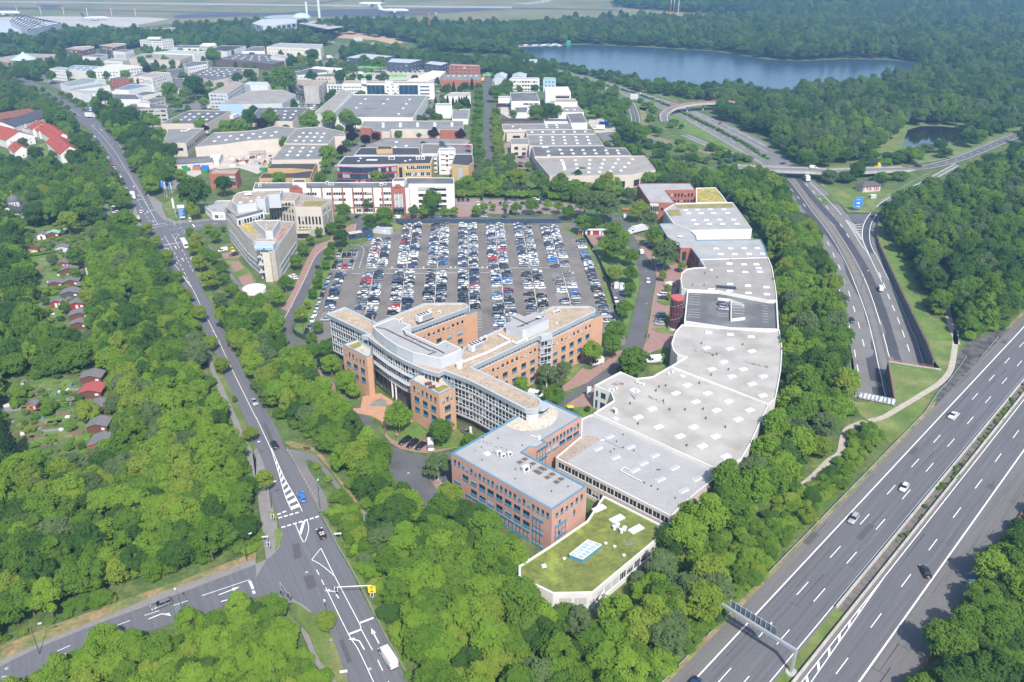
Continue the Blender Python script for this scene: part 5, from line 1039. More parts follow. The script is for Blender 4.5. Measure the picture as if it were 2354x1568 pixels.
mb.bld('tower_pier',BG,B7);mb=MB();[mb.box(tw.x-4.3,tw.x+4.3,tw.y+1.5,tw.y+4.5,z,z+.4)for z in(3.6,7.2,10.8)];mb.bld('tower_slab',GC,B7);mb=MB();[mb.box(tw.x-3.2,tw.x-1.0,tw.y+3,tw.y+3.2,z,z+2.8)for z in(.5,4.2,7.8,11.2)];mb.bld('tower_glazing',GLB,B7)
mb=MB();X0,X1,Y0,Y1=tw.x-2.2,tw.x+3.2,tw.y+.6,tw.y+5
for z in(8,10.7,13.4,16.2):
 for a,b in(((X0,Y0),(X1,Y0)),((X1,Y0),(X1,Y1)),((X0,Y0),(X0,Y1))):mb.tube((*a,z),(*b,z),.1,n=4)
for z in(8,10.7,13.4):
 mb.tube((X0,Y0,z),(X1,Y0,z+2.7),.08,n=4);mb.tube((X1,Y0,z),(X0,Y0,z+2.7),.08,n=4);mb.tube((X1,Y0,z),(X1,Y1,z+2.7),.08,n=4)
for x,y in((X0,Y0),(X1,Y0),(X1,Y1),(X0,Y1)):mb.tube((x,y,7),(x,y,17.5),.12,n=5)
mb.bld('truss',MC,B7)
mb=MB();mb.box(tw.x-4.6,tw.x+3.8,tw.y+.2,tw.y+5.5,14.8,17.0,0);mb.bld('sign_box',mat('pale_screen',(.4,.45,.48),.5),B7);mb=MB();mb.box(tw.x-4.5,tw.x+3.7,tw.y+.12,tw.y+.2,14.9,15.8);mb.bld('sign_panel',mat('sky_blue_panel',(.22,.36,.46),.5),B7)
mb=MB();mb.cyl(0,0,.55,0,.06,12);mb.v=[(tw.x-.4+x,tw.y+.1-z,15.35+y)for x,y,z in mb.v];mb.bld('logo',BLP,B7)
mb=MB();[mb.tube((tw.x-5.2+k*1.2,tw.y+.3,17.4),(tw.x-4.4+k*1.2,tw.y+6,18.1),.06,n=4)for k in rG_(8)];[mb.tube((tw.x-5.2,tw.y+.3+k*2.8,17.9),(tw.x+4.4,tw.y+.3+k*2.8,17.9),.06,n=4)for k in rG_(3)];mb.bld('sign_lattice',MC,B7)
p=g1(K01,2340,1110,0);mb=MB();mb.cyl(p.x,p.y,5,0,1.6,24);sw=mb.bld('curved_wall',WW,B7)
z8=14.0
B8=bk_(Qb,'long white office with red brick piers and dark grey flat roof behind the car park',Qc,G(K11,'-30,170 -8,112 1250,106 1352,160',z8+.35),z8,WW,RD,par=.35,cop=MC,fm=FD,eg={3:{J5:lambda L:[o for o in grid(L,62,1.15,D_('10.6,12.0 7.2,8.6 3.9,5.3 .9,2.5'),.5)if(int(o[0]*7+o[2]*3)%10)>2],Jb:0,Qa:.3},Jd:1})
A,B=g1(K11,-30,170,z8+.35),g1(K11,1352,160,z8+.35);A.z=B.z=0;d=nZ(B-A);n=Vec((d.y,-d.x,0));L=(B-A).length
for x in(505,600,695,790,885,975,1068,1160):
 mb=MB();P=A+d*(L*(x+30)/1382)+n*.15;mb.obox(P,d,.75,.5,0,z8+.5);mb.bld('pier',RBR,B8)
for x0,x1,zz in((318,412,z8+.9),(1252,1358,z8+.9)):
 mb=MB();P0,P1=A+d*(L*(x0+30)/1382),A+d*(L*(x1+30)/1382);mid=(P0+P1)/2+n*.3
 mb.obox(P0+n*.3,d,1.4,1.0,0,zz);mb.obox(P1+n*.3,d,1.4,1.0,0,zz);mb.obox(mid,d,(P1-P0).length,.9,z8-2.6,zz);mb.bld('brick_portal',RBR,B8)
 mb=MB();[mb.obox(mid+d*((k-1)*2.1),d,.35,.8,3.4,z8-2.6)for k in rG_(3)];[mb.obox(mid,d,(P1-P0).length-1.2,.2,3.6+k*.62,3.85+k*.62)for k in rG_(13)];mb.bld('white_slat',MC,B8)
 pts=[(cos(t)*2.2,sin(t)*2.2)for t in[i*pi/10 for i in rG_(11)]];mb=MB();m0=mid-n*.45;m1=mid+n*.45
 F=lambda q,o:(o+d*q[0]).to_tuple()[:2]+(zz-.6+q[1],)
 mb.face([F(q,m1)for q in pts]);[mb.face([F(pts[k],m1),F(pts[k+1],m1),F(pts[k+1],m0),F(pts[k],m0)][::-1])for k in rG_(10)];mb.bld('arch_gable',RBR,B8)
mb=MB();P0=A+d*(L*.22);mb.obox((P0+B)/2+n*.08,d,(B-P0).length,.2,3.0,3.7);mb.bld('brick_band',RBR,B8)
P0=A+d*(L*(1305+30)/1382)+n*1.6;b1('obox',(P0,d,6,3,3.0,3.4),'porch',DS,B8);mb=MB();[mb.obox(P0+d*k,d,.2,2.6,0,3)for k in(-2.6,0,2.6)];mb.bld('porch_post',DS,B8)
bk_('','','',G(K11,'335,112 345,80 450,80 458,112',17.2),17,WW,RD,par=.25,bs_=z8,root=B8,wn_=Qh,rn_=Qi);bk_('','','',G(K11,'1250,100 1270,68 1385,68 1360,100',17),16.8,WW,RD,par=.25,bs_=z8,root=B8,wn_=Qh,rn_=Qi);acs(B8,K11,D_('655,115 680,125 700,125 1150,130 1185,122 35,140'),z8,1.5,.1)
bk_('','','',G(K11,[(1352,162),(1250+102,110),(1392,64),(1815,66),(1822,124),(1410,124),(1405,160)],z8+.3),z8,WW,RD,par=.3,root=B8,wn_='annex_wall',rn_='annex_roof',fm=FD,eg={4:{J5:lambda L:grid(L,5,6.5,D_('10.4,12.2 7,8.6 3.6,5.2 .6,2.2'),1),Jb:4,'pm':GLASS},Jd:1})
z9=12.5
B9=bk_(Qb,'yellow panelled office with dark curved glass front and red bands',Qc,G('f','128,192 190,124 590,120 872,120 852,182 640,186 590,188',z9+.4),z9,YBRICK,RK,par=.4,cop=SILV,pw=.8,fm=FD,eg={4:{J5:lambda L:grid(L,13,1.2,[(9.5,11.6)],.6)+grid(L,13,1.3,[(5.4,7.6)],1),Jb:0,'fm':FW},5:{J5:lambda L:[(L*.25,L*.75,2,11)],Jb:2},Jd:1})
P=f0_(G('f','128,192 300,200 480,196 590,188',z9+.4));n=Vec((0,-1,0));crt(B9,[p+n*.5 for p in P],.5,z9-.4,3,1.6,gm=GLB,fm=FD,bdm=RP_,spd=.8,name='curved_glazing')
mb=MB()
Q=f0_(G('f','112,190 300,198 480,194 590,186 600,182 590,180 300,186 150,182',z9+.4));mb.prism([p+n*1.2 for p in Q],z9-.3,z9+.35);mb.bld('eaves',SILV,B9)
acs(B9,'f',D_('540,140 560,140 770,135 790,140 750,140'),z9,2.0,0);skl(B9,'f',[(398,152)],z9,7,2,0,gm=SKYG);skl(B9,'f',D_('310,140 295,160 690,152 655,160'),z9,1.5,1.2)
bk_('','','',G('f','262,116 310,58 760,60 772,116',z9+1),z9+.8,GC,RK,par=.3,root=B9,wn_='rear_wall',rn_='rear_roof');bk_('','','',G('f','432,72 445,45 545,45 555,70',16.3),16,YBRICK,RK,par=.3,bs_=z9,root=B9,wn_=Qh,rn_=Qi)
B9b=bk_('parking_garage','white parking garage with rooftop cars and round holed stair tower','parking garage',G('f','778,105 782,28 1168,32 1168,108 1036,108 1036,85 908,85 905,105',12.3),12,WW,mat('deck_surface',(.16,.14,.13),.9,.15,.1),par=.3,fm=FD,eg={6:{J5:lambda L:[]},7:{J5:lambda L:[(L*.1,L*.9,z,z+1.2)for z in(1,4,7,9.6)],Jb:0},Jd:1})
bk_('','','',G('f','908,84 912,64 1038,64 1036,84',15.3),15,WW,RG_,par=.3,root=B9b,wn_='stair_tower_wall',rn_='stair_tower_roof',fm=FD,eg={3:{J5:lambda L:[(L*a,L*b,z,z+.5)for z in(2.5,6,9.5,12.5)for a,b in((.12,.4),(.62,.92))],Jb:0},Jd:1})
P=G('f','970,124 970,158 970,192',0);q0,q1=[Vec((p.x,p.y,0))for p in G('f',[(908,84),(1036,84)],15.3)];q0,q1=(q0,q1)if q0.x<q1.x else(q1,q0)
for z in(6.2,9.2,12.0):
 mb=MB();mb.cyl(0,0,.8,0,.1,14);c_=(q0+q1)/2;mb.v=[(c_.x+x,c_.y-.05-z_,z+y)for x,y,z_ in mb.v];mb.bld('round_window',FD,B9b)
B9c=bk_(Qb,'yellow panelled corner block with dark roof and red edged stair glazing',Qc,G('f','1008,186 1035,108 1168,108 1178,165 1140,197',z9+.4),z9,YBRICK,RK,par=.4,cop=SILV,fm=FD,eg={4:{J5:lambda L:[(L*.34,L*.66,1,11.6)],Jb:2},Jd:1})
mb=MB();q=G('f',[(1150,190),(1182,130)],z9);mb.obox((q[0]+q[1])/2,nZ(q[1]-q[0]),(q[1]-q[0]).length*.6,.5,1,z9);mb.bld('red_fin',RP_,B9c)
def bb(lb_,cat,reg,pts,z,wall,rf_,au=None,sky=None,name=None,par=.35,**k):
 if isinstance(reg,list):P=[q for r,p in reg for q in G(r,p,z+par)]
 else:P=G(reg,pts,z+par)
 o=bk_(name or{J3:Q5,J8:Qb,'house':'house'}.get(cat,'building'),lb_,{J3:Q5,J8:Qc}.get(cat,cat),P,z,wall,rf_,par=par,au=au,**k)
 if sky:skl(o,sky[0],sky[1],z,2.0,3.0,gm=MC)
 return o
def grd(a,b,c,d,nx,ny):
 out=[]
 for j in rG_(ny):
  for i in rG_(nx):
   u,v=(i+.5)/nx,(j+.5)/ny;out.append(tuple((a[k]*(1-u)+b[k]*u)*(1-v)+(d[k]*(1-u)+c[k]*u)*v for k in(0,1)))
 return out
O3=dict(flr=3,pt_=3.2,w_=1.7,h_=1.6,z0=1.0);O4=dict(flr=4,pt_=3.2,w_=1.7,h_=1.5,z0=1.0);O2=dict(flr=2,pt_=3.2,w_=1.7,h_=1.5,z0=1.0);SL=dict(flr=1,pt_=2.2,w_=.8,h_=8.0,z0=1.2,margin=1);SLs=dict(flr=1,pt_=2.2,w_=.8,h_=4.0,z0=1.0);RB=dict(flr=4,pt_=4.2,w_=3.6,h_=1.6,z0=1.2)
GH='flat roofed halls of the industrial estate'
bb('pale grey roofed hall nearest the car park trees, large roof with rows of lights',J3,'h','400,375 295,252 1040,240 1112,335 940,370 480,378',8,CM,RB_,au=dict(flr=1,pt_=7,w_=4.5,h_=4,z0=.6),sky=('h',grd((520,255),(1020,250),(900,350),(560,370),5,4)+D_('480,270 492,300 500,330 490,285 500,315')),gr_=GH,fm=FD)
bb('dark striped roof hall behind the pale grey roofed hall',J3,'q','458,778 436,700 985,695 1000,713 1155,712 1200,772 600,778',8.4,CM,RD,sky=('q',grd((600,712),(1130,722),(1150,765),(630,770),6,2)+D_('525,705 550,705 560,740 565,770')),gr_=GH)
bb('mid grey hall with three rows of roof lights',J3,'q','415,698 398,612 925,607 985,695',8.2,CM,RM,sky=('q',grd((460,618),(900,615),(930,690),(460,690),5,3)),gr_=GH)
bb('narrow mid grey hall between two wider halls',J3,'q','395,610 388,575 890,570 925,607',8.0,CM,RM,sky=('q',grd((390,578),(880,575),(890,600),(400,605),6,1)),gr_=GH)
bb('grey hall with paired roof lights in front of the brown brick strip',J3,'q','212,574 206,530 735,526 750,570',7.4,CM,RM,sky=('q',D_('290,548 345,568 548,538 625,538 550,555 630,556')),gr_=GH)
bb('cream office annex with four doors at the hall corner',J8,'q','275,685 270,640 405,636 415,684',8,CM,RM,au=dict(flr=2,pt_=4.2,w_=2.6,h_=2,z0=.6),fm=FD)
bb('low cream annex with ribbon windows left of the hall',J8,'q','242,600 228,578 385,575 392,598',6,CM,RM,au=dict(flr=1,pt_=7,w_=5.5,h_=1.8,z0=2.5),fm=FD)
bb('brown brick strip building with black pebbled roof',J3,'q','202,512 196,488 525,487 530,512',6.4,BBRICK,RK,au=dict(flr=1,pt_=4,w_=2.4,h_=1.6,z0=3),fm=FW)
bb('long low building with dark roof joining the white box hall',J3,'q','530,510 525,487 730,487 735,510',6.4,WW,RD,au=dict(flr=1,pt_=2.4,w_=1.4,h_=1,z0=3))
bb('white box hall with dark grey stepped roof beside the lorry yard',J3,'q','735,522 700,450 820,442 862,520',8.5,WW,RD)
bb('hall with beige roof and three roof lights behind the white box hall',J3,'q','640,440 628,388 788,386 835,440',6,WW,mat('beige_roof',(.24,.215,.19),.9,.1,.1),sky=('q',D_('672,402 745,395 705,420 762,420')))
bb('white block with brown gravel roof at the edge of the lawn',J3,'q','612,362 616,336 766,336 786,362',9.5,WW,GVD)
Q4=bb('white framed building with open terrace under its roof',J8,'q','540,290 530,246 714,244 735,290',13,WW,WW,eg={3:{J5:lambda L:[(L*.4,L*.95,8.6,11.2),(L*.2,L*.95,4.6,6.6),(L*.2,L*.95,.8,3)],Jb:3,'fm':FD},Jd:1})
bb('white office with dark flat roof and a ribbon of windows',J8,'q','278,356 268,290 468,287 498,354',9,WW,RD,eg={3:{J5:lambda L:grid(L,10,1.5,[(6,7.6)],L*.42,L*.98),Jb:0},Jd:1})
bb('low white annex with dark roof in front of the white office',J8,'q','310,443 303,400 396,398 400,442',5,WW,RD);bb('small white block between the two low annexes',J8,'q','400,408 398,385 492,384 495,412',7,WW,RG_)
bb('white bridge wing on legs over the parking court',J8,'q','178,332 180,316 275,316 278,332',8,WW,RG_,bs_=4)
bb('pale blue and white office block at the north east',J8,'q','522,190 530,172 618,174 620,190',11,BLUEW,RG_,au=O3);bb('white office with long ribbon windows at the end of the avenue',J8,'q','262,186 275,174 490,174 494,188',11,WW,RG_,au=dict(flr=3,pt_=2.6,w_=2,h_=1.6,z0=1),fm=FD)
def gbl(lb_,cat,reg,ridge,eave_a,eave_b,zr,ze,wall,rf_,name='house',zb=0,wins=None,**k):
 """pitched roof: ridge points (2) and eave lines (2 points each) read off the photo"""
 R=G(reg,ridge,zr);E1=G(reg,eave_a,ze);d=(R[1]-R[0]);d.z=0
 off=E1[0]-R[0];t=d.normalized();off-=t*off.dot(t);off.z=0
 E1=[Vec((r.x+off.x,r.y+off.y,ze))for r in R];E2=[Vec((r.x-off.x,r.y-off.y,ze))for r in R]
 c=(R[0]+R[1])/2;o=thg(name,lb_,cat,(c.x,c.y,zb),**k);xcl([E1[0],E1[1],E2[1],E2[0]])
 w_=MB()
 for a,b in((E1[0],E1[1]),(E1[1],E2[1]),(E2[1],E2[0]),(E2[0],E1[0])):w_.face([(a.x,a.y,zb),(b.x,b.y,zb),(b.x,b.y,ze),(a.x,a.y,ze)])
 for i in(0,1):w_.face([E1[i],R[i],E2[i]])
 w_.bld('wall',wall,o);m=MB();tt=t*.35;od=off.normalized()*.4;dz=-.4*(zr-ze)/max(off.length,.1)
 for E,s in((E1,1),(E2,-1)):
  a,b=R[0]-tt,R[1]+tt;e,f=E[1]+tt+od*s,E[0]-tt+od*s;e.z+=dz;f.z+=dz
  P=[a,b,e,f];up=[p+Vec((0,0,.16))for p in P];m.face(up);m.face(P[::-1])
  for i in rG_(4):m.face([P[i],P[(i+1)%4],up[(i+1)%4],up[i]])
 m.bld('roof',rf_,o)
 if wins:
  for(A,B)in((E1[0],E2[0]),(E1[1],E2[1]),(E1[0],E1[1]),(E2[0],E2[1])):
   L=(B-A).length;dd=nZ(B-A);nn=Vec((dd.y,-dd.x,0));mid=(A+B)/2
   if nn.dot(c-mid)>0:A,B,dd,nn=B,A,-dd,-nn
   if nn.dot(-mid)<=0:continue
   ops=aop(L,ze,max(1,int(ze/2.6)),wins,1.1,1.2,z0=.9,fh=2.7)
   awn(o,A+nn*.1,B+nn*.1,ops,FW,None,1,None,.2,depth=.08)
 return o,R,E1,E2
gbl('grey metal hall with low pitched roof, left of the twin pair',Q5,'q',[(205,132),(190,160)],[(150,170),(150,190)],None,9,7,GC,GC,name=Q5,gr_='twin pitched metal halls');gbl('grey metal hall with low pitched roof, right of the twin pair',Q5,'q',[(345,130),(335,160)],[(285,170),(275,190)],None,9,7,GC,GC,name=Q5,gr_='twin pitched metal halls')
bb('wide grey roofed white hall behind the green trees',J3,K10,'700,1052 888,868 1577,872 1440,1082 720,1076',9,WW,RM,sky=(K10,D_('1005,910 1210,912 1412,913 962,952 1172,953 1382,955 922,990 1352,995 1312,1047')),cop=MC,par=.7,gr_=GH)
bb('long white wing with beige roof along the wide grey hall',J3,K10,'524,1046 790,820 886,848 700,1046 600,1056',10.5,WW,RB_,au=dict(flr=1,pt_=30,w_=6,h_=1.5,z0=4),gr_=GH)
W10=bb('long white four storey office with dark glass sections',J8,K10,'795,768 830,742 1625,748 1638,768',14,WW,GVD,eg={3:{J5:lambda L:[(L*.01+i*2.4,L*.01+i*2.4+1.8,z,z+1.5)for z in(3.5,6.8,10)for i in rG_(int(L*.2/2.4))]+[(L*.26,L*.455,3.2,12.8),(L*.61,L*.82,3.2,12.8)]+[(L*.475+i*5,L*.475+i*5+2.2,z,z+1.2)for z in(3.8,7,10.4)for i in rG_(3)]+[(L*.84,L*.945,z,z+1.4)for z in(1,4.2,7.4,10.6)],Jb:3,'pm':GLB,Qa:0},Jd:1})
bk_('','','',G(K10,'1185,745 1188,735 1255,735 1258,750',16.3),16,WW,RG_,par=.3,bs_=14,root=W10,wn_=Qh,rn_=Qi);bk_('','','',G(K10,'965,740 967,722 1012,722 1014,742',17.3),17,WW,RG_,par=.3,bs_=14,root=W10,wn_=Qh,rn_=Qi)
bb('beige concrete tower block with vertical glass slot',J8,K10,'436,796 520,735 660,738 572,800',14.5,CN,GVD,eg={3:{J5:lambda L:[(L*.42,L*.55,.5,13)],Jb:0},2:{J5:lambda L:grid(L,7,2.2,D_('1.5,4 5,7.4 8.4,10.8 11.6,13.4'),.5),Jb:0},Jd:1},fm=ST_)
bb('dark glass office block behind the beige tower',J8,K10,'288,745 322,730 522,733 440,790',14,CN,GVD,au=dict(flr=4,pt_=3.2,w_=3.0,h_=2.8,z0=.8),pm=GLB,fm=DS)
bb('white gridded link building with square panes',J8,K10,'648,784 652,772 800,774 800,788',12,WW,RG_,au=dict(flr=5,pt_=2.4,w_=1.8,h_=1.7,z0=.6),bl_=0)
bb('white windowless cube on the avenue with one slit window',J3,K10,'1648,972 1656,950 1800,950 1800,974',10,WW,RG_);bb('white flat roofed pavilion behind the row of conifers',J3,K10,'1716,890 1800,848 1968,850 1972,885',6.5,WW,RW_)
bb('low grey roofed annex beside the white cube',J3,K10,'1800,1060 1805,1008 1965,1003 1950,1095 1802,1095',4,WW,RM)
RBH=bb('red and cream brick hall with grey roof and many dome lights',J3,K10,'960,1168 990,1112 1905,1110 1905,1195 1680,1192 1430,1186 1240,1190 1230,1212 1150,1210 1075,1195 1060,1175',7.5,CM,RM,sky=(K10,grd((1090,1125),(1880,1125),(1880,1160),(1090,1175),5,3)),gr_=GH)
for pts in(D_('958,1172 1060,1178 1064,1174 962,1168'),D_('1072,1200 1150,1214 1235,1215 1236,1210 1150,1209'),D_('1690,1196 1905,1198 1905,1194 1690,1192')):
 P=[Vec((p.x,p.y,0))for p in G(K10,pts[:2],7.8)];mb=MB();mb.obox((P[0]+P[1])/2+Vec((0,-.15,0)),nZ(P[1]-P[0]),(P[1]-P[0]).length,.3,0,7.9);mb.bld('red_brick_facing',RBR,RBH)
bb('grey roofed red brick hall behind the parking garage',J3,K10,'1002,1335 1190,1268 1955,1276 1985,1312 1525,1382 1012,1352',7,RBR,RM,sky=(K10,D_('1290,1305 1380,1340 1385,1365 1280,1350')),gr_=GH)
bb('cream hall with three stepped grey roofs, rear step',J3,'g','800,125 845,62 890,22 1040,10 1200,45 1215,75 1140,78 1095,128',8.2,CM,RM,sky=('g',grd((920,38),(1100,45),(1060,118),(840,118),4,3)),gr_=GH)
bb('cream hall with dome lights and water stained roof above the black roofed office',J3,'g','715,236 808,127 1092,128 1050,232',7.8,CM,RM,sky=('g',grd((830,140),(1040,140),(990,215),(780,215),3,3)),gr_=GH)
bb('long curved cream hall overlooking the pipe yard',J3,'g','202,150 328,50 480,46 622,34 740,5 892,22 822,88 550,108 380,132',8.4,CM,RM,sky=('g',grd((340,70),(800,30),(740,80),(280,125),6,2)),gr_=GH)
bb('cream hall with window band and red roofed link left of the pipe yard',J3,'g','-10,122 20,24 262,20 140,122',9,CM,RM,au=dict(flr=1,pt_=5,w_=3.6,h_=2,z0=4),fm=FD,sky=('g',D_('115,38 140,38 160,28')),gr_=GH)
bb('dark roofed office with yellow walls, rear part',J8,'g','688,292 716,258 1022,258 996,302 860,292',5.5,YBRICK,RK,au=dict(flr=1,pt_=3,w_=1.5,h_=1.2,z0=2));bb('dark roofed office with yellow walls, front part',J8,'g','632,358 660,322 860,320 998,302 976,358',5,YBRICK,RK,au=dict(flr=1,pt_=3,w_=1.5,h_=1.2,z0=2))
RBO=bb('red brick office with green glass front beside the pipe yard',J8,'g','296,328 330,288 368,298 502,296 472,330 368,328',9,RBR,GVD,eg={4:{J5:lambda L:[(L*.05,L*.95,5.4,8.2),(L*.05,L*.95,1.8,4.6)],Jb:6,'pm':GLASS},Jd:1})
gbl('low store row with dark roof at the pipe yard','shed','g',[(80,235),(320,218)],[(100,262),(322,240)],None,4.4,3.4,CM,RD,name='shed');gbl('white storage tent in the pipe yard','tent','g',[(310,205),(372,203)],[(322,240),(390,238)],None,5,3.5,WW,WW,name='storage_tent')
bb('low glass pavilion with wide flat roof beside the beige office','pavilion',K01,'1880,330 2000,276 2190,276 2070,385 1945,385',4,WW,RG_,name='pavilion',au=dict(flr=1,pt_=2.4,w_=2,h_=2,z0=.8))
bb('grey concrete office with stacked window bands near the main road',J8,'n','20,532 48,508 200,502 334,523 320,545 75,550',14,CN,RD,au=RB,fm=FW)
bb('grey concrete office wing behind the banded office',J8,'n','130,505 210,464 306,460 310,478 200,508',14,CN,RD,au=RB);bb('white roof plant block on the banded office','building','n','88,500 110,490 190,492 188,508',17,WW,RG_,bs_=14,par=.2)
BH=bb('light blue clad hall with long beige roof',J3,'n','720,514 970,400 1222,404 1312,440 1205,508 905,512',9,GC,RB_,gr_=GH)
P=[Vec((p.x,p.y,0))for p in G('n',[(720,514),(905,512)],9.35)];mb=MB();mb.obox((P[0]+P[1])/2+Vec((0,-.12,0)),nZ(P[1]-P[0]),(P[1]-P[0]).length+.2,.25,0,9.4);mb.bld('blue_front',BLUEW,BH)
bb('grey panelled office with ribbon windows left of the blue hall',J8,'n','640,428 830,340 912,350 785,432',13,GC,GVD,au=dict(flr=4,pt_=2.6,w_=2.2,h_=1.5,z0=.9));bb('tall grey metal block behind the blue hall',J3,'n','910,356 945,340 1092,342 1095,362 960,368',13.5,GC,GC)
bb('dark roofed cream hall in front of the blue hall',J3,'n','262,662 490,560 812,562 626,662',7,CM,RD,sky=('n',grd((480,575),(760,572),(640,640),(380,645),4,3)),gr_=GH);bb('dark roofed cream hall with copper beech at its corner',J3,K10,'-40,1080 25,990 492,988 395,1072 335,1116 190,1114',7,CM,RD,sky=(K10,grd((120,1005),(430,1005),(330,1095),(180,1100),3,3)),gr_=GH)
TH=bb('white office with red sign panel on its blank end wall',J8,'m','1060,394 1150,368 1308,366 1166,406',13,WW,GVD,eg={2:{J5:lambda L:grid(L,8,2.2,D_('1.2,2.8 4.6,6.2 8,9.6 10.8,12'),1)},Jd:1})
P=[Vec((p.x,p.y,0))for p in G('m',[(1060,394),(1166,406)],13.35)];dd=nZ(P[1]-P[0]);nn=Vec((dd.y,-dd.x,0))
cu=bpy.data.curves.new('lettering','FONT');cu.body='THOLL';cu.size=4.4;cu.extrude=.05;cu.align_x='CENTER';to=bpy.data.objects.new('tmp',cu);C.objects.link(to)
dg=bpy.context.evaluated_depsgraph_get();tme=bpy.data.meshes.new_from_object(to.evaluated_get(dg));bpy.data.objects.remove(to);tme.materials.clear();tme.materials.append(mat('sign_letters',(.2,.16,.16),.6))
c_=P[0].lerp(P[1],.6)+nn*.12;o=plc('lettering',tme,TH,(c_.x-TH.location.x,c_.y-TH.location.y,7.6));o.rotation_euler=(pi/2,0,atan2(dd.y,dd.x))
mb=MB();c_=P[0].lerp(P[1],.2)+nn*.12;mb.obox(c_,dd,4.6,.1,7.2,11);mb.bld('logo',RP_,TH);mb=MB();mb.obox(c_+nn*.06,dd,3.6,.06,7.8,10.4);mb.obox(c_+nn*.1,dd,.5,.06,7.8,10.4);mb.bld('logo_mark',WW,TH)
bb('white end office with grey panels facing the avenue of oaks',J8,'n','445,206 520,182 640,182 630,202 480,228',12,WW,RD,au=O3);bb('large hall with dark roof and scattered white lights',J3,'n','482,288 640,226 1022,240 788,312 680,332',7.5,CM,RD,au=dict(flr=1,pt_=2.6,w_=1.4,h_=1,z0=4),sky=('n',grd((640,235),(960,245),(760,305),(540,285),5,4)),gr_=GH)
bb('brown walled hall with dark roof below the long cream office',J3,'n','695,168 870,126 1110,130 1240,176 1130,206 950,182',7,BBRICK,RD,sky=('n',grd((860,135),(1100,140),(1140,185),(780,165),5,3)),gr_=GH);bb('white roof pavilion with railing on the brown hall','building','n','1115,146 1165,126 1252,142 1225,160',10,WW,RG_)
bb('long cream office with rows of small windows at the back of the estate',J8,K10,'95,432 215,396 615,408 592,452 300,440',13,mat('pale_cream',(.6,.55,.46),.85,.05,.2),RG_,au=dict(flr=3,pt_=4,w_=1.3,h_=1.5,z0=1.5));bb('grey roofed white hall at the left end of the long cream office',J3,K10,'-130,470 -40,430 75,428 80,470',9,WW,RD)
bb('white hall with black roof among the rear trees',J3,'n','640,94 740,62 928,66 782,108',9,WW,RK,gr_=GH);bb('small white tower office with white roof at the back',J8,'n','572,60 600,44 690,44 702,56 640,68',11,WW,WW,au=O3);bb('grey roofed white hall left of the small white tower',J3,'n','355,72 420,58 575,62 570,80 420,80',7,WW,RD,gr_=GH)
bb('broad pale hall with beige roof and white walls',J3,'n','30,160 130,122 525,132 420,178 150,168',8,CM,RB_,gr_=GH);bb('broad hall with pale green roof',J3,'n','212,116 400,95 628,108 525,130',9,WW,mat('pale_green_roof',(.34,.38,.33),.9,.1,.05),gr_=GH)
SW=bb('white stepped office with blue glass centre tower',J8,'m','1070,115 1165,100 1230,112 1318,103 1328,112 1240,125 1165,122',13,WW,GVD,au=O4);
P=g1('m',1195,118,13);b1(J2,(P.x-7,P.x+7,P.y-5,P.y-3,0,14.5),'glass_tower',GLB,SW);b1(J2,(P.x-8,P.x+8,P.y-6,P.y+2,14.5,17),'white_crown',WW,SW)
for nm,pts in(('left',D_('502,184 560,168 690,160 724,168 722,176 640,196')),('right',D_('757,157 880,140 962,142 967,152 872,174'))):bb('dark brown brick office with cream edged roof, '+nm+' of the pair',J8,'m',pts,15,BBRICK,GVD,cop=CM,par=.8,pw=.8,au=dict(flr=3,pt_=3.4,w_=2.6,h_=3.2,z0=1.4),fm=CM)
bb('white office box with tall black slot windows, nearer one',J8,'m','630,242 735,222 824,226 768,248',12,WW,RD,au=SL,fm=FD);bb('white office box with tall black slot windows, further one',J8,'m','866,202 945,188 1026,193 958,208',12,WW,RD,au=SL,fm=FD);bb('low white office with green roof and slot windows',J8,'m','790,274 860,258 988,262 940,282',7,WW,mat('green_roof_felt',(.25,.3,.24),.9,.1,.1),au=SLs,fm=FD)
bb('white four storey office with flat roof left of the grey hall',J8,'m','378,338 450,320 522,330 502,350',10.5,WW,RG_,au=dict(flr=3,pt_=2.8,w_=1.5,h_=1.4,z0=1.5));bb('grey roofed hall behind the white four storey office',J3,'m','505,338 560,308 772,318 690,358',9,WW,mat('blue_grey_roof',(.22,.25,.29),.9,.1,.05),sky=('m',grd((570,318),(740,325),(680,350),(540,345),3,2)),gr_=GH);bb('white office with long window rows and beige hall roof behind',J8,'m','682,350 820,306 930,302 1092,320 905,344 912,352',9.5,WW,mat('cream_roof',(.5,.49,.44),.9,.06,.05),au=O3)
bb('green roofed shed hall beside the service yard',J3,'m','460,454 640,406 808,420 540,474',6,WW,mat('sage_roof',(.2,.24,.23),.9,.1,.05),sky=('m',[(760,420),(740,430)]),gr_=GH);bb('hall with a row of roller doors in front of the green roofed shed',J3,'m','540,480 770,446 842,464 565,504',6,WW,mat('sage_roof',(.2,.24,.23)),eg={3:{J5:lambda L:grid(L,7,4,[(.4,4)],2),'fm':FD,Jb:0,'pm':GLB,Qa:0},Jd:1},gr_=GH)
bb('small red brick cube office',J8,'m','842,414 905,400 990,410 900,424',10,RBR,RD,au=dict(flr=3,pt_=5,w_=1.4,h_=1.2,z0=1.2));bb('white hall with blue panelled roof',J3,'m','876,496 1010,452 1165,462 985,500',6,WW,mat('blue_roof_panels',(.12,.17,.25),.4,.4,.6),gr_=GH)
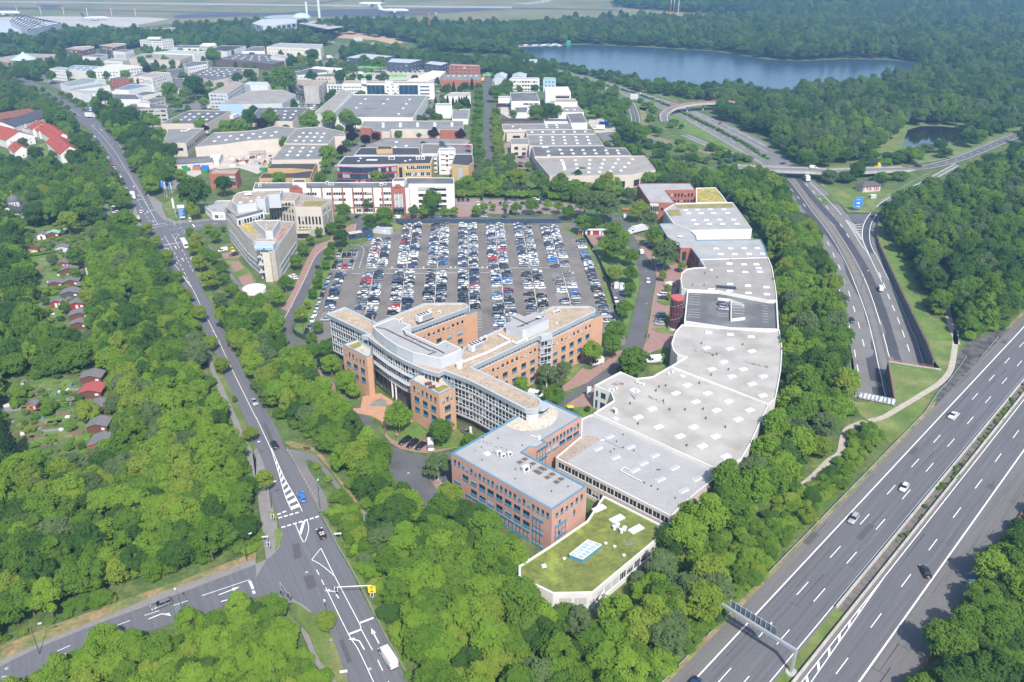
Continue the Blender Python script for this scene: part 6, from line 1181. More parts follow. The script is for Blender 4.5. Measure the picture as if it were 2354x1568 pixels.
bb('white garage hall with low roofs beside the parking yard',J3,'m','540,512 600,498 850,500 880,510 700,526 640,524',6,WW,RG_,gr_=GH);bb('grey hall with open door and dark roof',J3,'m','690,570 850,528 1040,532 1080,572 860,570',6,WW,RD,gr_=GH);bb('white annex with small windows and dark roof',J3,'m','1040,528 1120,508 1240,516 1090,545',7,WW,RD,au=dict(flr=1,pt_=4,w_=1.2,h_=1.2,z0=3));bb('grey metal gatehouse with dark opening','building','m','630,530 660,518 705,522 700,532',7,GC,RG_)
bb('dark roofed workshop hall with solar panels right of the sign office',J3,'n','300,300 330,250 440,235 445,262 360,305',7,BG,RD,gr_=GH);bb('grey flat roofed strip hall above the sign office',J3,'n','60,300 110,270 230,262 340,270 330,285 200,300',6,CM,RM,gr_=GH);bb('low grey workshop with bright sign flags',J3,'n','355,330 360,310 480,315 470,390 400,395',5,WW,RD,gr_=GH)
bb('dark blue clad hall with pale grey roof, left of the three',J3,K10,'818,530 985,490 1278,516 1080,548',9,DC,mat('pale_metal_roof',(.42,.44,.46),.5),au=dict(flr=2,pt_=6,w_=2.2,h_=1.8,z0=1.2));bb('dark blue clad hall with pale grey roof, middle of the three',J3,K10,'1205,572 1245,536 1535,548 1412,582',9,DC,MATS['pale_metal_roof'],au=dict(flr=2,pt_=6,w_=2.2,h_=1.8,z0=1.2));bb('dark blue clad hall with pale grey roof, right of the three',J3,K10,'1545,584 1605,560 1775,576 1700,604',9,DC,MATS['pale_metal_roof'],au=dict(flr=2,pt_=6,w_=2.2,h_=1.8,z0=1.2))
bb('red brick office with rows of square white windows',J8,K10,'1772,602 1795,588 2055,598 2060,612',10,RBR,GVD,au=dict(flr=3,pt_=4.6,w_=2.2,h_=1.8,z0=1.2));bb('red brick hall with long grey roof in front of the red office',J3,K10,'1700,738 1722,685 2065,682 2072,738',7,RBR,RM,sky=(K10,grd((1740,692),(2050,690),(2050,705),(1740,705),6,1)),gr_=GH);bb('white roofed hall at the recycling yard',J3,K10,'1385,745 1620,650 1742,656 1690,705 1560,750',7,WW,WW,gr_=GH)
bb('grey roofed office with white bands and rooftop masts',J8,K10,'330,668 500,628 662,642 648,664 380,694',8,WW,RD,au=dict(flr=2,pt_=5,w_=4,h_=1.6,z0=1));bb('white roofed low hall with two aerial masts',J3,K10,'492,630 545,612 792,628 780,655 670,645',7,WW,WW);bb('beige flat roofed office behind the concrete tower',J8,K10,'555,705 560,685 720,672 830,680 820,706',8,BG,RD,au=O2)
bb('grey metal clad hall end at the left of the tower block',J3,K10,'-60,780 -40,758 110,758 140,800',11,GC,GC)
HP=bb('long brick and glass office with glazed pyramid roof in its middle',J8,'m','-60,262 0,248 200,218 455,226 472,238 280,252 160,272 50,290',11,mat('brick_and_pane',(.33,.24,.2),.8,.1,.2),GVD,au=dict(flr=3,pt_=5,w_=3.4,h_=2.6,z0=.9),fm=FW)
p=g1('m',205,250,13);b1('cyl',(p.x,p.y-6,12,0,13,16),'glass_drum',GLB,HP);mb=MB();mb.cyl(p.x,p.y-6,14,12,18,16,r1=2);mb.cyl(p.x,p.y-6,2,18,20,12,r1=.3);mb.bld('pyramid_roof',mat('pale_glass_roof',(.4,.48,.5),.2),HP)
for i in rG_(6):
 x=-60+i*55;y=1060-i*9;gbl('brown tiled terraced house with small dormers, number %s from the left of the terrace'%('one','two','three','four','five','six')[i],'house',K00,[(x,y-10),(x+52,y-19)],[(x+10,y+50),(x+62,y+40)],None,9.5,6,RBR,TILEB,gr_='brown tiled terrace')
for i in rG_(4):
 x=10+i*105;y=1160-i*32;gbl('dark slate roofed terrace house with roof windows, %s of the row'%('first','second','third','last')[i],'house',K00,[(x,y-40),(x+103,y-72)],[(x+20,y+35),(x+125,y+3)],None,9.5,6,WW,TILED,gr_='dark slate roofed terrace',wins=3.5)
HL={'la':'largest red roofed white house with roof windows at the left edge','lb':'small red roofed white house with one roof window in the corner garden','lc':'narrow red roofed white house, rearmost of the stepped group','ld':'narrow red roofed white house, middle of the stepped group','le':'red roofed white house with tall gable at the front of the stepped group','lf':'red roofed white house with solar panels nearest the road'}
for k,ridge,eave,zr,ze in(('la',[(-60,1140),(170,1210)],[(-100,1240),(118,1275)],10.5,6),('lb',[(135,1300),(195,1345)],[(70,1350),(130,1410)],8,4.6),('lc',[(345,1110),(385,1135)],[(280,1180),(320,1205)],9.5,6),('ld',[(400,1128),(440,1150)],[(335,1195),(375,1222)],9.5,6),('le',[(445,1140),(575,1225)],[(385,1215),(490,1300)],10.5,6),('lf',[(510,1232),(640,1345)],[(440,1315),(480,1400)],10.5,6)):
 o,R,E1,E2=gbl(HL[k],'house',K00,ridge,eave,None,zr,ze,WW,TILER,gr_='red roofed white houses',wins=4.0)
 m=MB();A=R[0].lerp(R[1],.5)
 for t in(.3,.5,.7):
  q=R[0].lerp(R[1],t).lerp(E1[0].lerp(E1[1],t),.45);d_=(R[1]-R[0]);d_.z=0;m.obox(q,d_.normalized(),.9,1.2,q.z-.25,q.z+.3)
 m.bld('roof_window',GLASS,o)
bb('low dark roofed garage beside the red roofed houses','garage',K00,'200,1180 260,1165 330,1180 270,1200',3,WW,RD,name='garage',par=.15)
p=g1(K01,145,445,0);CH=thg('chapel','small white chapel with grey dome and gold cross','chapel',(p.x,p.y,0));xcl([(p.x-8,p.y-8),(p.x+8,p.y-8),(p.x+8,p.y+10),(p.x-8,p.y+10)])
mb=MB();mb.box(-5,5,-5,8,0,5.4);mb.face([(-5,-5,5.4),(5,-5,5.4),(0,-5,8)]);mb.face([(5,8,5.4),(-5,8,5.4),(0,8,8)]);mb.bld('wall',WW,CH,lc=1);mb=MB();mb.face([(-5.4,-5.3,5.3),(0,-5.3,8.1),(0,8.3,8.1),(-5.4,8.3,5.3)][::-1]);mb.face([(5.4,-5.3,5.3),(5.4,8.3,5.3),(0,8.3,8.1),(0,-5.3,8.1)][::-1]);mb.bld('roof',TILED,CH,lc=1)
b1('cyl',(0,2,3.0,6,9.4,20),'drum',WW,CH,lc=1);mb=MB();
for k in rG_(5):a,b=k*pi/10,(k+1)*pi/10;mb.cyl(0,2,3.2*cos(a),9.4+3.2*sin(a),9.4+3.2*sin(b),20,r1=3.2*cos(b)+.001,cap=0)
mb.bld('dome',RD,CH,smooth=1,lc=1);mb=MB();mb.cyl(0,2,.25,12.5,13.4,8);mb.box(-.08,.08,1.92,2.08,13.4,15.6);mb.box(-.6,.6,1.93,2.07,14.5,14.7);mb.bld('cross',mat('gold_leaf',(.8,.5,.05),.3,metal=.6),CH,lc=1)
mb=MB();[mb.box(3.02*cos(a)-.3,3.02*cos(a)+.3,2+3.02*sin(a)-.1,2+3.02*sin(a)+.05,7,8.8)for a in(-1.2,-1.57,-1.94,-.8,-2.3)];mb.bld('drum_window',GLASS,CH,lc=1);b1(J2,(-1.6,1.6,-7,-5,0,3),'porch',WW,CH,lc=1);mb=MB();mb.face([(-2,-7.2,3),(2,-7.2,3),(2,-4.9,4),(-2,-4.9,4)]);mb.bld('porch_roof',TILED,CH,lc=1)
SH=[('K02',850,315,7,5,WDB,SHR,'brown board shed with grey felt roof under the white sun sail'),('K02',850,440,7,6,WDB,PINKR,'garden house with faded red roof and orange porch'),('K02',905,585,5,5,WDB,SHR,'dark shed half hidden by the hedge'),('K02',910,755,6,5,WDB,SHR,'brown shed with grey roof beside the yellow bush'),('K02',935,915,6,6,RP_,SHR,'bright red shed with white framed windows'),('K02',300,580,2.6,2.6,mat('faded_orange',(.35,.14,.05)),SHR,'tiny orange hut in the crowded vegetable plot'),(K01,715,1215,6,5,WOODR,SHR,'dark red shed with grey roof below the hedge'),(K01,520,1205,4,3.5,WOODR,SHR,'small red playhouse with white door'),(K01,740,1310,8,5,WDB,SHR,'long brown shed with a white lean-to'),(K01,730,1400,6,4,WDB,SHR,'low grey roofed shed at the end of the allotments'),(K01,650,1115,7,5,DC,SHR,'shed with blue gable and pale lean-to roof'),(K01,660,1010,6,5,WDB,SHR,'brown log shed with grey roof in the middle plots'),(K01,640,905,7,4,WDB,SHR,'wide weathered shed behind the fruit trees'),(K01,590,850,5,4,WOODR,SHR,'small shed with a red gable end'),(K01,570,705,6,4,GC,SHR,'shed with grey blue walls beside the white pavilion tent'),(K01,260,725,9,4,YBRICK,WDB,'sandy coloured cabin with brown roof'),(K01,490,575,6,4,WDB,mat('mint_roof',(.25,.4,.3)),'shed with mint green roof'),(K01,385,590,4,4,WW,SHR,'tiny white hut with dark roof'),(K01,515,1030,6,4,WDB,SHR,'flat pergola shed on the lawn'),(K01,610,80,6,4,WW,SHR,'pale summer house among the northern plots'),(K01,510,150,4,3,WDB,SHR,'small wooden gazebo under the trees'),(K01,15,160,6,4,WW,WW,'white roofed cabin at the left edge'),(K00,480,1525,8,5,WDB,TILEB,'brown roofed garden house below the red roofed houses')]
for i,(reg,x,y,L,Wd,wm,rf,lab)in eN_(SH):
 p=g1(reg,x,y,2.0);a=.25 if reg==K01 else .12;o=thg('garden_shed',lab,'shed',(p.x,p.y,0),a,gr_='allotment sheds');xcl([(p.x-L*.6,p.y-Wd*.7),(p.x+L*.6,p.y-Wd*.7),(p.x+L*.6,p.y+Wd*.6),(p.x-L*.6,p.y+Wd*.6)])
 h_=2.2;mb=MB();mb.box(-L/2,L/2,-Wd/2,Wd/2,0,h_);mb.face([(-L/2,-Wd/2,h_),(0,-Wd/2,h_+1),(L/2,-Wd/2,h_)][::-1]);mb.face([(-L/2,Wd/2,h_),(0,Wd/2,h_+1),(L/2,Wd/2,h_)]);mb.bld('wall',wm,o,lc=1)
 mb=MB();e=.35
 for s in(-1,1):
  P=[Vec((0,-Wd/2-e,h_+1.05)),Vec((0,Wd/2+e,h_+1.05)),Vec((s*(L/2+e),Wd/2+e,h_-.05)),Vec((s*(L/2+e),-Wd/2-e,h_-.05))];U=[q+Vec((0,0,.1))for q in P];mb.face(U if s<0 else U[::-1]);mb.face(P[::-1]if s<0 else P);[mb.face([P[k],P[(k+1)%4],U[(k+1)%4],U[k]])for k in rG_(4)]
 mb.bld('roof',rf,o,lc=1);b1(J2,(-.5,.4,-Wd/2-.05,-Wd/2,.05,1.9),'door',FW if wm in(RP_,WOODR)else WDB,o,lc=1);b1(J2,(L*.22,L*.38,-Wd/2-.04,-Wd/2,.9,1.7),'window',FW,o,lc=1)
p=g1(K31,925,190,0);PHs=thg('pump_house','small utility building with graffiti walls and dark hipped roof','utility building',(p.x,p.y+2,0),.25)
b1(J2,(-6,6,-3.5,3.5,0,3.6),'wall',CM,PHs,lc=1);mb=MB();a,b=6.7,4.2;z0,z1=3.5,5.6
mb.face([(-a,-b,z0),(a,-b,z0),(3.2,0,z1),(-3.2,0,z1)]);mb.face([(a,b,z0),(-a,b,z0),(-3.2,0,z1),(3.2,0,z1)]);mb.face([(a,-b,z0),(a,b,z0),(3.2,0,z1)]);mb.face([(-a,b,z0),(-a,-b,z0),(-3.2,0,z1)]);mb.bld('roof',mat('maroon_slate',(.1,.075,.085),.8),PHs,lc=1)
for i in rG_(14):
 mb=MB();x=-5.8+i*.82;h0,h1=rnd.uniform(.2,1.2),rnd.uniform(1.8,3.3);k=rnd.uniform(-.4,.4);mb.face([(x,-3.54-i*.001,h0),(x+.6,-3.54-i*.001,h0+.2),(x+.7+k,-3.54-i*.001,h1),(x+.1+k,-3.54-i*.001,h1-.2)]);mb.bld('graffiti',(RP_,BLUEW,WW,DC,BLUEW,RP_)[i%6],PHs,lc=1)
p=g1(K31,960,255,0);o=thg('utility_cabinet','low pale metal cabinet on the grass near the graffiti building','cabinet',(p.x,p.y,0),.1);b1(J2,(-1.6,1.6,-1,1,.2,1.8),'body',GC,o,lc=1);b1(J2,(-1.7,1.7,-1.1,1.1,1.8,2),'lid',MC,o,lc=1);b1(J2,(-1.7,1.7,-1.1,1.1,0,.2),'plinth',CN,o,lc=1)
p=g1(K11,965,615,0);o=thg('gatehouse','dark navy gatehouse container with white roof at the car park entrance','gatehouse',(p.x,p.y,0),.45);b1(J2,(-6,6,-1.5,1.5,0,3),'wall',NV_,o,lc=1);b1(J2,(-6.2,.5,-1.7,1.7,3,3.2),'roof',CM,o,lc=1);b1(J2,(-5.6,-3.4,-1.55,-1.5,1,2.4),'window',GLASS,o,lc=1)
p=g1(K11,1150,575,0);o=thg('site_cabin','grey container cabin under the trees at the car park corner','cabin',(p.x,p.y,0),-.28);b1(J2,(-6,6,-1.5,1.5,.1,3),'wall',GC,o,lc=1);b1(J2,(-6.1,6.1,-1.6,1.6,3,3.1),'roof',GC,o,lc=1);b1(J2,(2,3.4,-1.56,-1.5,1,2.2),'window',FW,o,lc=1)
p=g1(K21,770,590,0);o=thg('equipment_rack','long open rack of red and white fire hoses and boxes in the yard','rack',(p.x,p.y,0));b1(J2,(-9,9,-1.2,1.2,2.6,2.8),'roof',MC,o,lc=1);
for i in rG_(12):mb=MB();x=-8.6+i*1.45;mb.box(x,x+1.1,-.9,.8,.1,1.2+(i*7%5)*.3);mb.bld('crate',(RP_,MC,MC,WDB,MC,RP_)[i%6],o,lc=1)
mb=MB();[mb.box(x-.08,x+.08,y-.08,y+.08,0,2.6)for x in(-8.9,-3,3,8.9)for y in(-1.1,1.1)];mb.bld('post',ST_,o,lc=1)
# vehicles
def loft(mb,st,m=0):
 """st: (x, half width, z low, z top) stations from rear to front"""
 i=len(mb.v)
 for x,hw,zl,zt_ in st:
  for y,z in((hw*.86,zl),(hw,zl+(zt_-zl)*.3),(hw,zl+(zt_-zl)*.72),(hw*.88,zt_),(-hw*.88,zt_),(-hw,zl+(zt_-zl)*.72),(-hw,zl+(zt_-zl)*.3),(-hw*.86,zl)):mb.v.append((x,y,z))
 for k in rG_(len(st)-1):
  for j in rG_(8):a,b=i+8*k+j,i+8*k+(j+1)%8;mb.f.append((a,a+8,b+8,b));mb.m.append(m)
 mb.f.append(tuple(i+j for j in rG_(8)));mb.m.append(m);e=i+8*(len(st)-1);mb.f.append(tuple(e+7-j for j in rG_(8)));mb.m.append(m)
CT={J0:(4.2,1.78,1.47,.95,-1.95,1.02,-1.45,.25),Q7:(4.65,1.82,1.44,.95,-1.55,.98,-.85,.22),Jj:(4.75,1.83,1.5,.97,-2.25,1.0,-1.9,.2),Qj:(4.5,1.88,1.68,1.08,-2.1,1.05,-1.75,.3),'people carrier':(4.6,1.85,1.78,1.05,-2.2,1.45,-2.0,.75),'minibus':(5.2,1.95,2.0,1.15,-2.5,1.95,-2.4,1.35)}
CMESH={}
def cmh(ty):
 if ty in CMESH:return CMESH[ty]
 L,W_,H,zb,gr,gf,rr,rf=CT[ty];h=L/2;w_=W_/2;tr=.96 if gr<-1.8 else .93
 b=MB();st=[(-h,w_*.78,.42,zb-.22),(-h+.1,w_*.93,.27,zb-.02),(-h*.72,w_,.2,zb),(-h*.2,w_,.19,zb),(gf-.1,w_,.19,zb-.01),(h*.62,w_*.99,.2,zb-.1 if ty!='minibus' else zb-.05),(h-.22,w_*.92,.24,zb-.2),(h-.05,w_*.78,.3,zb-.34),(h,w_*.6,.38,zb-.46)]
 loft(b,st)
 hb,ht=w_*.86,w_*.68;zr=H;t=.045
 b.face([(rr-.05,-ht,zr-t),(rr-.05,ht,zr-t),(rf+.05,ht,zr-t),(rf+.05,-ht,zr-t)][::-1])
 q=[(rr-.06,-ht,zr-t),(rf+.08,-ht,zr-t),(rf+.08,ht,zr-t),(rr-.06,ht,zr-t)];u=[(rr+.05,-ht*.93,zr),(rf-.1,-ht*.93,zr),(rf-.1,ht*.93,zr),(rr+.05,ht*.93,zr)]
 b.face(u)
 for k in rG_(4):b.face([q[k],q[(k+1)%4],u[(k+1)%4],u[k]])
 lerp=lambda A,B,s:tuple(A[i]+(B[i]-A[i])*s for i in rG_(3))
 for s in(-1,1):
  for xb,xt in((gr,rr),(gf,rf),((gr+gf)/2-.05,(rr+rf)/2+.05)):
   A,B=(xb,s*(hb+.012),zb-.02),(xt,s*(ht+.012),zr-t);d_=.07
   P=[(A[0]-d_,A[1],A[2]),(A[0]+d_,A[1],A[2]),(B[0]+d_,B[1],B[2]),(B[0]-d_,B[1],B[2])];b.face(P if s<0 else P[::-1])
 g=MB();z0=zb-.02;z1=zr-t+.005;B_=[(gr,-hb,z0),(gf,-hb,z0),(gf,hb,z0),(gr,hb,z0)];T_=[(rr,-ht,z1),(rf,-ht,z1),(rf,ht,z1),(rr,ht,z1)]
 for k in rG_(4):g.face([B_[k],B_[(k+1)%4],T_[(k+1)%4],T_[k]])
 wl=MB();r=.33 if ty not in(Qj,'minibus')else .37
 i=len(wl.v)
 for y in(-.11,.11):
  for k in rG_(12):a=k*pi/6;wl.v.append((r*cos(a),y,r+r*sin(a)))
 for y in(-.115,.115):
  for k in rG_(12):a=k*pi/6;wl.v.append((r*.66*cos(a),y,r+r*.66*sin(a)))
 for k in rG_(12):wl.f.append((k,(k+1)%12,12+(k+1)%12,12+k));wl.m.append(0)
 wl.f+=[tuple(rG_(12)),tuple(rG_(23,11,-1)),tuple(rG_(24,36)),tuple(rG_(47,35,-1))];wl.m+=[0,0,1,1]
 hl=MB();hl.box(h-.32,h-.1,-.2,.2,zb-.36,zb-.24);tl=MB();tl.box(-h+.0,-h+.14,-.12,.12,zb-.28,zb-.05);pl=MB();pl.box(-h-.012,-h+.02,-.26,.26,.55,.67)
 CMESH[ty]=dict(body=b.mesh('car_body',PAINT,smooth=1),windows=g.mesh('car_windows',CARG),wheel=wl.mesh('car_wheel',[TYRE,RIM]),headlight=hl.mesh('car_headlight',LAMPW),tail_light=tl.mesh('car_tail_light',LAMPR),number_plate=pl.mesh('car_number_plate',MC),L=L,W=W_,zb=zb,r=r,mb=(b,g,wl));return CMESH[ty]
COL={Ja:(.6,.6,.59),J9:(.3,.31,.32),J7:(.13,.135,.145),J1:(.014,.014,.016),Je:(.02,.04,.1),Qd:(.03,.16,.45),'red':(.42,.015,.02),'pale blue':(.2,.3,.42),'brown':(.06,.045,.035),'orange':(.5,.12,.02),Jh:(.75,.5,.02)}
def car(ty,P,ang,col,lb_,name='car',cat=None,gr_=None,full=1,z=.0,lights=1):
 M=cmh(ty);o=thg(name,lb_,cat or 'car',(P[0],P[1],z),ang,gr_);xcl([(P[0]-2,P[1]-2),(P[0]+2,P[1]-2),(P[0]+2,P[1]+2),(P[0]-2,P[1]+2)])if name=='car' else None
 b=plc('body',M['body'],o);b.color=(*COL[col],1);plc('windows',M['windows'],o);x=M['L']*.3;y=M['W']/2-.1
 for sx in(x*1.02,-x*.98):
  for sy in(-y,y):plc('wheel',M['wheel'],o,(sx,sy,0))
 if lights:
  for sy in(-M['W']*.36,M['W']*.36):plc('headlight',M['headlight'],o,(0,sy,0));plc('tail_light',M['tail_light'],o,(0,sy,0))
  plc('number_plate',M['number_plate'],o)
 return o
def cpx(ty,reg,x,y,x2,y2,col,lb_,z=.036,zg=.0,**k):
 """car whose tail is at photo point 1 and nose at photo point 2"""
 A,B=g1(reg,x,y,.7+zg),g1(reg,x2,y2,.7+zg);d=B-A;return car(ty,(A+B)/2,atan2(d.y,d.x),col,lb_,z=z+zg,**k)
VANM={}
def van(reg,x,y,x2,y2,lb_,L=6.0,W_=2.0,H=2.5,col=Ja,name='van',cat='van',z=.036,zg=.0,gr_=None,glazed=0):
 A,B=g1(reg,x,y,1+zg),g1(reg,x2,y2,1+zg);d=nZ(B-A);P=(A+B)/2;o=thg(name,lb_,cat,(P.x,P.y,z+zg),atan2(d.y,d.x),gr_);h=L/2;w_=W_/2
 b=MB();loft(b,[(-h,w_*.93,.35,H*.96),(-h+.1,w_*.98,.3,H),(-h*.3,w_,.3,H),(h-1.9,w_,.3,H*.98),(h-1.35,w_,.3,H*.94)]);loft(b,[(h-1.36,w_,.3,H*.55),(h-.5,w_*.97,.3,H*.47),(h-.1,w_*.85,.35,H*.4),(h,w_*.7,.4,H*.32)]);bo=b.bld('body',PAINT,o,lc=1);bo.color=(*COL[col],1)
 g=MB();hb,ht=w_*.93,w_*.8;g.face([(h-.62,-hb,H*.5),(h-.62,hb,H*.5),(h-1.33,ht,H*.93),(h-1.33,-ht,H*.93)])
 for s in(-1,1):q=[(h-.75,s*(w_*.96),H*.52),(h-1.34,s*(w_*.9),H*.9),(h-1.36,s*(w_+.005),H*.52)];g.face(q if s>0 else q[::-1]);q=[(h-1.4,s*(w_+.006),H*.54),(h-1.42,s*(w_+.006),H*.86),(h-2.3,s*(w_+.006),H*.86),(h-2.3,s*(w_+.006),H*.54)];g.face(q if s>0 else q[::-1])
 if glazed:
  for s in(-1,1):
   for k in rG_(3):xx=h-2.5-k*1.1;q=[(xx,s*(w_+.008),H*.54),(xx,s*(w_+.008),H*.86),(xx-.95,s*(w_+.008),H*.86),(xx-.95,s*(w_+.008),H*.54)];g.face(q if s>0 else q[::-1])
 g.face([(-h-.005,-.75,H*.55),(-h-.005,.75,H*.55),(-h+.0,.7,H*.86),(-h+.0,-.7,H*.86)][::-1])if glazed else None
 g.bld('windows',CARG,o,lc=1);M=cmh(Qj)
 for sx in(h-1.0,-h+1.2):
  for sy in(-w_+.12,w_-.12):plc('wheel',M['wheel'],o,(sx,sy,0))
 for sy in(-w_*.72,w_*.72):b1(J2,(h-.22,h-.05,sy-.17,sy+.17,H*.3,H*.38),'headlight',LAMPW,o,lc=1);b1(J2,(-h-.02,-h+.06,sy*1.22-.07,sy*1.22+.07,.9,1.5),'tail_light',LAMPR,o,lc=1)
 for s in(-1,1):b1(J2,(h-1.25,h-1.05,s*(w_+.02)-.02 if s>0 else s*(w_+.28),s*(w_+.28)if s>0 else s*(w_+.02)+.02,H*.5,H*.62),'mirror',DS,o,lc=1)
 b1(J2,(-h-.06,-h+.1,-w_*.9,w_*.9,.35,.55),'bumper',DS,o,lc=1);return o
def lry(reg,x,y,x2,y2,lb_,L=9,H=3.6,boxm=None,cabc=None,name='lorry',z=.036,zg=.0,trailer=0):
 A,B=g1(reg,x,y,1.5+zg),g1(reg,x2,y2,1.5+zg);d=nZ(B-A);P=(A+B)/2;o=thg(name,lb_,'lorry',(P.x,P.y,z+zg),atan2(d.y,d.x));h=L/2
 b1(J2,(-h,h-2.4,-1.25,1.25,1.0,H),'cargo_box',boxm or MC,o,lc=1);b1(J2,(-h,h-.3,-.9,.9,.6,1.0),'chassis',DS,o,lc=1)
 c=MB();loft(c,[(h-2.2,1.2,.5,H*.84),(h-.9,1.22,.5,H*.82),(h-.25,1.2,.5,H*.6),(h,1.12,.55,H*.5)]);c.bld('cab',cabc or MC,o,lc=1)
 g=MB();g.face([(h-.2,-1.05,H*.56),(h-.2,1.05,H*.56),(h-.78,.98,H*.79),(h-.78,-.98,H*.79)]);[g.face(([(h-.5,s*1.24,H*.55),(h-1.0,s*1.24,H*.75),(h-1.9,s*1.24,H*.75),(h-1.9,s*1.24,H*.55)])[::s])for s in(-1,1)];g.bld('windows',CARG,o,lc=1)
 M=cmh('minibus')
 for sx in(h-1.2,-h+1.2,-h+2.4):
  for sy in(-1.08,1.08):w=plc('wheel',M['wheel'],o,(sx,sy,0));w.scale=(1.35,1.35,1.35)
 for s in(-.85,.85):b1(J2,(h-.05,h+.05,s-.2,s+.2,.75,1.0),'headlight',LAMPW,o,lc=1)
 return o
cpx(Q7,'K32',1733,645,1662,715,Ja,'white saloon on the motorway lane level with the end of the cutting');cpx(J0,'K32',1282,1300,1222,1385,Ja,'white hatchback on the motorway, second from the top of the three');cpx(Jj,'K33',822,15,752,108,J9,'silver estate car on the motorway beside the solid line, lowest of the three');cpx(Q7,'K33',1468,585,1432,512,J1,'black saloon driving away on the far carriageway of the motorway');cpx(Q7,'K23',1700,1545,1630,1640,Je,'dark saloon cut off by the bottom edge of the photo on the motorway')
cpx(J0,K31,760,1350,785,1400,Je,'dark blue car in the left lane of the cutting motorway',zg=zt(735));van(K31,1047,1112,1022,1050,'white van in the right lane of the cutting motorway',5.2,1.95,2.1,zg=zt(661))
lry(K31,375,100,340,50,'white box lorry just past the flyover',8,3.5)
cpx(Q7,K12,190,985,148,915,J1,'black saloon on the main road above the hatched triangle');cpx(Jj,K12,440,1475,400,1390,Qd,'blue estate car beside the hatched triangle on the main road');cpx(Q7,'K02',2318,530,2352,582,J9,'silver saloon driving down the main road beside the limes');cpx(J0,K01,1296,392,1296,362,Ja,'white hatchback at the bus stop lane of the main road');cpx(J0,K00,1045,1330,1025,1310,J9,'silver hatchback near the top of the main road')
cpx(Jj,'K03',1575,812,1385,888,J7,'dark grey estate car in the side street at lower left',name='car')
cv=cpx(Q7,K13,622,240,580,160,J1,'black open topped car at the junction markings')
for ch in list(cv.children):
 if ch.name.startswith('windows'):bpy.data.objects.remove(ch)
m=MB();loft(m,[(-2.2,.7,.42,.75),(-2.1,.84,.25,.92),(-1.3,.9,.2,.95),(.95,.9,.2,.93),(1.5,.88,.2,.82),(2.15,.7,.3,.6),(2.25,.5,.4,.5)]);bo=[c for c in cv.children if c.name.startswith('body')][0];bo.data=m.mesh('open_car_body',PAINT,smooth=1);b1(J2,(-1.1,.7,-.7,.7,.94,.96),'cabin',FD,cv,lc=1)
for sx,sy in((.1,-.36),(.1,.36),(-.7,-.3),(-.7,.3)):m=MB();m.box(sx-.35,sx+.1,sy-.25,sy+.25,.85,1.0);m.box(sx-.42,sx-.28,sy-.24,sy+.24,.95,1.3);m.bld('seat',mat('cream_leather',(.5,.48,.45),.6),cv,lc=1)
m=MB();m.face([(.72,-.65,.95),(.72,.65,.95),(.4,.58,1.3),(.4,-.58,1.3)]);m.bld('windscreen',CARG,cv,lc=1)
van(K13,1275,1430,1150,1240,'long white high roof van waiting at the stop line',6.6,2.05,2.6);lry(K01,1208,205,1232,262,'white delivery lorry in the far lane of the main road',7.5,3.3);lry(K00,800,1065,866,1068,'white box lorry turning out at the top junction',9,4)
bus=van(K01,1718,715,1668,635,'white and red bus stopped at the traffic island',12,2.5,3.0,name='bus',cat='bus',glazed=1);m=MB();m.box(-5.9,-4.4,-1.27,1.27,.5,1.2);m.box(-5.98,-5.9,-1.0,1.0,.5,1.6);m.bld('red_panel',RP_,bus,lc=1);m=MB();m.box(-4,-2.2,-.8,.8,3.0,3.22);m.box(.5,2,-.8,.8,3.0,3.2);m.bld('roof_unit',MC,bus,lc=1)
for x,y,x2,y2,ty,c in((1415,890,1325,940,Jj,J1),(1480,912,1398,970,Jj,J1),(1545,935,1475,990,J0,J1)):cpx(ty,K12,x,y,x2,y2,c,{1415:'black estate car at the pink sign, first of three by the lawn',1480:'black estate car in the middle of three by the lawn',1545:'small black hatchback beside the white van by the lawn'}[x],z=.1)
van(K12,1600,910,1608,1000,'white van half under the tree beside three black cars',5.3,1.95,2.0,z=.1,glazed=1);cpx(Q7,'c',1245,945,1310,990,J7,'grey car parked under the glazed wing',z=.05)
cpx(J0,K12,585,185,560,205,J1,'black car under the trees left of the curved office, upper one',z=.1);cpx(J0,K12,600,215,580,235,J1,'black car under the trees left of the curved office, lower one',z=.1)
for x,y,x2,y2,ty,c,lb in((1040,440,1035,400,None,None,'white van on the campus road near the orange barrier'),(1200,770,1175,720,None,None,'white van in the bend of the campus road'),):van(K21,x,y,x2,y2,lb,5,1.9,2.0)
cpx(J0,K21,1250,995,1252,1030,Ja,'white hatchback driving down the campus road');lry(K21,1230,530,1090,565,'white articulated lorry turning out of the warehouse yard',13,3.9,mat('silver_curtain',(.5,.51,.52),.5));van(K21,1400,1060,1500,1030,'white van parked at the hall entrance by the young trees',5,1.9,2.0,z=.09)
for i,(y,c,ty)in eN_(((1320,J9,Jj),(1345,J1,J0),(1378,J7,Jj),(1405,J9,J0))):cpx(ty,K21,1405,y+4,1310,y,c,c+' '+ty+' '+('topmost','second','third','lowest')[i]+' of four beside the red stair tower',z=.09)
for i,(x,y,c,ty)in eN_(((1340,1140,Ja,'people carrier'),(1345,1165,J1,J0),(1210,660,J9,J0),(1230,690,J1,J0),(1300,800,J9,Jj),(1320,860,Je,J0))):cpx(ty,K21,x+75,y+6,x,y,c,c+' '+ty+(' above the lawn strip',' below the white carrier',' below the turning lorry',' tucked under the yard tree',' left of the big round tree',' in the shade of the big round tree')[i],z=.09)
cpx(Jj,K21,1895,1222,1990,1225,Je,'dark blue car alone on the rooftop parking deck',zg=ZD);cpx(J0,K21,1900,1265,1985,1272,J9,'silver car behind the blue one on the rooftop parking deck',zg=ZD)
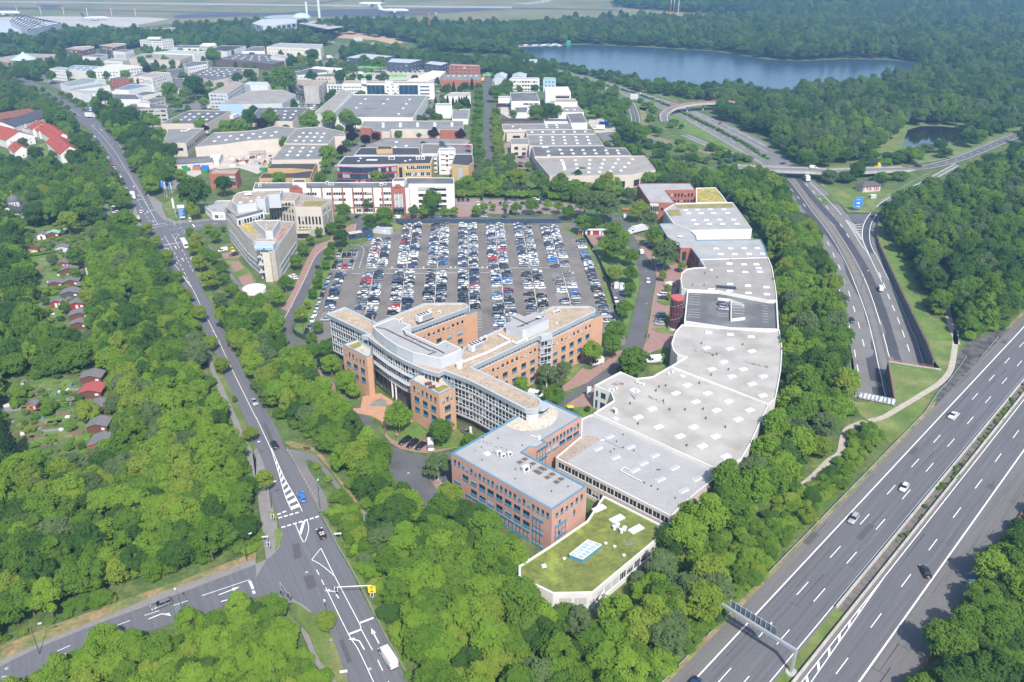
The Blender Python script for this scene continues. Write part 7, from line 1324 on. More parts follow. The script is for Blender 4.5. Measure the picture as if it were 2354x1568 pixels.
van(K21,845,1365,930,1365,'silver minibus parked at the end of the orange brick wing',5.4,1.95,2.2,col=J9,glazed=1);van(K22,820,185,740,205,'white box van parked below the tree at the plaza kerb',5,2.1,2.6,z=.1);van(K22,1370,170,1245,180,'white cooling van at the warehouse corner under young trees',6,2.1,2.7,z=.1);van(K22,180,475,250,490,'white van behind the rounded roof end',5,1.9,2.0,z=.1);cpx(J0,K21,940,1170,965,1210,Ja,'white hatchback parked beside the navy fence');cpx(J0,K21,990,1120,1030,1130,J9,'silver hatchback under the trees by the recycling boxes')
cpx(J0,K11,555,880,590,905,J1,'black hatchback on the curving campus road',z=.04);cpx(Jj,K11,1040,605,1042,632,Qd,'bright blue car beside the gatehouse');cpx(J0,K11,375,975,300,965,Ja,'white car at the tree by the tower, upper one',z=.1);cpx(J0,K11,385,990,310,988,Ja,'white car at the tree by the tower, lower one',z=.1);cpx(J0,K01,2190,765,2105,780,J1,'black hatchback on the red paving by the beige office',z=.06);van(K01,2090,720,2005,735,'white van on the paving by the beige office',4.6,1.9,1.9,z=.06);cpx(J0,K01,2130,712,2145,745,Jh,'yellow car half hidden in front of the beige office',z=.06)
for i,(x,y,c)in eN_(((895,425,J1),(955,427,J7),(1360,427,'red'),(1475,427,'red'),(1590,427,J1),(1645,425,Qd),(2070,420,J9),(2255,420,J1))):cpx(J0,K11,x+60,y,x,y,c,c+' car parked along the north road, '+('at the left end','second from the left','left of the two red ones','right of the two red ones','between red and blue','the only blue one','behind the young trees','at the right end')[i])
van(K11,1318,430,1268,425,'white pickup van at the porch of the white office',4.5,1.8,1.9)
k=0
for x,y,c in((1862,272,J1),(1900,272,J1),(1945,272,J1),(2070,266,J1),(2295,270,J1),(2040,305,Ja),(2150,305,J7),(2245,305,Je),(2285,305,J7),(2325,305,J9),(2290,380,J1),(2340,380,J1)):
 k+=1;cpx(J0,K11,x,y-8,x+4,y+8,c,c+' car in the brick paved parking court north of the main car park',gr_='cars in the brick parking court')
for i,(x,y,c)in eN_(((20,265,Je),(220,262,Ja),(290,262,J1),(105,300,J1),(250,295,Je),(255,385,J1),(1050,145,Ja),(690,148,J9))):cpx(J0,K21,x-20,y,x+20,y+3,c,c+' car in the tree lined parking strip'+(' at its left end',', white one in sunlight',', dark one beside the white car',' in the second row',' behind a young tree',' below the young tree',' at the pale hall wall',' at the loading doors')[i])
for i,(x,y,x2,y2,c)in eN_(((2125,1140,2140,1180,J7),(2158,1260,2158,1290,Je),(1660,838,1680,842,Ja),(395,965,395,985,Ja),(430,960,432,975,Je),(455,960,457,975,J9),(483,960,485,975,J1),(508,960,510,975,J7),(533,960,535,975,Ja),(560,960,562,975,J1),(1550,1030,1555,1050,J7),(1540,1050,1545,1070,Je),(1600,935,1605,950,J1))):cpx(J0,K10,x,y,x2,y2,c,c+' car '+('driving up the avenue','parked on the avenue under the limes','behind the long white office','left end of the row at the beige tower','second of the row at the beige tower','third of the row at the beige tower','middle of the row at the beige tower','fifth of the row at the beige tower','sixth of the row at the beige tower','right end of the row at the beige tower','upper one beside the grey hall','lower one beside the grey hall','at the hall corner door')[i])
for i,(x,y,c)in eN_(((795,20,J1),(935,18,Je),(940,33,Je),(942,47,J1),(940,60,J9),(1003,60,Ja),(1130,35,Ja),(1140,47,'red'),(1140,82,J1))):cpx(J0,'f',x-18,y,x+18,y+2,c,c+' car on the garage roof, '+('alone at the left','top of the stack of four','second of the stack of four','third of the stack of four','front of the stack of four','beside the stair tower','top right corner','the only red one','right edge front')[i],zg=12)
for i in rG_(17):
 t=i/16;x,y=855+(1050-855)*t,1235+(1545-1235)*t;cpx(J0,K00,x+8,y+9+4*t,x-6,y-10-4*t,(Je,Ja,J7,Je,J1)[i%5]if i!=14 else 'red',('red' if i==14 else Q0 if i%5!=1 else Ja)+' car in the kerbside row along the main road, number %s from the top'%('one two three four five six seven eight nine ten eleven twelve thirteen fourteen fifteen sixteen seventeen'.split()[i]))
for i,(x,y,c)in eN_(((1085,15,J7),(1105,50,Ja),(1125,85,J1),(1143,120,J1),(1158,155,J9))):cpx(Q7,K01,x+8,y+14,x-8,y-14,c,c+' car in the lower kerbside row, '+('top','second','third','fourth','last')[i]+' one before the lorry')
for i,(y,c)in eN_(((325,Ja),(345,Je),(362,J1),(380,Ja),(398,'red'),(415,J9),(430,J7))):cpx(J0,K01,1100-i*0,y+3,1020+i*3,y,c,c+' car in the small yard beside the bus stop, '+('top','second','third','fourth','fifth','sixth','last')[i]+' of the row')
for i,(x,y,x2,y2,c,lb)in eN_(((1920,1130,1895,1140,'red','red car on the northern motorway below the flyover'),(1170,850,1180,862,Ja,'white car on the northern motorway near the lake'),(825,735,800,730,J1,'black car on the lakeside lane, left of the three'),(925,756,900,748,J1,'black car on the lakeside lane, middle of the three'),(1045,778,1015,770,J1,'black car on the lakeside lane, right of the three'),(1280,825,1250,820,J1,'black car where the lakeside lane leaves the motorway'),(460,658,435,652,Ja,'white car behind the road works trucks'),(365,638,340,634,Je,'dark blue car behind the road works trucks'),(1410,1475,1375,1485,Je,'dark blue car on the hall service road'),(1470,1505,1500,1510,J9,'silver car beside the black hut of the service yard'))):cpx(Q7 if c!=Ja else J0,K20,x,y,x2,y2,c,lb)
cpx(J0,'K30',150,1505,110,1502,J1,'black car crossing the flyover',zg=5.2);van('K30',385,1535,450,1538,'white van crossing the flyover',5,1.9,2,zg=5.2);cpx(Jj,'K30',1400,1530,1345,1522,J1,'black car on the slip road by the pond');lry('K30',870,1520,1060,1525,'yellow and blue lorry half hidden by bushes at the flyover',14,4,YP,BLP);lry(K20,835,1180,760,1180,'white trailer parked in the lorry yard',9,4);lry(K20,850,1110,895,1150,'blue tractor unit with crane parked in the lorry yard',8,3,BLP,BLP);lry(K20,820,1130,850,1135,'blue flatbed lorry beside the tractor unit',6,2.4,BLP,BLP);lry(K20,200,625,300,632,'pale green road works truck on the northern motorway',16,4,mat('mint_paint',(.5,.65,.55),.5));van(K20,842,815,870,835,'white van on the near lane of the northern motorway',6,2,2.4);lry(K10,660,530,690,528,'white lorry turning in the estate road',8,4);lry(K00,1935,990,1845,985,'white box lorry at the grey panelled office',10,4);lry(K00,2115,1100,2200,1060,'white trailer beside the light blue hall',12,4);lry(K10,925,685,995,680,'white box lorry in the recycling yard',9,4);lry(K10,500,1020,540,1000,'white lorry beside the long white wing',8,3.6);lry(K10,1070,415,1125,418,'white truck on the distant motorway',10,4);van(K10,695,390,722,392,'white car on the distant motorway',5,2,2);lry(K10,630,376,660,374,'yellow mobile crane on the distant motorway',11,3.5,YP,YP);lry(K10,2075,745,2100,720,'yellow lorry at the red brick hall',8,3.5,YP,YP);lry(K10,365,955,392,945,'white parcel lorry at the beige tower',7,3.4)
for i in rG_(9):cpx(J0,K00,405+i*12,748+(i%3)*4,418+i*12,752+(i%3)*4,(Ja,Ja,J9)[i%3],'pale car in the service yard beside the green roofed shed',gr_='cars in the service yard')
for i in rG_(8):cpx(J0,K00,805+(i%4)*18,985+(i//4)*22,815+(i%4)*18,995+(i//4)*22,(Qd,Ja,J9,Qd)[i%4],'car in the small lot beside the grey gatehouse',gr_='cars beside the grey gatehouse')
for i in rG_(7):cpx(J0,'q',262+i*1.5,370+i*10,272+i*2,374+i*10,(J9,Ja,J7)[i%3],'car in the narrow parking court of the white bridge wing',gr_='cars in the white bridge court')
for i,(x,y,c)in eN_(((175,400,'red'),(185,412,J9),(190,425,Ja),(345,785,J1),(370,780,J7),(352,828,J7),(350,852,J1))):cpx(J0,'q',x-8,y,x+9,y+2,c,c+' car '+('in the avenue yard, rear one','in the avenue yard, middle one','in the avenue yard, front one','at the annex doors, left one','at the annex doors, right one','alone in the annex court','at the annex court exit')[i])
lines=[('U1',(K11,1160,640),(K11,1105,905),2),('U2',(K11,1445,495),(K11,1385,905),2),('U3',(K11,1693,505),(K11,1667,900),2),('U4',(K11,1945,500),(K11,1952,900),2),('U5',(K11,2195,500),(K11,2230,900),2),('U6',(K21,90,500),(K21,160,895),2),('U7',(K21,340,520),(K21,440,895),2),('D1',(K11,785,945),(K11,640,1380),1),('D2',(K11,1080,935),(K11,980,1450),2),('D3',(K11,1370,935),(K11,1310,1400),2),('D4',(K11,1660,930),(K11,1630,1400),2),('D5',(K11,1953,930),(K11,1966,1500),2),('D6',(K11,2250,930),(K11,2300,1500),2),('D7',(K21,175,930),(K21,260,1420),2),('D8',(K21,465,945),(K21,560,1300),2),('R',(K21,625,650),(K21,880,1400),-1)]
HID=np.array(D_('748,740 750,721 793,705 865,741 976,696 1065,696 1082,704 1097,716 1096,790 1161,752 1269,704 1356,703 1386,723 1384,900 748,900'))
def vpx(P):
 d=Vec(P)-Vec((0,0,CAMH));Z=d.y*CP-d.z*SP;return(1176.5+FPX*d.x/Z,784-FPX*(d.y*SP+d.z*CP)/Z)
BLK={'U':'far block','D':'near block','R':'right hand single row'};ORD='first second third fourth fifth sixth seventh eighth'.split()
rl=rnd.Random(11);lot=[];lm=MB()
CW=[(Ja,.27),(J9,.17),(J7,.16),(J1,.24),(Je,.11),('red',.035),(Qd,.015),('brown',.01),('pale blue',.01)]
TW=[(J0,.38),(Jj,.24),(Q7,.14),(Qj,.18),('people carrier',.05),('minibus',.01)]
def pick(r,W_):
 x=r.random()*sum(w for _,w in W_)
 for k,w in W_:
  x-=w
  if x<=0:return k
 return W_[0][0]
for nm,a,b,n in lines:
 A,B=g1(*a),g1(*b);d=B-A;L=d.length;d.normalize();u=Vec((-d.y,d.x,0))
 if u.x<0:u=-u
 occ=.97 if nm[0]=='U' else .95
 if nm in('U6','U7'):occ=.92
 if nm=='D6':occ=.86
 if nm in('D7','D8'):occ=.6
 if nm=='R':occ=.8
 if nm=='D5':occ=.97
 pt_=2.42;k=0
 if n>0:P0=A.lerp(B,0);lm.obox((A+B)/2,d,L,.16,.03,.044)
 for s in((-1,1)if n==2 else(0,)):
  k=0
  while k*pt_<L-1:
   t=k*pt_+1.2;c=A+d*t+u*(2.55*s);lm.obox(c-d*1.2+u*(.9*s),d,.1,3.2 if s else 4.4,.03,.043)
   q=vpx(c)
   if rl.random()<occ and not inpoly(np.array([q]),HID)[0]and q[1]<800:
    lot.append((q[1],nm,s,k,c+u*rl.uniform(-.25,.25)+d*rl.uniform(-.1,.1),atan2(u.y,u.x)+(pi if rl.random()<.5 else 0)+rl.uniform(-.03,.03),pick(rl,TW),pick(rl,CW)))
   k+=1
P=G(K11,[(680,912),(890,912)]);lm.obox((P[0]+P[1])/2,nZ(P[1]-P[0]),(P[1]-P[0]).length,.15,.03,.043);P=G(K11,[(990,907),(2354,895)]);lm.obox((P[0]+P[1])/2,nZ(P[1]-P[0]),(P[1]-P[0]).length,.15,.03,.043);P=G(K21,[(0,897),(545,895)]);lm.obox((P[0]+P[1])/2,nZ(P[1]-P[0]),(P[1]-P[0]).length,.15,.03,.043)
for L in([(880,948),(980,952)],[(1170,945),(1260,948)],[(1460,945),(1560,948)],[(1760,942),(1850,944)],[(2060,940),(2150,942)]):P=G(K11,L);lm.obox((P[0]+P[1])/2,nZ(P[1]-P[0]),(P[1]-P[0]).length,.18,.03,.043)
for L in([(735,808),(915,810)],[(690,910),(885,912)],[(735,800),(775,738)],[(795,745),(770,810)],[(940,740),(915,810)],[(905,845),(885,912)],[(690,910),(720,845)]):P=G(K11,L);lm.obox((P[0]+P[1])/2,nZ(P[1]-P[0]),(P[1]-P[0]).length,.16,.03,.043)
Q=rsm(sml(G(K11,'870,680 950,690 990,720 990,760 965,840 945,905'),5),1.0)
for a,b in zip(Q[::2],Q[1::2]):lm.obox((a+b)/2,nZ(b-a),1,.25,.03,.043)
for i in rG_(26):
 a,b=G(K21,[(545+i*13.2,640+i*27),(600+i*13.2,641+i*27)]);lm.obox((a+b)/2,nZ(b-a),(b-a).length*1.0,.12,.03,.043)
for x in(1250,1540,1790,2080):
 for dx in(0,45):arrow(lm,g1(K11,x+dx,893),g1(K11,x+dx,880)-g1(K11,x+dx,893),.046,2.4)
lm.bld('bay_markings',WH,kd_=Jf)
lot.sort(key=lambda r:-r[0]);NIND=215
for i,(py,nm,s,k,c,a,ty,col)in eN_(lot[:NIND]):
 blk=BLK[nm[0]];row=ORD[int(nm[1])-1]+' row' if nm!='R' else ''
 lab=f"{col} {ty} in the {blk}, {row+', ' if row else ''}{'left file, ' if s < 0 else 'right file, ' if s > 0 else ''}place {k+1}"
 car(ty,c,a,col,lab,name='parked_car',gr_='cars in the big car park',z=.045,lights=0)
VV,FF,MI=[],[],[];cols=list(COL);nv=0
for py,nm,s,k,c,a,ty,col in lot[NIND:]:
 b,g,wl=cmh(ty)['mb'];ca,sa=cos(a),sin(a);M=cmh(ty)
 sets=[(b,0,0,cols.index(col)),(g,0,0,len(cols))]+[(wl,sx,sy,len(cols)+1)for sx in(M['L']*.3,-M['L']*.3)for sy in(-M['W']/2+.1,M['W']/2-.1)]
 for m,ox,oy,mi in sets:
  VV+=[(c.x+(x+ox)*ca-(y+oy)*sa,c.y+(x+ox)*sa+(y+oy)*ca,z+.045)for x,y,z in m.v];FF+=[tuple(i+nv for i in f)for f in m.f];MI+=[mi+(1 if(m is wl and mm==1)else 0)for mm in m.m];nv+=len(m.v)
me=bpy.data.meshes.new('parked_cars');me.from_pydata(VV,[],FF)
for cn in cols:me.materials.append(mat('car_paint_'+cn.replace(' ','_'),COL[cn],.22,spec=.6))
for m_ in(CARG,TYRE,RIM):me.materials.append(m_)
me.polygons.foreach_set('material_index',MI);me.update();tag(plc('parked_cars',me,kd_=Q6),'dense rows of parked cars filling the far block of the big car park','cars')
for i,(x,y,c,ty)in eN_(((772,742,J1,J0),(757,778,J9,J0),(807,782,J1,J0),(852,778,J1,J0),(875,740,J7,J0),(917,740,J7,J0),(900,780,J7,Jj),(735,845,J1,J0),(715,885,J1,J0),(778,845,J7,Jj),(768,885,J9,J0),(815,880,'red',J0),(878,840,Je,Jj),(862,880,J9,J0))):
 A,B=g1(K11,x+4,y-14,.7),g1(K11,x-4,y+14,.7);d=B-A;car(ty,(A+B)/2,atan2(d.y,d.x),c,c+' '+ty+' in the small bays by the gatehouse, '+('upper' if y<800 else 'lower')+' group, '+('%s place'%ORD[i%7]),name='parked_car',gr_='cars in the small bays',z=.045,lights=0)
for i,(x,y,c,ty)in eN_(((680,958,J7,Q7),(663,1008,J9,J0),(645,1055,Qd,J0),(622,1100,J7,Qj),(605,1148,J1,J0),(582,1195,J9,J0),(563,1252,J9,J0),(541,1318,Ja,J0),(518,1370,Ja,J0),(495,1435,J7,Jj),(463,1485,J1,Jj))):
 A,B=g1(K11,x+6,y-22,.7),g1(K11,x-6,y+22,.7);d=B-A;car(ty,(A+B)/2,atan2(d.y,d.x),c,c+' '+ty+' in the slanting row along the left hedge, '+('first second third fourth fifth sixth seventh eighth ninth tenth last'.split()[i])+' from the top',name='parked_car',gr_='cars along the left hedge',z=.045,lights=0)
 # street furniture and structures
ub=UV_.xy;bL=g1('K23',1790,978,0);bR=g1('K23',2566,1482,0);GA=thg('sign_gantry','grey sign gantry spanning the near motorway carriageway, signs seen from behind','gantry',((bL.x+bR.x)/2,(bL.y+bR.y)/2,0))
dv=nZ(bR-bL);Lg=(bR-bL).length;nvv=Vec((-dv.y,dv.x,0));b1('obox',((bL+bR)/2,dv,Lg+.6,.6,6.0,6.7),'beam',ST_,GA)
for p in(bL,bR):b1('obox',(p,dv,.45,.6,0,6.0),'post',ST_,GA);b1('cyl',(p.x,p.y,1.3,0,.25,10),'footing',CN,GA)
for i in rG_(9):
 t=.255+i*.0585;p=bL.lerp(bR,t)+nvv*1.0;mb=MB();mb.obox(p,dv,Lg*.0585-.08,.12,5.6,8.0);s_=mb.bld('sign_panel',mat('sign_back',(.09,.12,.15),.5,.1,1),GA);mb=MB();mb.obox(p-dv*Lg*.029,dv,.1,.5,5.5,8.1);mb.obox(bL.lerp(bR,t)-dv*Lg*.029+nvv*.4,dv,.1,1.6,5.7,5.85);mb.bld('bracket',ST_,GA)
b1('obox',(bL.lerp(bR,.49)+nvv*.9,dv,Lg*.53,.1,8.0,8.12),'rail',ST_,GA)
def grd_(P,lb_,name='guard_rail',h=.75,double=0):
 o=thg(name,lb_,'guard rail',(P[0].x,P[0].y,0));mb=MB()
 for z0,z1,off in((h-.3,h,.06),(h-.25,h-.05,.12)):
  Q=ofl(P,off)
  for a,b,c_,e in zip(P,P[1:],Q[1:],Q):mb.face([(a.x,a.y,z0+P[0].z),(b.x,b.y,z0),(b.x,b.y,z1),(a.x,a.y,z1)]);mb.face([(e.x,e.y,z0),(c_.x,c_.y,z0),(c_.x,c_.y,z1),(e.x,e.y,z1)]);mb.face([(a.x,a.y,z1),(b.x,b.y,z1),(c_.x,c_.y,z1),(e.x,e.y,z1)])
 mb.bld('rail',ST_,o);mb=MB();[mb.box(p.x-.06,p.x+.06,p.y-.06,p.y+.06,0,h-.05)for p in rsm(P,4)];mb.bld('posts',ST_,o,kd_=Q6);return o
grd_([R1(-63.2,u)for u in np.linspace(186,262,20)]+G('K32','1560,480 1640,400 1700,320 1760,240 1820,150'),'galvanised guard rail curving from the straight motorway round the gravel path');grd_([R1(-63.2,u)for u in np.linspace(155,185,8)],'galvanised guard rail in tall grass above the gantry');grd_([R1(-63.2,u)for u in np.linspace(112,122,4)],'short guard rail length in tall grass below the gantry');grd_([R1(-63.2,u)for u in np.linspace(130,140,4)],'short guard rail length under the gantry');grd_(G('K32','1950,160 2010,90 2080,10 2110,-30'),'guard rail set back at the emergency bay');grd_(sml(G('K30','1300,1500 1500,1490 1750,1430 1950,1350 2354,1180'),4),'guard rail along the slip road past the pond')
grd_(sml(G(K31,'950,380 1000,320 1100,240 1200,185 1350,95 1500,20'),4),'guard rail along the inner side of the slip road loop');grd_(sml(G(K13,'600,30 690,200 780,370 900,570 1070,910 1230,1220 1390,1500'),4),'low steel guard rail along the right side of the main road',h=.6)
for nm_,Lx,off in(('left',mls,-.7),('right',mrs,.7)):
 o=thg('guard_rail','guard rail on the '+nm_+' side of the paved reserve in the curving motorway','guard rail',Lx[0]);Q=ofl(Lx,off);mb=MB()
 for a,b in zip(Q,Q[1:]):mb.face([(a.x,a.y,a.z+.45),(b.x,b.y,b.z+.45),(b.x,b.y,b.z+.8),(a.x,a.y,a.z+.8)])
 mb.bld('rail',ST_,o);mb=MB();[mb.box(p.x-.05,p.x+.05,p.y-.05,p.y+.05,p.z,p.z+.7)for p in rsm(Q,3)];mb.bld('posts',ST_,o,kd_=Q6)
RW=wln('retaining_wall',f0_(TR_R),'long dark retaining wall curving along the cutting, with wooden edge rail','wall',.3,-7,.5,CONCD,flip=1 if 0 else-1)
o=thg('edge_fence','orange brown edge rail on top of the curving retaining wall','fence',(TR_R[0].x,TR_R[0].y,0));rlg(o,TR_R,.3,.9,WOODF)
wln('retaining_wall',f0_(TR_L),'retaining wall under the trees on the near side of the cutting','wall',.2,-7,.5,CONCD)
wln('portal_wall',[TR_B[1],TR_B[2]],'portal wall with red railing where the right carriageway dips under','wall',.35,-7,.6,CN,-1);o=thg('portal_railing','red railing along the upper portal of the cutting','railing',(TR_B[1].x,TR_B[1].y,0));rlg(o,[TR_B[1],TR_B[2]],.35,1.0,RUST)
wln('portal_wall',[TR_B[0],TR_B[1]],'dark wall with red railing between the two carriageways of the cutting','wall',.35,-7,.6,CONCD);o=thg('portal_railing','red railing along the left edge of the grass triangle','railing',(TR_B[0].x,TR_B[0].y,0));rlg(o,[TR_B[0],TR_B[1]],.35,1.0,RUST)
gp=[TR_L[-1],TR_B[0]];wln('portal_wall',gp,'lower portal wall of the left carriageway','wall',.3,-7,.6,CN,-1);o=thg('graffiti_screen','row of sheet metal screens with white and blue graffiti over the lower portal','screen',((gp[0].x+gp[1].x)/2,(gp[0].y+gp[1].y)/2,0))
dg_=nZ(gp[1]-gp[0]);ng=Vec((dg_.y,-dg_.x,0));ng=ng if ng.y<0 else-ng;Lp=(gp[1]-gp[0]).length;rg=rnd.Random(3);PALE=mat('screen_sheet',(.4,.44,.46),.6,.15,1);INK=[mat('ink_white',(.7,.72,.72),.6),mat('ink_navy',(.03,.05,.12),.6),mat('ink_blue',(.2,.35,.5),.6)]
for i in rG_(9):
 a=gp[0]+dg_*(Lp*(.1+i*.1));mb=MB();P=[a-ng*.4,a+dg_*(Lp*.1-.12)-ng*.4];lo=[p+ng*1.5+Vec((0,0,.5))for p in P];hi=[p+Vec((0,0,2.1))for p in P];mb.face([lo[0],lo[1],hi[1],hi[0]]);mb.face([lo[0],lo[1],hi[1],hi[0]][::-1]);s_=mb.bld('screen_sheet',PALE,o)
 for k in rG_(4):
  t0,t1=rg.uniform(.05,.4),rg.uniform(.5,.95);u0,u1=rg.uniform(.1,.4),rg.uniform(.5,.9);f=lambda s,t:lo[0].lerp(lo[1],s).lerp(hi[0].lerp(hi[1],s),t)+ng*.02+Vec((0,0,.02+.004*k));mb=MB();mb.face([f(t0,u0),f(t0+.25,u0-.05),f(t1,u1),f(t1-.25,u1+.05)]);mb.bld('graffiti',INK[k%3],o)
 mb=MB();mb.tube(lo[0]+Vec((0,0,-.5)),hi[0],.07,n=4);mb.bld('post',RUST,o)
def fnc(P,lb_,h=2.2,m=NV_,name='fence',pn_=3.0,th=.08):
 o=thg(name,lb_,'fence',(P[0].x,P[0].y,0));Q=rsm(P,pn_);Q=Q if len(Q)>1 else[Vec(P[0]),Vec(P[-1])];n=0
 for a,b in zip(Q,Q[1:]):
  b1('obox',((a+b)/2,nZ(b-a),(b-a).length-.1,th,.05,h),'panel',m,o);b1(J2,(a.x-.06,a.x+.06,a.y-.06,a.y+.06,0,h+.1),'post',DS,o)
 return o
fnc(G(K11,'1290,486 1800,488 2354,486')+G(K21,[(150,486),(450,486)]),'long navy screen fence along the far edge of the big car park',2.4,pn_=4);fnc(sml(G(K21,'635,560 720,700 800,840 850,970 900,1110 945,1260'),4),'navy mesh fence along the right edge of the big car park',2.2);fnc(sml(G(K11,'335,1440 345,1500 400,1540 480,1565 560,1575'),3),'navy fence rounding the lower left corner of the car park',2.2,pn_=2.5);fnc(G(K11,[(1290,462),(1290,490)]),'short end panel of the navy car park fence',2.2)
o=thg('verge_fence','low red brown fence along the far verge of the motorway','fence',R1(-25.2,150));Pf=[R1(-25.2,u)for u in np.linspace(60,330,91)];mb=MB()
for a,b in zip(Pf,Pf[1:]):mb.obox((a+b)/2,UV_,2.9,.06,.1,.9)
mb.bld('boards',RUST,o,kd_=Q6);mb=MB();[mb.box(p.x-.07,p.x+.07,p.y-.07,p.y+.07,0,1.0)for p in Pf];mb.bld('posts',CN,o,kd_=Q6)
def fly(P,wd,z,lb_,piers,thick=1.3,rail_m=RUST):
 o=thg('flyover',lb_,'bridge',(P[len(P)//2].x,P[len(P)//2].y,0));Ls,Rs=ofl(P,-wd/2),ofl(P,wd/2);mb=MB()
 for i in rG_(len(P)-1):
  a,b,c_,e=Ls[i],Ls[i+1],Rs[i+1],Rs[i];zz=[z(i),z(i+1)];A=[Vec((a.x,a.y,zz[0])),Vec((b.x,b.y,zz[1])),Vec((c_.x,c_.y,zz[1])),Vec((e.x,e.y,zz[0]))];D_=[p-Vec((0,0,thick))for p in A];mb.face(A[::-1],1);mb.face(D_);mb.face([D_[0],D_[1],A[1],A[0]]);mb.face([A[3],A[2],D_[2],D_[3]])
 mb.bld('deck',[CN,APL],o)
 for k,S_ in eN_((Ls,Rs)):
  mb=MB()
  for i in rG_(len(P)-1):a,b=S_[i],S_[i+1];mb.face([(a.x,a.y,z(i)),(b.x,b.y,z(i+1)),(b.x,b.y,z(i+1)+.5),(a.x,a.y,z(i)+.5)]);mb.tube((a.x,a.y,z(i)+1.0),(b.x,b.y,z(i+1)+1.0),.06,n=4)
  mb.bld('parapet',CN if k else rail_m,o)
 for t in piers:p=P[t];b1('cyl',(p.x,p.y,.7,-.2,z(t)-thick,10),'pier',CN,o)
 mb=MB();stp('',[Vec((p.x,p.y,z(i)))for i,p in eN_(P)],.25,.03,None,off=wd*.36,obj=mb);stp('',[Vec((p.x,p.y,z(i)))for i,p in eN_(P)],.25,.03,None,off=-wd*.36,obj=mb);mb.bld('edge_line',WH,o);return o
Pfl=sml(G(K31,'-280,-30 -60,-20 150,-10 330,-5 600,10',5.2),4)+sml([g1('K30',1000,1560,3.4),g1('K30',1200,1556,1.2),g1('K30',1290,1552,.1)],3);Pfl=[Vec((p.x,p.y,p.z))for p in Pfl];nF=len(Pfl)
fly(Pfl,10,lambda i:Pfl[i].z,'flat concrete flyover crossing the curving motorway beside the grass loop',[4,8,12],1.2,CN)
Pf2=sml([g1(K20,1405,1120,.3),g1(K20,1395,1060,1.5),g1(K20,1450,1005,4.2),g1(K20,1560,970,6),g1(K20,1700,950,6.5),g1(K20,1850,942,6.5),g1(K20,2020,940,6.2),g1(K20,2200,955,5)],5);nz=[p.z for p in Pf2];fly(Pf2,8,lambda i:nz[i],'curved concrete flyover rising beside the lake',[17,22,27],1.2)
xcl([p for p in ofl(Pf2,-6)]+[p for p in ofl(Pf2,6)][::-1]);xcl([p for p in ofl(Pfl,-7)]+[p for p in ofl(Pfl,7)][::-1])
def lmp(reg,x,y,lb_,h=8,arm=1.6,ang=0,name='street_lamp',gr_=None):
 p=g1(reg,x,y,0);o=thg(name,lb_,'street lamp',(p.x,p.y,0),ang,gr_);mb=MB();mb.cyl(0,0,.1,0,h,6,r1=.06);mb.bld('pole',DS,o,lc=1);mb=MB();mb.tube((0,0,h),(arm,0,h+.3),.05,n=5);mb.bld('arm',DS,o,lc=1);b1(J2,(arm-.1,arm+.6,-.16,.16,h+.2,h+.36),'lamp_head',MC,o,lc=1);return o
def sgl(reg,x,y,lb_,arm=0,ang=0,h=5.5,back=1):
 p=g1(reg,x,y,0);o=thg('traffic_light',lb_,'traffic light',(p.x,p.y,0),ang);b1('cyl',(0,0,.1,0,h if arm else 3.4,8),'pole',ST_,o,lc=1)
 if arm:b1('tube',((0,0,h),(arm,0,h+.1),.08),'arm',ST_,o,lc=1)
 for hx,hz in(((arm,h-.9),(0,2.4))if arm else((0,2.5),)):b1(J2,(hx-.22,hx+.22,-.2,.2,hz,hz+1.1),'signal_head',DS,o,lc=1);b1(J2,(hx-.4,hx+.4,-.24,-.2,hz-.15,hz+1.25),'backing_board',MC,o,lc=1);b1(J2,(hx-.25,hx+.25,-.27,-.24,hz-.02,hz+1.12),'lens_panel',FD,o,lc=1)
 return o
sgl(K13,1075,850,'traffic light with long arm and yellow direction board beside the right kerb',-8,-.22+.3,5.6);sgl(K13,165,125,'traffic light on a short pole at the island by the crossing');sgl(K13,130,385,'traffic light with a street name plate at the left corner',0);sgl(K13,245,830,'traffic light with an overhanging arm at the side street corner',-5,2.2,6);sgl(K01,1698,610,'traffic light beside the bus at the upper junction');sgl(K01,1665,520,'traffic light on the upper junction island',0);sgl(K01,1375,275,'traffic light before the upper stop line');sgl(K01,1612,545,'small traffic signal on the splitter island')
p=g1(K13,1065,730,3.6);o=thg('direction_sign','bright yellow direction sign beside the armed traffic light','sign',(p.x,p.y,0));b1(J2,(-.9,.9,-.04,.04,3.0,5.1),'board',YP,o,lc=1);mb=MB();mb.box(-.35,.35,-.06,-.04,3.4,3.6);mb.box(-.08,.08,-.06,-.04,3.6,4.6);mb.box(-.5,.5,-.06,-.04,4.6,4.75);mb.bld('symbol',FD,o,lc=1);mb=MB();[mb.cyl(s,.08,.05,0,5,6)for s in(-.6,.6)];mb.bld('posts',ST_,o,lc=1)
def brd(reg,x,y,lb_,w_,h_,z0,m,ang=0,cat='sign',name='sign',txt=None):
 p=g1(reg,x,y,0);o=thg(name,lb_,cat,(p.x,p.y,0),ang);b1(J2,(-w_/2,w_/2,-.05,.05,z0,z0+h_),'board',m,o,lc=1);mb=MB();[mb.cyl(s,.1,.05,0,z0+h_*.9,6)for s in((-w_*.35,w_*.35)if w_>1 else(0,))];mb.bld('post',ST_,o,lc=1)
 if txt:
  for t,zz,s_,cm in txt:text(t,o,(0,-.07,zz),s_,cm)
 return o
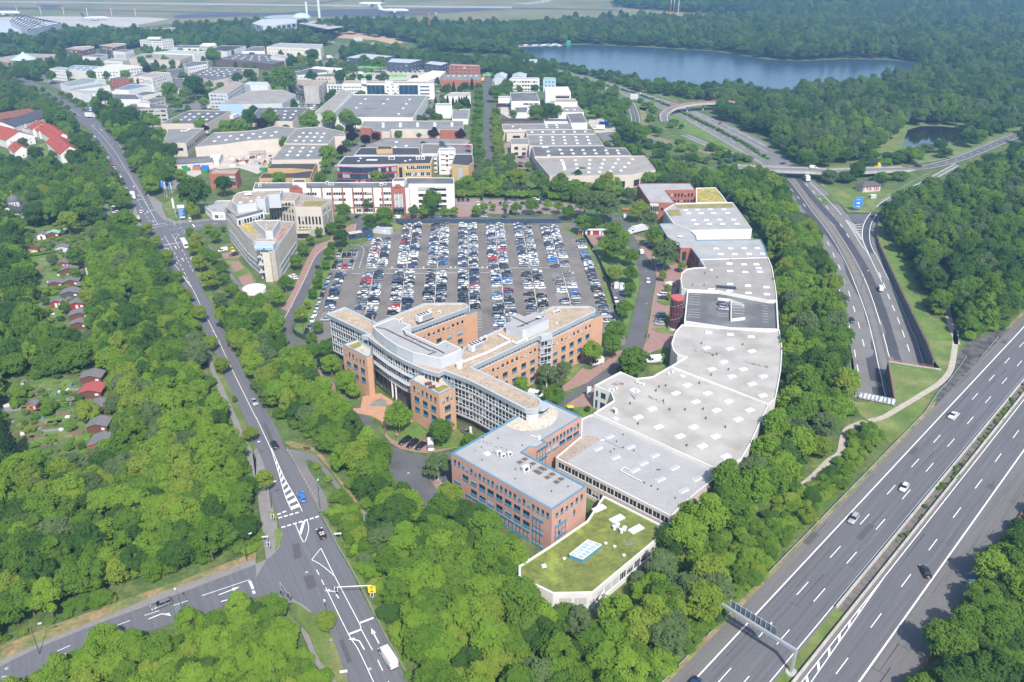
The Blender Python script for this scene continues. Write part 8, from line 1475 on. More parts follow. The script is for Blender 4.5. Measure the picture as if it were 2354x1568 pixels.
def text(t,o,loc,size,m):
 cu=bpy.data.curves.new('lettering','FONT');cu.body=t;cu.size=size;cu.extrude=.01;cu.align_x='CENTER';q=bpy.data.objects.new('tmp',cu);C.objects.link(q);me=bpy.data.meshes.new_from_object(q.evaluated_get(bpy.context.evaluated_depsgraph_get()));bpy.data.objects.remove(q);me.materials.clear();me.materials.append(m);r=plc('lettering',me,o,loc);r.rotation_euler=(pi/2,0,0)
o=brd(K31,815,372,'blue motorway exit sign with white lettering on the grass loop',4.6,6.0,1.6,BLP,txt=[('Essen',6.2,1.2,MC)]);mb=MB();mb.box(-1.4,.6,-.08,-.05,2.4,2.7);mb.face([(.5,-.08,2.05),(1.5,-.08,2.55),(.5,-.08,3.05)]);mb.box(-.9,.9,-.08,-.05,4.0,5.0);mb.bld('arrow',MC,o,lc=1);b1(J2,(-2.35,2.35,-.045,-.02,1.55,7.65),'border',MC,o,lc=1)
o=brd('K33',1850,700,'small blue and white lane sign at the far verge fence',1.6,1.7,.8,BLP);mb=MB();[mb.box(x,x+.3,-.07,-.05,1.0,2.0)for x in(-.45,.2)];mb.bld('stripe',MC,o,lc=1)
brd(K13,758,275,'white street name sign above a round red sign by the footpath',1.9,.45,2.3,MC,.1);brd(K13,812,1545,'white street name sign at the bottom kerb',1.6,.7,2.0,MC,.2);brd(K13,95,320,'white arrow shaped name plate at the left corner',1.5,.35,2.9,MC,.15);brd('K03',1665,985,'pale sign board seen from the side in the street at lower left',1.9,1.5,2.4,ST_,1.2);brd(K12,1300,915,'round pink no stopping sign on the lawn',.7,.7,2.0,mat('faded_pink',(.5,.12,.25),.6));brd(K13,698,1260,'small round sign back on the left verge',.6,.6,2.2,ST_)
p=g1(K01,1682,455,0);o=thg('billboard','tall blue and white hotel style totem sign on the corner lawn','totem sign',(p.x,p.y,0),.2);mb=MB();mb.box(-1.8,1.8,-.3,.3,.8,8.5);mb.bld('panel',mat('totem_navy',(.05,.1,.25),.5),o,lc=1);mb=MB();mb.box(-1.8,1.8,-.34,-.3,6.6,8.5);mb.box(-1.4,1.4,-.34,-.3,1.2,2.0);mb.bld('white_band',MC,o,lc=1);mb=MB();[mb.box(-1.4,.2+(k%3)*.5,-.33,-.3,2.6+k*.6,2.85+k*.6)for k in rG_(6)];mb.bld('lines',mat('sky_print',(.3,.5,.7),.5),o,lc=1);mb=MB();[mb.cyl(s,0,.12,0,.8,6)for s in(-1.2,1.2)];mb.bld('post',ST_,o,lc=1)
p=g1(K01,1752,475,0);o=thg('info_pillar','small white info pillar beside the road in front of the pavilion','pillar',(p.x,p.y,0));b1(J2,(-.6,.6,-.3,.3,.3,2.6),'panel',MC,o,lc=1);b1(J2,(-.4,.4,-.33,-.3,1,2),'print',FD,o,lc=1);b1(J2,(-.5,.5,-.25,.25,0,.3),'foot',DS,o,lc=1)
for i,(x,y,lab)in eN_(((1515,235,'left'),(1533,250,'second'),(1540,245,'third'),(1590,250,'right'))):
 p=g1(K01,x,y,0);o=thg('flagpole','flagpole with hanging blue banner, '+lab+' of the group at the forecourt','flagpole',(p.x,p.y,0));mb=MB();mb.cyl(0,0,.09,0,9.5,6,r1=.05);mb.bld('pole',MC,o,lc=1);mb=MB();mb.box(-1.3,-.1,-.02,.02,5.2,9.2);mb.bld('flag',mat('banner_blue',(.03,.13,.4),.7),o,lc=1);b1(J2,(-.4,-.1,-.025,.025,5.2,9.2),'flag_stripe',MC,o,lc=1)
p=g1(K01,1622,430,0);o=thg('flagpole','tall flagpole with white banner hanging near the totem sign','flagpole',(p.x,p.y,0));mb=MB();mb.cyl(0,0,.1,0,11,6,r1=.05);mb.bld('pole',MC,o,lc=1);b1(J2,(-1.1,-.1,-.02,.02,5,10.5),'flag',MC,o,lc=1)
p=g1(K01,1275,475,0);o=thg('bus_shelter','bus shelter with yellow panelled roof on the main road','bus shelter',(p.x,p.y,0),2.0);b1(J2,(-3.5,3.5,-1,1,2.5,2.7),'roof',CN,o,lc=1);b1(J2,(-3.2,-.2,-.8,.8,2.7,2.8),'roof_panel',YP,o,lc=1);b1(J2,(-3.5,3.5,.9,1,.2,2.4),'back_glass',GLASS,o,lc=1);mb=MB();[mb.cyl(sx,sy,.06,0,2.5,6)for sx in(-3.3,3.3)for sy in(-.9,.9)];mb.bld('post',DS,o,lc=1);b1(J2,(-2.5,1,.4,.8,.45,.5),'bench',ST_,o,lc=1)
p=g1(K12,465,1000,0);o=thg('bench','wooden bench at the lay-by verge','bench',(p.x,p.y,0),-.25);mb=MB();[mb.box(-1.2,1.2,-.35+k*.2,-.2+k*.2,.42,.48)for k in rG_(3)];mb.bld('seat',WDB,o,lc=1);mb=MB();[mb.box(s-.08,s+.08,-.35,.3,0,.42)for s in(-.9,.9)];mb.bld('leg',CN,o,lc=1);mb=MB();[mb.box(-1.2,1.2,.28,.33,.55+k*.2,.7+k*.2)for k in rG_(2)];mb.bld('backrest',WDB,o,lc=1)
for i in rG_(15):
 a=Vec(V(K12,290,1010));b=Vec(V(K12,560,1480));t=i/14;q=a.lerp(b,t);p=gv(q.x,q.y);o=thg('bollard','thin red white bollard between lay-by and main road','bollard',(p.x,p.y,0),gr_='bollards along the lay-by');b1('cyl',(0,0,.06,0,1.0,6),'post',MC,o,lc=1);b1('cyl',(0,0,.065,.55,.8,6),'band',RP_,o,lc=1)
for i in rG_(9):
 a=Vec(V(K12,1665,1300));b=Vec(V(K12,1785,1420));t=i/8;v_=a.lerp(b,t);p=gv(v_.x,v_.y);o=tag(bpy.data.objects.new('bicycle_stand',None),'hoop shaped steel bicycle stand in the row beside the pink office','bicycle stand','row of bicycle stands');C.objects.link(o);o.location=(p.x,p.y,0);o.rotation_euler=(0,0,.2);mb=MB();mb.tube((-.45,0,0),(-.45,0,.8),.035);mb.tube((.45,0,0),(.45,0,.8),.035);mb.tube((-.45,0,.8),(.45,0,.8),.035);mb.bld('hoop',MC,o,lc=1)
def bike(reg,x,y,ang,lb_):
 p=g1(reg,x,y,0);o=thg('bicycle',lb_,'bicycle',(p.x,p.y,.05),ang)
 for sx in(-.52,.52):
  mb=MB();[mb.tube((sx+.33*cos(k*.6283),0,.34+.33*sin(k*.6283)),(sx+.33*cos((k+1)*.6283),0,.34+.33*sin((k+1)*.6283)),.025,n=4)for k in rG_(10)];mb.bld('wheel',TYRE,o,lc=1)
 mb=MB();[mb.tube(a,b,.022,n=4)for a,b in(((-.52,0,.34),(-.1,0,.32)),((-.1,0,.32),(-.22,0,.85)),((-.22,0,.8),(.38,0,.85)),((.38,0,.85),(.52,0,.34)),((-.1,0,.32),(.38,0,.75)),((-.52,0,.34),(-.22,0,.8)))];mb.bld('frame',MC,o,lc=1);b1(J2,(-.36,-.1,-.07,.07,.88,.94),'saddle',FD,o,lc=1);b1('tube',((.36,-.28,1.0),(.36,.28,1.0),.02),'handlebar',DS,o,lc=1)
bike(K12,1665,1312,.2,'white bicycle locked at the upper end of the stands');bike(K12,1695,1300,.3,'second pale bicycle leaning at the stands')
for reg,x,y,lab in((K12,590,1545,'slim lamp post at the lay-by edge'),('K02',1950,110,'street lamp reaching over the road below the limes'),(K13,675,1130,'street lamp standing in the yellow green tree'),(K11,440,1520,'pale lamp post on the left car park verge'),(K21,775,880,'lamp post beside the navy fence'),(K21,455,485,'lamp post at the far right corner of the car park'),(K11,2045,490,'lamp post in the middle of the far fence'),(K31,855,1090,'slim post in the paved motorway reserve'),('K02',2354,1160,'street lamp above the left pavement'),('K03',1695,1010,'dark lamp post in the side street at lower left'),('K03',2270,460,'short post on the corner verge'),('K03',365,1310,'street lamp hidden by the lower left trees'),(K12,145,1540,'street lamp arching over the left lane')):lmp(reg,x,y,lab,ang=rnd.uniform(0,3))
p=g1(K22,535,640,0);o=thg('waste_container','small dark container with bright yellow lid on the corner lawn','bin',(p.x,p.y,.1));b1(J2,(-.9,.9,-.6,.6,0,1.3),'body',DS,o,lc=1);b1(J2,(-1,1,-.7,.7,1.3,1.45),'lid',YP,o,lc=1)
p=g1(K22,705,525,0);o=thg('totem_sign','slim white totem sign by the angled warehouse entrance','totem sign',(p.x,p.y,0),.1);b1(J2,(-.7,.7,-.12,.12,0,4.4),'panel',MC,o,lc=1);b1(J2,(-.3,.3,-.14,-.12,1.4,2.2),'print',BLP,o,lc=1)
for i,(x,y)in eN_(((958,1080),(1008,1088))):p=g1(K21,x,y,0);o=thg('recycling_igloo','pale rounded container '+('left','right')[i]+' of the pair on the asphalt by the trees','container',(p.x,p.y,0));b1(J2,(-1.1,1.1,-1,1,0,2),'body',MC,o,lc=1);mb=MB();loft(mb,[(-1.1,1,2,2.3),(0,1,2,2.8),(1.1,1,2,2.3)]);mb.bld('lid',GC,o,lc=1)
p=g1(K21,1050,375,0);o=thg('barrier_board','orange striped barrier board at the yard gate','barrier',(p.x,p.y,0),-.15);b1(J2,(-2.4,2.4,-.05,.05,.6,2),'board',ORAP,o,lc=1);mb=MB();[mb.box(s-.1,s+.1,-.4,.4,0,.6)for s in(-2,2)];mb.bld('foot',DS,o,lc=1)
SKIN=mat('skin',(.45,.28,.2),.6);
def pers(reg,x,y,ang,top,lb_):
 p=g1(reg,x,y,0);o=thg('person',lb_,'person',(p.x,p.y,.09),ang);me=bpy.data.meshes.new('person_body')
 J=[(0,0,.95),(0,0,1.15),(0,0,1.42),(0,0,1.53),(0,.02,1.66),(.1,0,.9),(.12,.14,.5),(.12,.1,.05),(-.1,0,.9),(-.11,-.1,.5),(-.11,-.22,.08),(.2,0,1.4),(.26,-.08,1.12),(.25,.05,.86),(-.2,0,1.4),(-.26,.06,1.12),(-.25,.16,.88),(.12,.22,.03),(-.11,-.1,.04)]
 E_=D_('0,1 1,2 2,3 3,4 0,5 5,6 6,7 0,8 8,9 9,10 2,11 11,12 12,13 2,14 14,15 15,16 7,17 10,18');Rr=[.15,.15,.16,.06,.1,.1,.07,.05,.1,.07,.05,.07,.05,.04,.07,.05,.04,.04,.04]
 me.from_pydata(J,E_,[]);me.materials.append(top);b=plc('body',me,o);mo=b.modifiers.new('skin','SKIN');b.modifiers.new('sub','SUBSURF').levels=1;me.skin_vertices[0].data[0].use_root=1
 for i,r in eN_(Rr):me.skin_vertices[0].data[i].radius=(r,r)
 mb=MB();mb.cyl(0,.0,.1,1.66,1.8,8,r1=.05);mb.bld('hair',mat('dark_hair',(.03,.02,.015),.8),o,lc=1);return o
pers(K21,1225,1542,.4,mat('blue_clothes',(.02,.05,.22),.8),'person in blue clothes walking on the red paving');pers(K21,1255,1542,.2,mat('black_clothes',(.02,.02,.022),.8),'person in black clothes walking beside the one in blue')
rp=rnd.Random(5)
for i in rG_(46):
 t=rp.random();x,y=440+rp.random()*310,205+rp.random()*70;p=g1('g',x,y,.5);m_=(WDB,CN,CN,ST_,MC,RUST)[rp.randrange(6)];L=rp.uniform(1.5,4);mb=MB();[mb.box(-L/2,L/2,-.6+k*.42,-.25+k*.42,0,rp.uniform(.6,1.6))for k in rG_(3)];o=plc('pallet_stack',mb.mesh('pallet_stack',m_));o.location=(p.x,p.y,.03);o.rotation_euler=(0,0,rp.uniform(0,1.5));tag(o,'stack of building material in the pipe yard','pallet stack','material stacks in the pipe yard')
for i in rG_(22):
 x,y=580+(i%11)*9,185+(i//11)*12;p=g1('g',x,y,.5);mb=MB();[mb.tube((-1.2,.55*k,.5+.9*j),(1.2,.55*k,.5+.9*j),.42,n=10)for k in(0,1.6)for j in(0,1)];o=plc('pipe_stack',mb.mesh('pipe_stack',CN));o.location=(p.x,p.y,.03);o.rotation_euler=(0,0,1.5);tag(o,'stack of concrete drain pipes along the long cream hall','pipe stack','concrete pipe stacks')
for i,(x,y,m_,L)in eN_(((215,280,BLP,4),(215,295,ORAP,5),(270,285,BLP,4),(272,300,BLP,4),(130,285,GREENP,4),(145,300,GREENP,4),(268,312,GREENP,4),(660,300,GREENP,4))):p=g1('g',x,y,.8);mb=MB();mb.box(-L/2,L/2,-1.1,1.1,.15,1.9);[mb.box(-L/2+k*L/4-.05,-L/2+k*L/4+.05,-1.16,1.16,.1,2)for k in rG_(5)];o=plc(Qf,mb.mesh(Qf,m_));o.location=(p.x,p.y,.03);tag(o,('blue rental container, rear left','orange rental container in front of the blue one','blue rental container at right, rear','blue rental container at right, front','green container, rear of the pair at the fence','green container, front of the pair at the fence','green container beside the red brick office','green container beside the yellow walled office')[i],'container')
for i in rG_(16):p=g1(K10,950+(i%8)*28+rp.uniform(-8,8),625+(i//8)*72+rp.uniform(-6,6),.8)if i<12 else g1(K10,1240+(i-12)*38,700,.8);mb=MB();mb.box(-3,3,-1.2,1.2,.2,2.2);[mb.box(-3+k*1.5,-2.9+k*1.5,-1.25,1.25,.2,2.3)for k in rG_(5)];o=plc(Qf,mb.mesh(Qf,LIME));o.location=(p.x,p.y,.03);o.rotation_euler=(0,0,rp.uniform(-.3,.3));tag(o,'lime green skip in the recycling yard','skip','lime green skips')
for i in rG_(5):p=g1(K10,2140+i*16,685+(i%2)*10,.8);mb=MB();mb.box(-3,3,-1.2,1.2,.2,2.6);[mb.box(-3+k*1.5,-2.9+k*1.5,-1.25,1.25,.2,2.7)for k in rG_(5)];o=plc(Qf,mb.mesh(Qf,LIME));o.location=(p.x,p.y,.03);tag(o,'lime green container at the end of the avenue','skip','lime green containers at the avenue end')
for i in rG_(14):cpx(J0,K10,1215+i*22,648+(i%2)*12,1225+i*22,651+(i%2)*12,(Je,J7,J1)[i%3],'dark car in the row behind the recycling yard',gr_='dark cars behind the recycling yard')
for i in rG_(16):p=g1(K20,45+i*26,418-(i%3)*6,.3);o=thg('moored_boat','small white boat moored at the lake jetty','boat',(p.x,p.y,.02),rp.uniform(-.4,.4),'boats moored on the lake');mb=MB();loft(mb,[(-3.5,1.1,-.1,.7),(0,1.2,-.1,.7),(2.2,.9,0,.8),(3.6,.1,.3,.9)]);mb.bld('hull',MC,o,lc=1);mb=MB();mb.box(-2,.5,-.7,.7,.7,1.6);mb.bld('cover',(mat('teal_cover',(.1,.35,.4),.7),MC)[i%2],o,lc=1)
p=g1(K20,240,432,0);o=thg('jetty','pale floating jetty with moored boats on the lake','jetty',(p.x,p.y,0));A,B=G(K20,[(40,432),(440,416)]);b1('obox',((A+B)/2,nZ(B-A),(B-A).length,2.2,.05,.5),'deck',CN,o);mb=MB();[mb.cyl(A.lerp(B,t).x,A.lerp(B,t).y,.2,-1,1.2,6)for t in(.1,.3,.5,.7,.9)];mb.bld('pile',BARK,o)
bb('boat shed with grey roof among the lakeside trees','shed',K20,'15,352 20,340 95,342 92,356',5,CM,RG_,name='boat_shed');bb('turquoise boat hut on the lake shore','shed',K20,'497,380 502,372 540,375 536,384',4,mat('turquoise_boards',(.05,.4,.38),.7),mat('turquoise_boards',(.05,.4,.38)),name='boat_hut')
for i,(reg,x,y,w_)in eN_(((K20,1120,945,7),(K20,140,618,9),(K20,195,612,9),(K10,940,400,12))):brd(reg,x,y,('grey back of a motorway sign at the slip road','left grey sign panel on the northern motorway','right grey sign panel on the northern motorway','distant motorway sign panel seen from behind')[i],w_,5,3,GC)
p=g1(K10,1597,362,0);o=thg('tower_crane','orange lattice tower crane standing in the wood','crane',(p.x,p.y,0));mb=MB();H=36
for k in rG_(18):
 z0,z1=k*2,k*2+2
 for a,b in(((-1,-1),(1,-1)),((1,-1),(1,1)),((1,1),(-1,1)),((-1,1),(-1,-1))):mb.tube((*a,z0),(*b,z1),.14,n=4);mb.tube((*a,z0),(*a,z1),.2,n=4)
mb.bld('mast',ORAP,o,lc=1);mb=MB();[mb.tube((-14+k*3,0,H),(-11+k*3,0,H+1.6 if k%2 else H),.15,n=4)for k in rG_(10)];mb.tube((-30,6,H),(12,-2,H),.3,n=4);mb.tube((-26,6,H+1.4),(0,0,H+3),.12,n=4);mb.bld('jib',ORAP,o,lc=1);b1(J2,(9,12,-2.6,-.6,H-2,H),'counterweight',CN,o,lc=1);b1(J2,(-1.4,1,-2.2,-.8,H-2.6,H-.4),'cab',ORAP,o,lc=1)
# airfield
def pln(reg,x,y,ang,L,lb_,z=0,tail=None,flight=0):
 p=g1(reg,x,y,z);o=thg('airliner',lb_,'aeroplane',(p.x,p.y,z),ang);s=L/38.0;R_=1.9*s;zc=3.6*s;mb=MB();n=12;st=[(-19,.15,1.2),(-16,.8,.8),(-11,1.5,.25),(-6,1.9,0),(12,1.9,0),(16,1.5,-.15),(18.3,.8,-.35),(19,.1,-.45)];i=0
 for xx,r,dz in st:
  for k in rG_(n):a=2*pi*k/n;mb.v.append((xx*s,r*s*cos(a),zc+dz*s+r*s*sin(a)))
 for j in rG_(len(st)-1):
  for k in rG_(n):a,b=j*n+k,j*n+(k+1)%n;mb.f.append((a,a+n,b+n,b));mb.m.append(0)
 mb.bld('fuselage',MC,o,smooth=1,lc=1)
 for sd in(-1,1):
  mb=MB();W_=D_('4,1.6 -2,1.6 -6.5,16.5 -4.8,16.5');up=[(a*s,sd*b*s,zc-.8*s+(b-1.6)*.09*s+.25*s)for a,b in W_];dn=[(a*s,sd*b*s,zc-.8*s+(b-1.6)*.09*s-.25*s*(1 if b<2 else .3))for a,b in W_];mb.face(up[::sd]);mb.face(dn[::-sd]);[mb.face([up[k],up[(k+1)%4],dn[(k+1)%4],dn[k]])for k in rG_(4)];mb.bld('wing',GC,o,lc=1)
  b1('tube',((3.2*s,sd*5.4*s,zc-1.7*s),(-1*s,sd*5.4*s,zc-1.6*s),1.0*s,.75*s,10),'engine',MC,o,lc=1);mb=MB();T_=D_('-14.5,.5 -18,.5 -19.3,6 -17.8,6');mb.face([(a*s,sd*b*s,zc+1.1*s+b*.05*s)for a,b in T_]);mb.face([(a*s,sd*b*s,zc+1.0*s+b*.05*s)for a,b in T_][::-1]);mb.bld('tailplane',GC,o,lc=1)
 mb=MB();F_=D_('-12.5,1.3 -17.6,1.5 -19.8,8 -17.2,8');[mb.face([(a*s,e*.18*s,zc+b*s)for a,b in F_][::e])for e in(-1,1)];[mb.face([(F_[k][0]*s,-.18*s,zc+F_[k][1]*s),(F_[(k+1)%4][0]*s,-.18*s,zc+F_[(k+1)%4][1]*s),(F_[(k+1)%4][0]*s,.18*s,zc+F_[(k+1)%4][1]*s),(F_[k][0]*s,.18*s,zc+F_[k][1]*s)])for k in rG_(4)];mb.bld('tail_fin',tail or BLP,o,lc=1)
 mb=MB();mb.cyl(13*s,0,.35*s,0,zc-1.5*s,6);[mb.cyl(-1*s,sd*3*s,.5*s,0,zc-1.0*s,6)for sd in(-1,1)];mb.bld('landing_gear',DS,o,lc=1);mb=MB();[mb.box(k*1.2*s,k*1.2*s+.5*s,-1.93*s,-1.86*s,zc+.35*s,zc+.75*s)for k in rG_(-8,11)];mb.bld('cabin_windows',FD,o,lc=1);return o
pln(K10,1065,58,pi-.05,55,'white airliner with dark tail rolling on the runway',tail=DC);pln(K10,1265,125,.02,58,'white airliner with white tail on the nearer taxiway',tail=MC);pln(K00,880,190,.15,45,'airliner with navy tail parked on the pale apron',tail=DC);pln(K00,40,148,.05,60,'white airliner behind the hangar at the left edge',tail=MC)
Hg=bb('large white hangar with steel roof trusses on top','hangar',K00,'92,200 238,150 560,212 250,276',20,GC,mat('hangar_roof',(.6,.63,.66),.6,.06,.03),name='hangar');mb=MB()
for k in rG_(9):
 t=k/8;a=g1(K00,100+140*0+(560-238)*t*1.0+140,150+(212-150)*t,21);b=g1(K00,95+(250-92)*t+0,200+(276-200)*t,21)
 a=g1(K00,238+(560-238)*t,150+(212-150)*t,21);b=g1(K00,92+(250-92)*t,200+(276-200)*t,21);mid=(a+b)/2+Vec((0,0,7));mb.tube(a,mid,.5,n=4);mb.tube(mid,b,.5,n=4);mb.tube(a,b,.4,n=4);mb.tube(mid,(a+b)/2,.35,n=4)
a,b=(G(K00,[(165,175),(405,244)],28));mb.tube(a,b,.5,n=4);mb.bld('roof_truss',DS,Hg)
mb=MB()
for t in np.linspace(.02,.98,14):a=g1(K00,250+(560-250)*t,276+(212-276)*t,20.2);mb.box(a.x-.5,a.x+.5,a.y-1.2,a.y-.4,0,20);
mb.bld('wall_rib',DS,Hg);bb('lower grey hangar wing with slanting truss roof at the left edge','hangar',K00,'-160,205 0,195 75,200 240,278 100,292 -160,295',14,GC,GC,name='hangar')
bb('long low terminal building with shallow dark roof','terminal',K00,'925,262 1010,242 1400,262 1640,275 1560,285 1280,278',8,GC,RD,name='terminal_building');bb('glazed railway station hall with white flat roof','station',K10,'-40,215 50,178 375,178 372,208 180,232 60,240',18,GC,mat('station_roof',(.45,.46,.47),.5),au=dict(flr=2,pt_=9,w_=7.5,h_=5,z0=3),pm=GLB,name='station_hall')
pc=g1(K10,280,155,16);DK=thg('round_terminal','round grey disc building with glass dome beside the station','terminal',(pc.x,pc.y,0));mb=MB();mb.cyl(pc.x,pc.y,30,10,14,40,r1=35);mb.cyl(pc.x,pc.y,35,14,16,40);mb.bld('disc_roof',mat('disc_grey',(.33,.35,.36),.5),DK);b1('cyl',(pc.x,pc.y,24,0,10,30),'drum',GLB,DK);mb=MB();[mb.cyl(pc.x+24,pc.y,15*cos(a),14+8*sin(a),14+8*sin(a+.3),20,r1=15*cos(a+.3),cap=a>1.1)for a in(0,.3,.6,.9,1.2)];mb.bld('glass_dome',mat('pale_glass_roof',(.4,.48,.5),.2),DK)
WS=thg('station_canopy','row of wavy pale canopy roofs over the railway platforms','canopy',g1(K10,560,220,0))
for j in rG_(4):
 mb=MB();o0,o1=330+j*70,212+j*14
 L_,R_=[],[]
 for k in rG_(15):t=k/14;z=12+5*sin(t*pi*1.0)+2*sin(t*6.28);L_.append(g1(K10,o0+t*200,o1+12-t*30,z));R_.append(g1(K10,o0+70+t*200,o1+24-t*30,z))
 mb.ribbon(L_,R_);mb.ribbon([p-Vec((0,0,.6))for p in R_],[p-Vec((0,0,.6))for p in L_]);mb.bld('wave_roof',mat('beige_metal_roof',(.42,.4,.36),.5),WS);mb=MB();[mb.cyl(p.x,p.y,.5,0,p.z-.5,6)for p in L_[::4]];mb.bld('column',DS,WS)
mb=MB();mb.cyl(g1(K10,585,180).x,g1(K10,585,180).y,2.2,0,32,8);tag(mb.bld('vent_tower',MC),'white ventilation tower behind the wavy canopies','tower');mb=MB();mb.cyl(g1(K10,470,160).x,g1(K10,470,160).y,2.0,0,26,8);tag(mb.bld('vent_tower',MC),'slimmer white tower beside the round disc building','tower')
SKT=sml([g1(K00,1480,268,9),g1(K00,1900,240,9),g1(K00,2300,215,9),g1(K10,0,200,9)],5);o=thg('monorail','elevated monorail beam on posts running to the station','monorail',SKT[0].to_tuple()[:2]+(0,));mb=MB();[mb.seg(a,b,3,8,10)for a,b in zip(SKT,SKT[1:])];mb.bld('beam',CN,o);mb=MB();[mb.cyl(p.x,p.y,.8,0,8,6)for p in SKT[::2]];mb.bld('column',CN,o)
SK2=sml([g1(K10,650,230,9),g1(K10,820,205,9),g1(K10,980,182,9),g1(K10,1160,172,8),g1(K10,1350,168,8)],5);o=thg('monorail','elevated rail viaduct leading right from the station','viaduct',SK2[0].to_tuple()[:2]+(0,));mb=MB();[mb.seg(a,b,9,7.5,10)for a,b in zip(SK2,SK2[1:])];mb.bld('deck',CN,o);mb=MB();[mb.cyl(p.x,p.y,1,0,8,6)for p in SK2[::3]];mb.bld('column',CN,o)
Bv=sml([g1(K00,1120,335,7),g1(K00,1350,335,7),g1(K00,1580,328,7)],4);o=thg('road_bridge','distant concrete road bridge with orange red parapet','bridge',Bv[0].to_tuple()[:2]+(0,));mb=MB();[mb.seg(a,b,22,5,7)for a,b in zip(Bv,Bv[1:])];mb.bld('deck',CN,o);mb=MB();[mb.obox((a+b)/2+Vec((0,-11,0)),nZ(b-a),(b-a).length,.6,6,9)for a,b in zip(Bv,Bv[1:])];mb.bld('parapet',RUST,o);mb=MB();[mb.cyl(p.x,p.y-6,1,0,5,6)for p in Bv];mb.bld('pier',CN,o)
for i,x in eN_((165,380,590,808,1030,1250)):p=g1(K00,x,140 if i<3 else 152,0);o=thg('mast','thin red and white approach mast on the airfield grass','mast',(p.x,p.y,0),gr_='approach masts');b1('cyl',(0,0,.5,0,14,5),'lower_section',MC,o,lc=1);b1('cyl',(0,0,.5,14,26,5),'upper_section',ORAP,o,lc=1)
for i,(x,y)in eN_(((1455,120),(1485,115),(1525,135))):p=g1(K20,x,y,0);o=thg('mast','red and white mast on the meadow beyond the lake','mast',(p.x,p.y,0),gr_='meadow masts');b1('cyl',(0,0,.6,0,16,5),'lower_section',ORAP if i<2 else MC,o,lc=1);b1('cyl',(0,0,.6,16,30,5),'upper_section',MC,o,lc=1)
# vegetation
def crm(name,seed,kd_,lf=None):
 r=np.random.default_rng(seed);P,N=[],[]
 nl={J4:30,Q3:30,Jc:18,'fir':40,Q9:26}[kd_]
 lobes=[]
 for i in rG_(nl):
  if kd_=='fir':
   t=(i+.5)/nl;a=i*2.4;rad=.42*(1-t)+.03;c=np.array([rad*.75*cos(a),rad*.75*sin(a),.06+t*.88]);lobes.append((c,.1+.13*(1-t)))
  else:
   u=r.uniform(-.75,1);a=i*2.39996+r.uniform(-.3,.3);s=sqrt(max(0,1-u*u));k=r.uniform(.72,1.0)
   if kd_==J4:c=np.array([.36*s*cos(a)*k,.36*s*sin(a)*k,.5+.33*u*k]);rr=r.uniform(.12,.2)
   elif kd_==Q3:w_=(1.0-.45*max(u,0));c=np.array([.33*w_*s*cos(a)*k,.33*w_*s*sin(a)*k,.48+.38*u*k]);rr=r.uniform(.1,.17)
   elif kd_==Q9:c=np.array([.38*s*cos(a)*k,.38*s*sin(a)*k,.5+.36*u*k]);rr=r.uniform(.1,.16)
   else:c=np.array([.36*s*cos(a)*k,.36*s*sin(a)*k,.42+.3*u*k]);rr=r.uniform(.15,.25)
   lobes.append((c,rr))
 per={J4:135,Q3:120,Jc:150,'fir':55,Q9:110}[kd_];sz=lf or{J4:.05,Q3:.05,Jc:.068,'fir':.07,Q9:.05}[kd_]
 for c,rr in lobes:
  d=r.normal(size=(per,3));d/=np.linalg.norm(d,axis=1)[:,None];d[:,2]=np.where(d[:,2]<-.35,-d[:,2],d[:,2])
  P.append(c+d*rr*r.uniform(.72,1.08,(per,1)));n=d*.9+np.array([0,0,.35])+r.normal(size=(per,3))*.38;N.append(n/np.linalg.norm(n,axis=1)[:,None])
 P=np.concatenate(P);N=np.concatenate(N);n=len(P);s=sz*r.uniform(.6,1.25,(n,1))
 t=np.cross(N,r.normal(size=(n,3)));t/=np.linalg.norm(t,axis=1)[:,None];b=np.cross(N,t)
 V4=np.stack([P-t*s*.62-b*s*.15,P-b*s*.55+N*s*.05,P+t*s*.62+b*s*.1,P+b*s*.55-N*s*.05],1).reshape(-1,3)
 V4[:,2]=np.maximum(V4[:,2],.005)
 verts=[tuple(x)for x in V4];faces=[(4*i,4*i+1,4*i+2,4*i+3)for i in rG_(n)]
 if kd_ in(J4,Q3,Jc):
  for c,rr in lobes[::2]:
   q=rr*.66;k0=len(verts);verts+=[tuple(c*.82+np.array([0,0,.09])+np.array(e)*q)for e in((1,0,0),(0,1,0),(-1,0,0),(0,-1,0),(0,0,1),(0,0,-1))]
   faces+=[(k0+a,k0+b_,k0+c_)for a,b_,c_ in((0,1,4),(1,2,4),(2,3,4),(3,0,4),(1,0,5),(2,1,5),(3,2,5),(0,3,5))]
 me=bpy.data.meshes.new(name);me.from_pydata(verts,[],faces);me.update();return me
BASEM={(J4,i):crm('crown',10+i,J4)for i in rG_(3)}
BASEM.update({(Q3,i):crm('crown',30+i,Q3)for i in rG_(2)});BASEM.update({(Jc,i):crm('bush_crown',50+i,Jc)for i in rG_(2)});BASEM[('fir',0)]=crm('fir_crown',70,'fir');BASEM[(Q9,0)]=crm('sparse_crown',80,Q9)
TONED={}
def tnd(kd_,i,tone):
 k=(kd_,i,tone)
 if k not in TONED:m=BASEM[(kd_,i)].copy();m.materials.clear();m.materials.append(LEAF[tone]);TONED[k]=m
 return TONED[k]
def trunk_mesh(seed,m,name='trunk'):
 r=rnd.Random(seed);mb=MB();mb.tube((0,0,0),(.01,.01,.35),.035,.026,7);mb.tube((.01,.01,.34),(-.01,.02,.72),.026,.012,6)
 for k in rG_(5):a=k*1.26+r.uniform(-.3,.3);z=.3+k*.07;mb.tube((.005,.005,z),(.26*cos(a),.26*sin(a),z+.22+r.uniform(0,.1)),.016,.005,5)
 return mb.mesh(name,m)
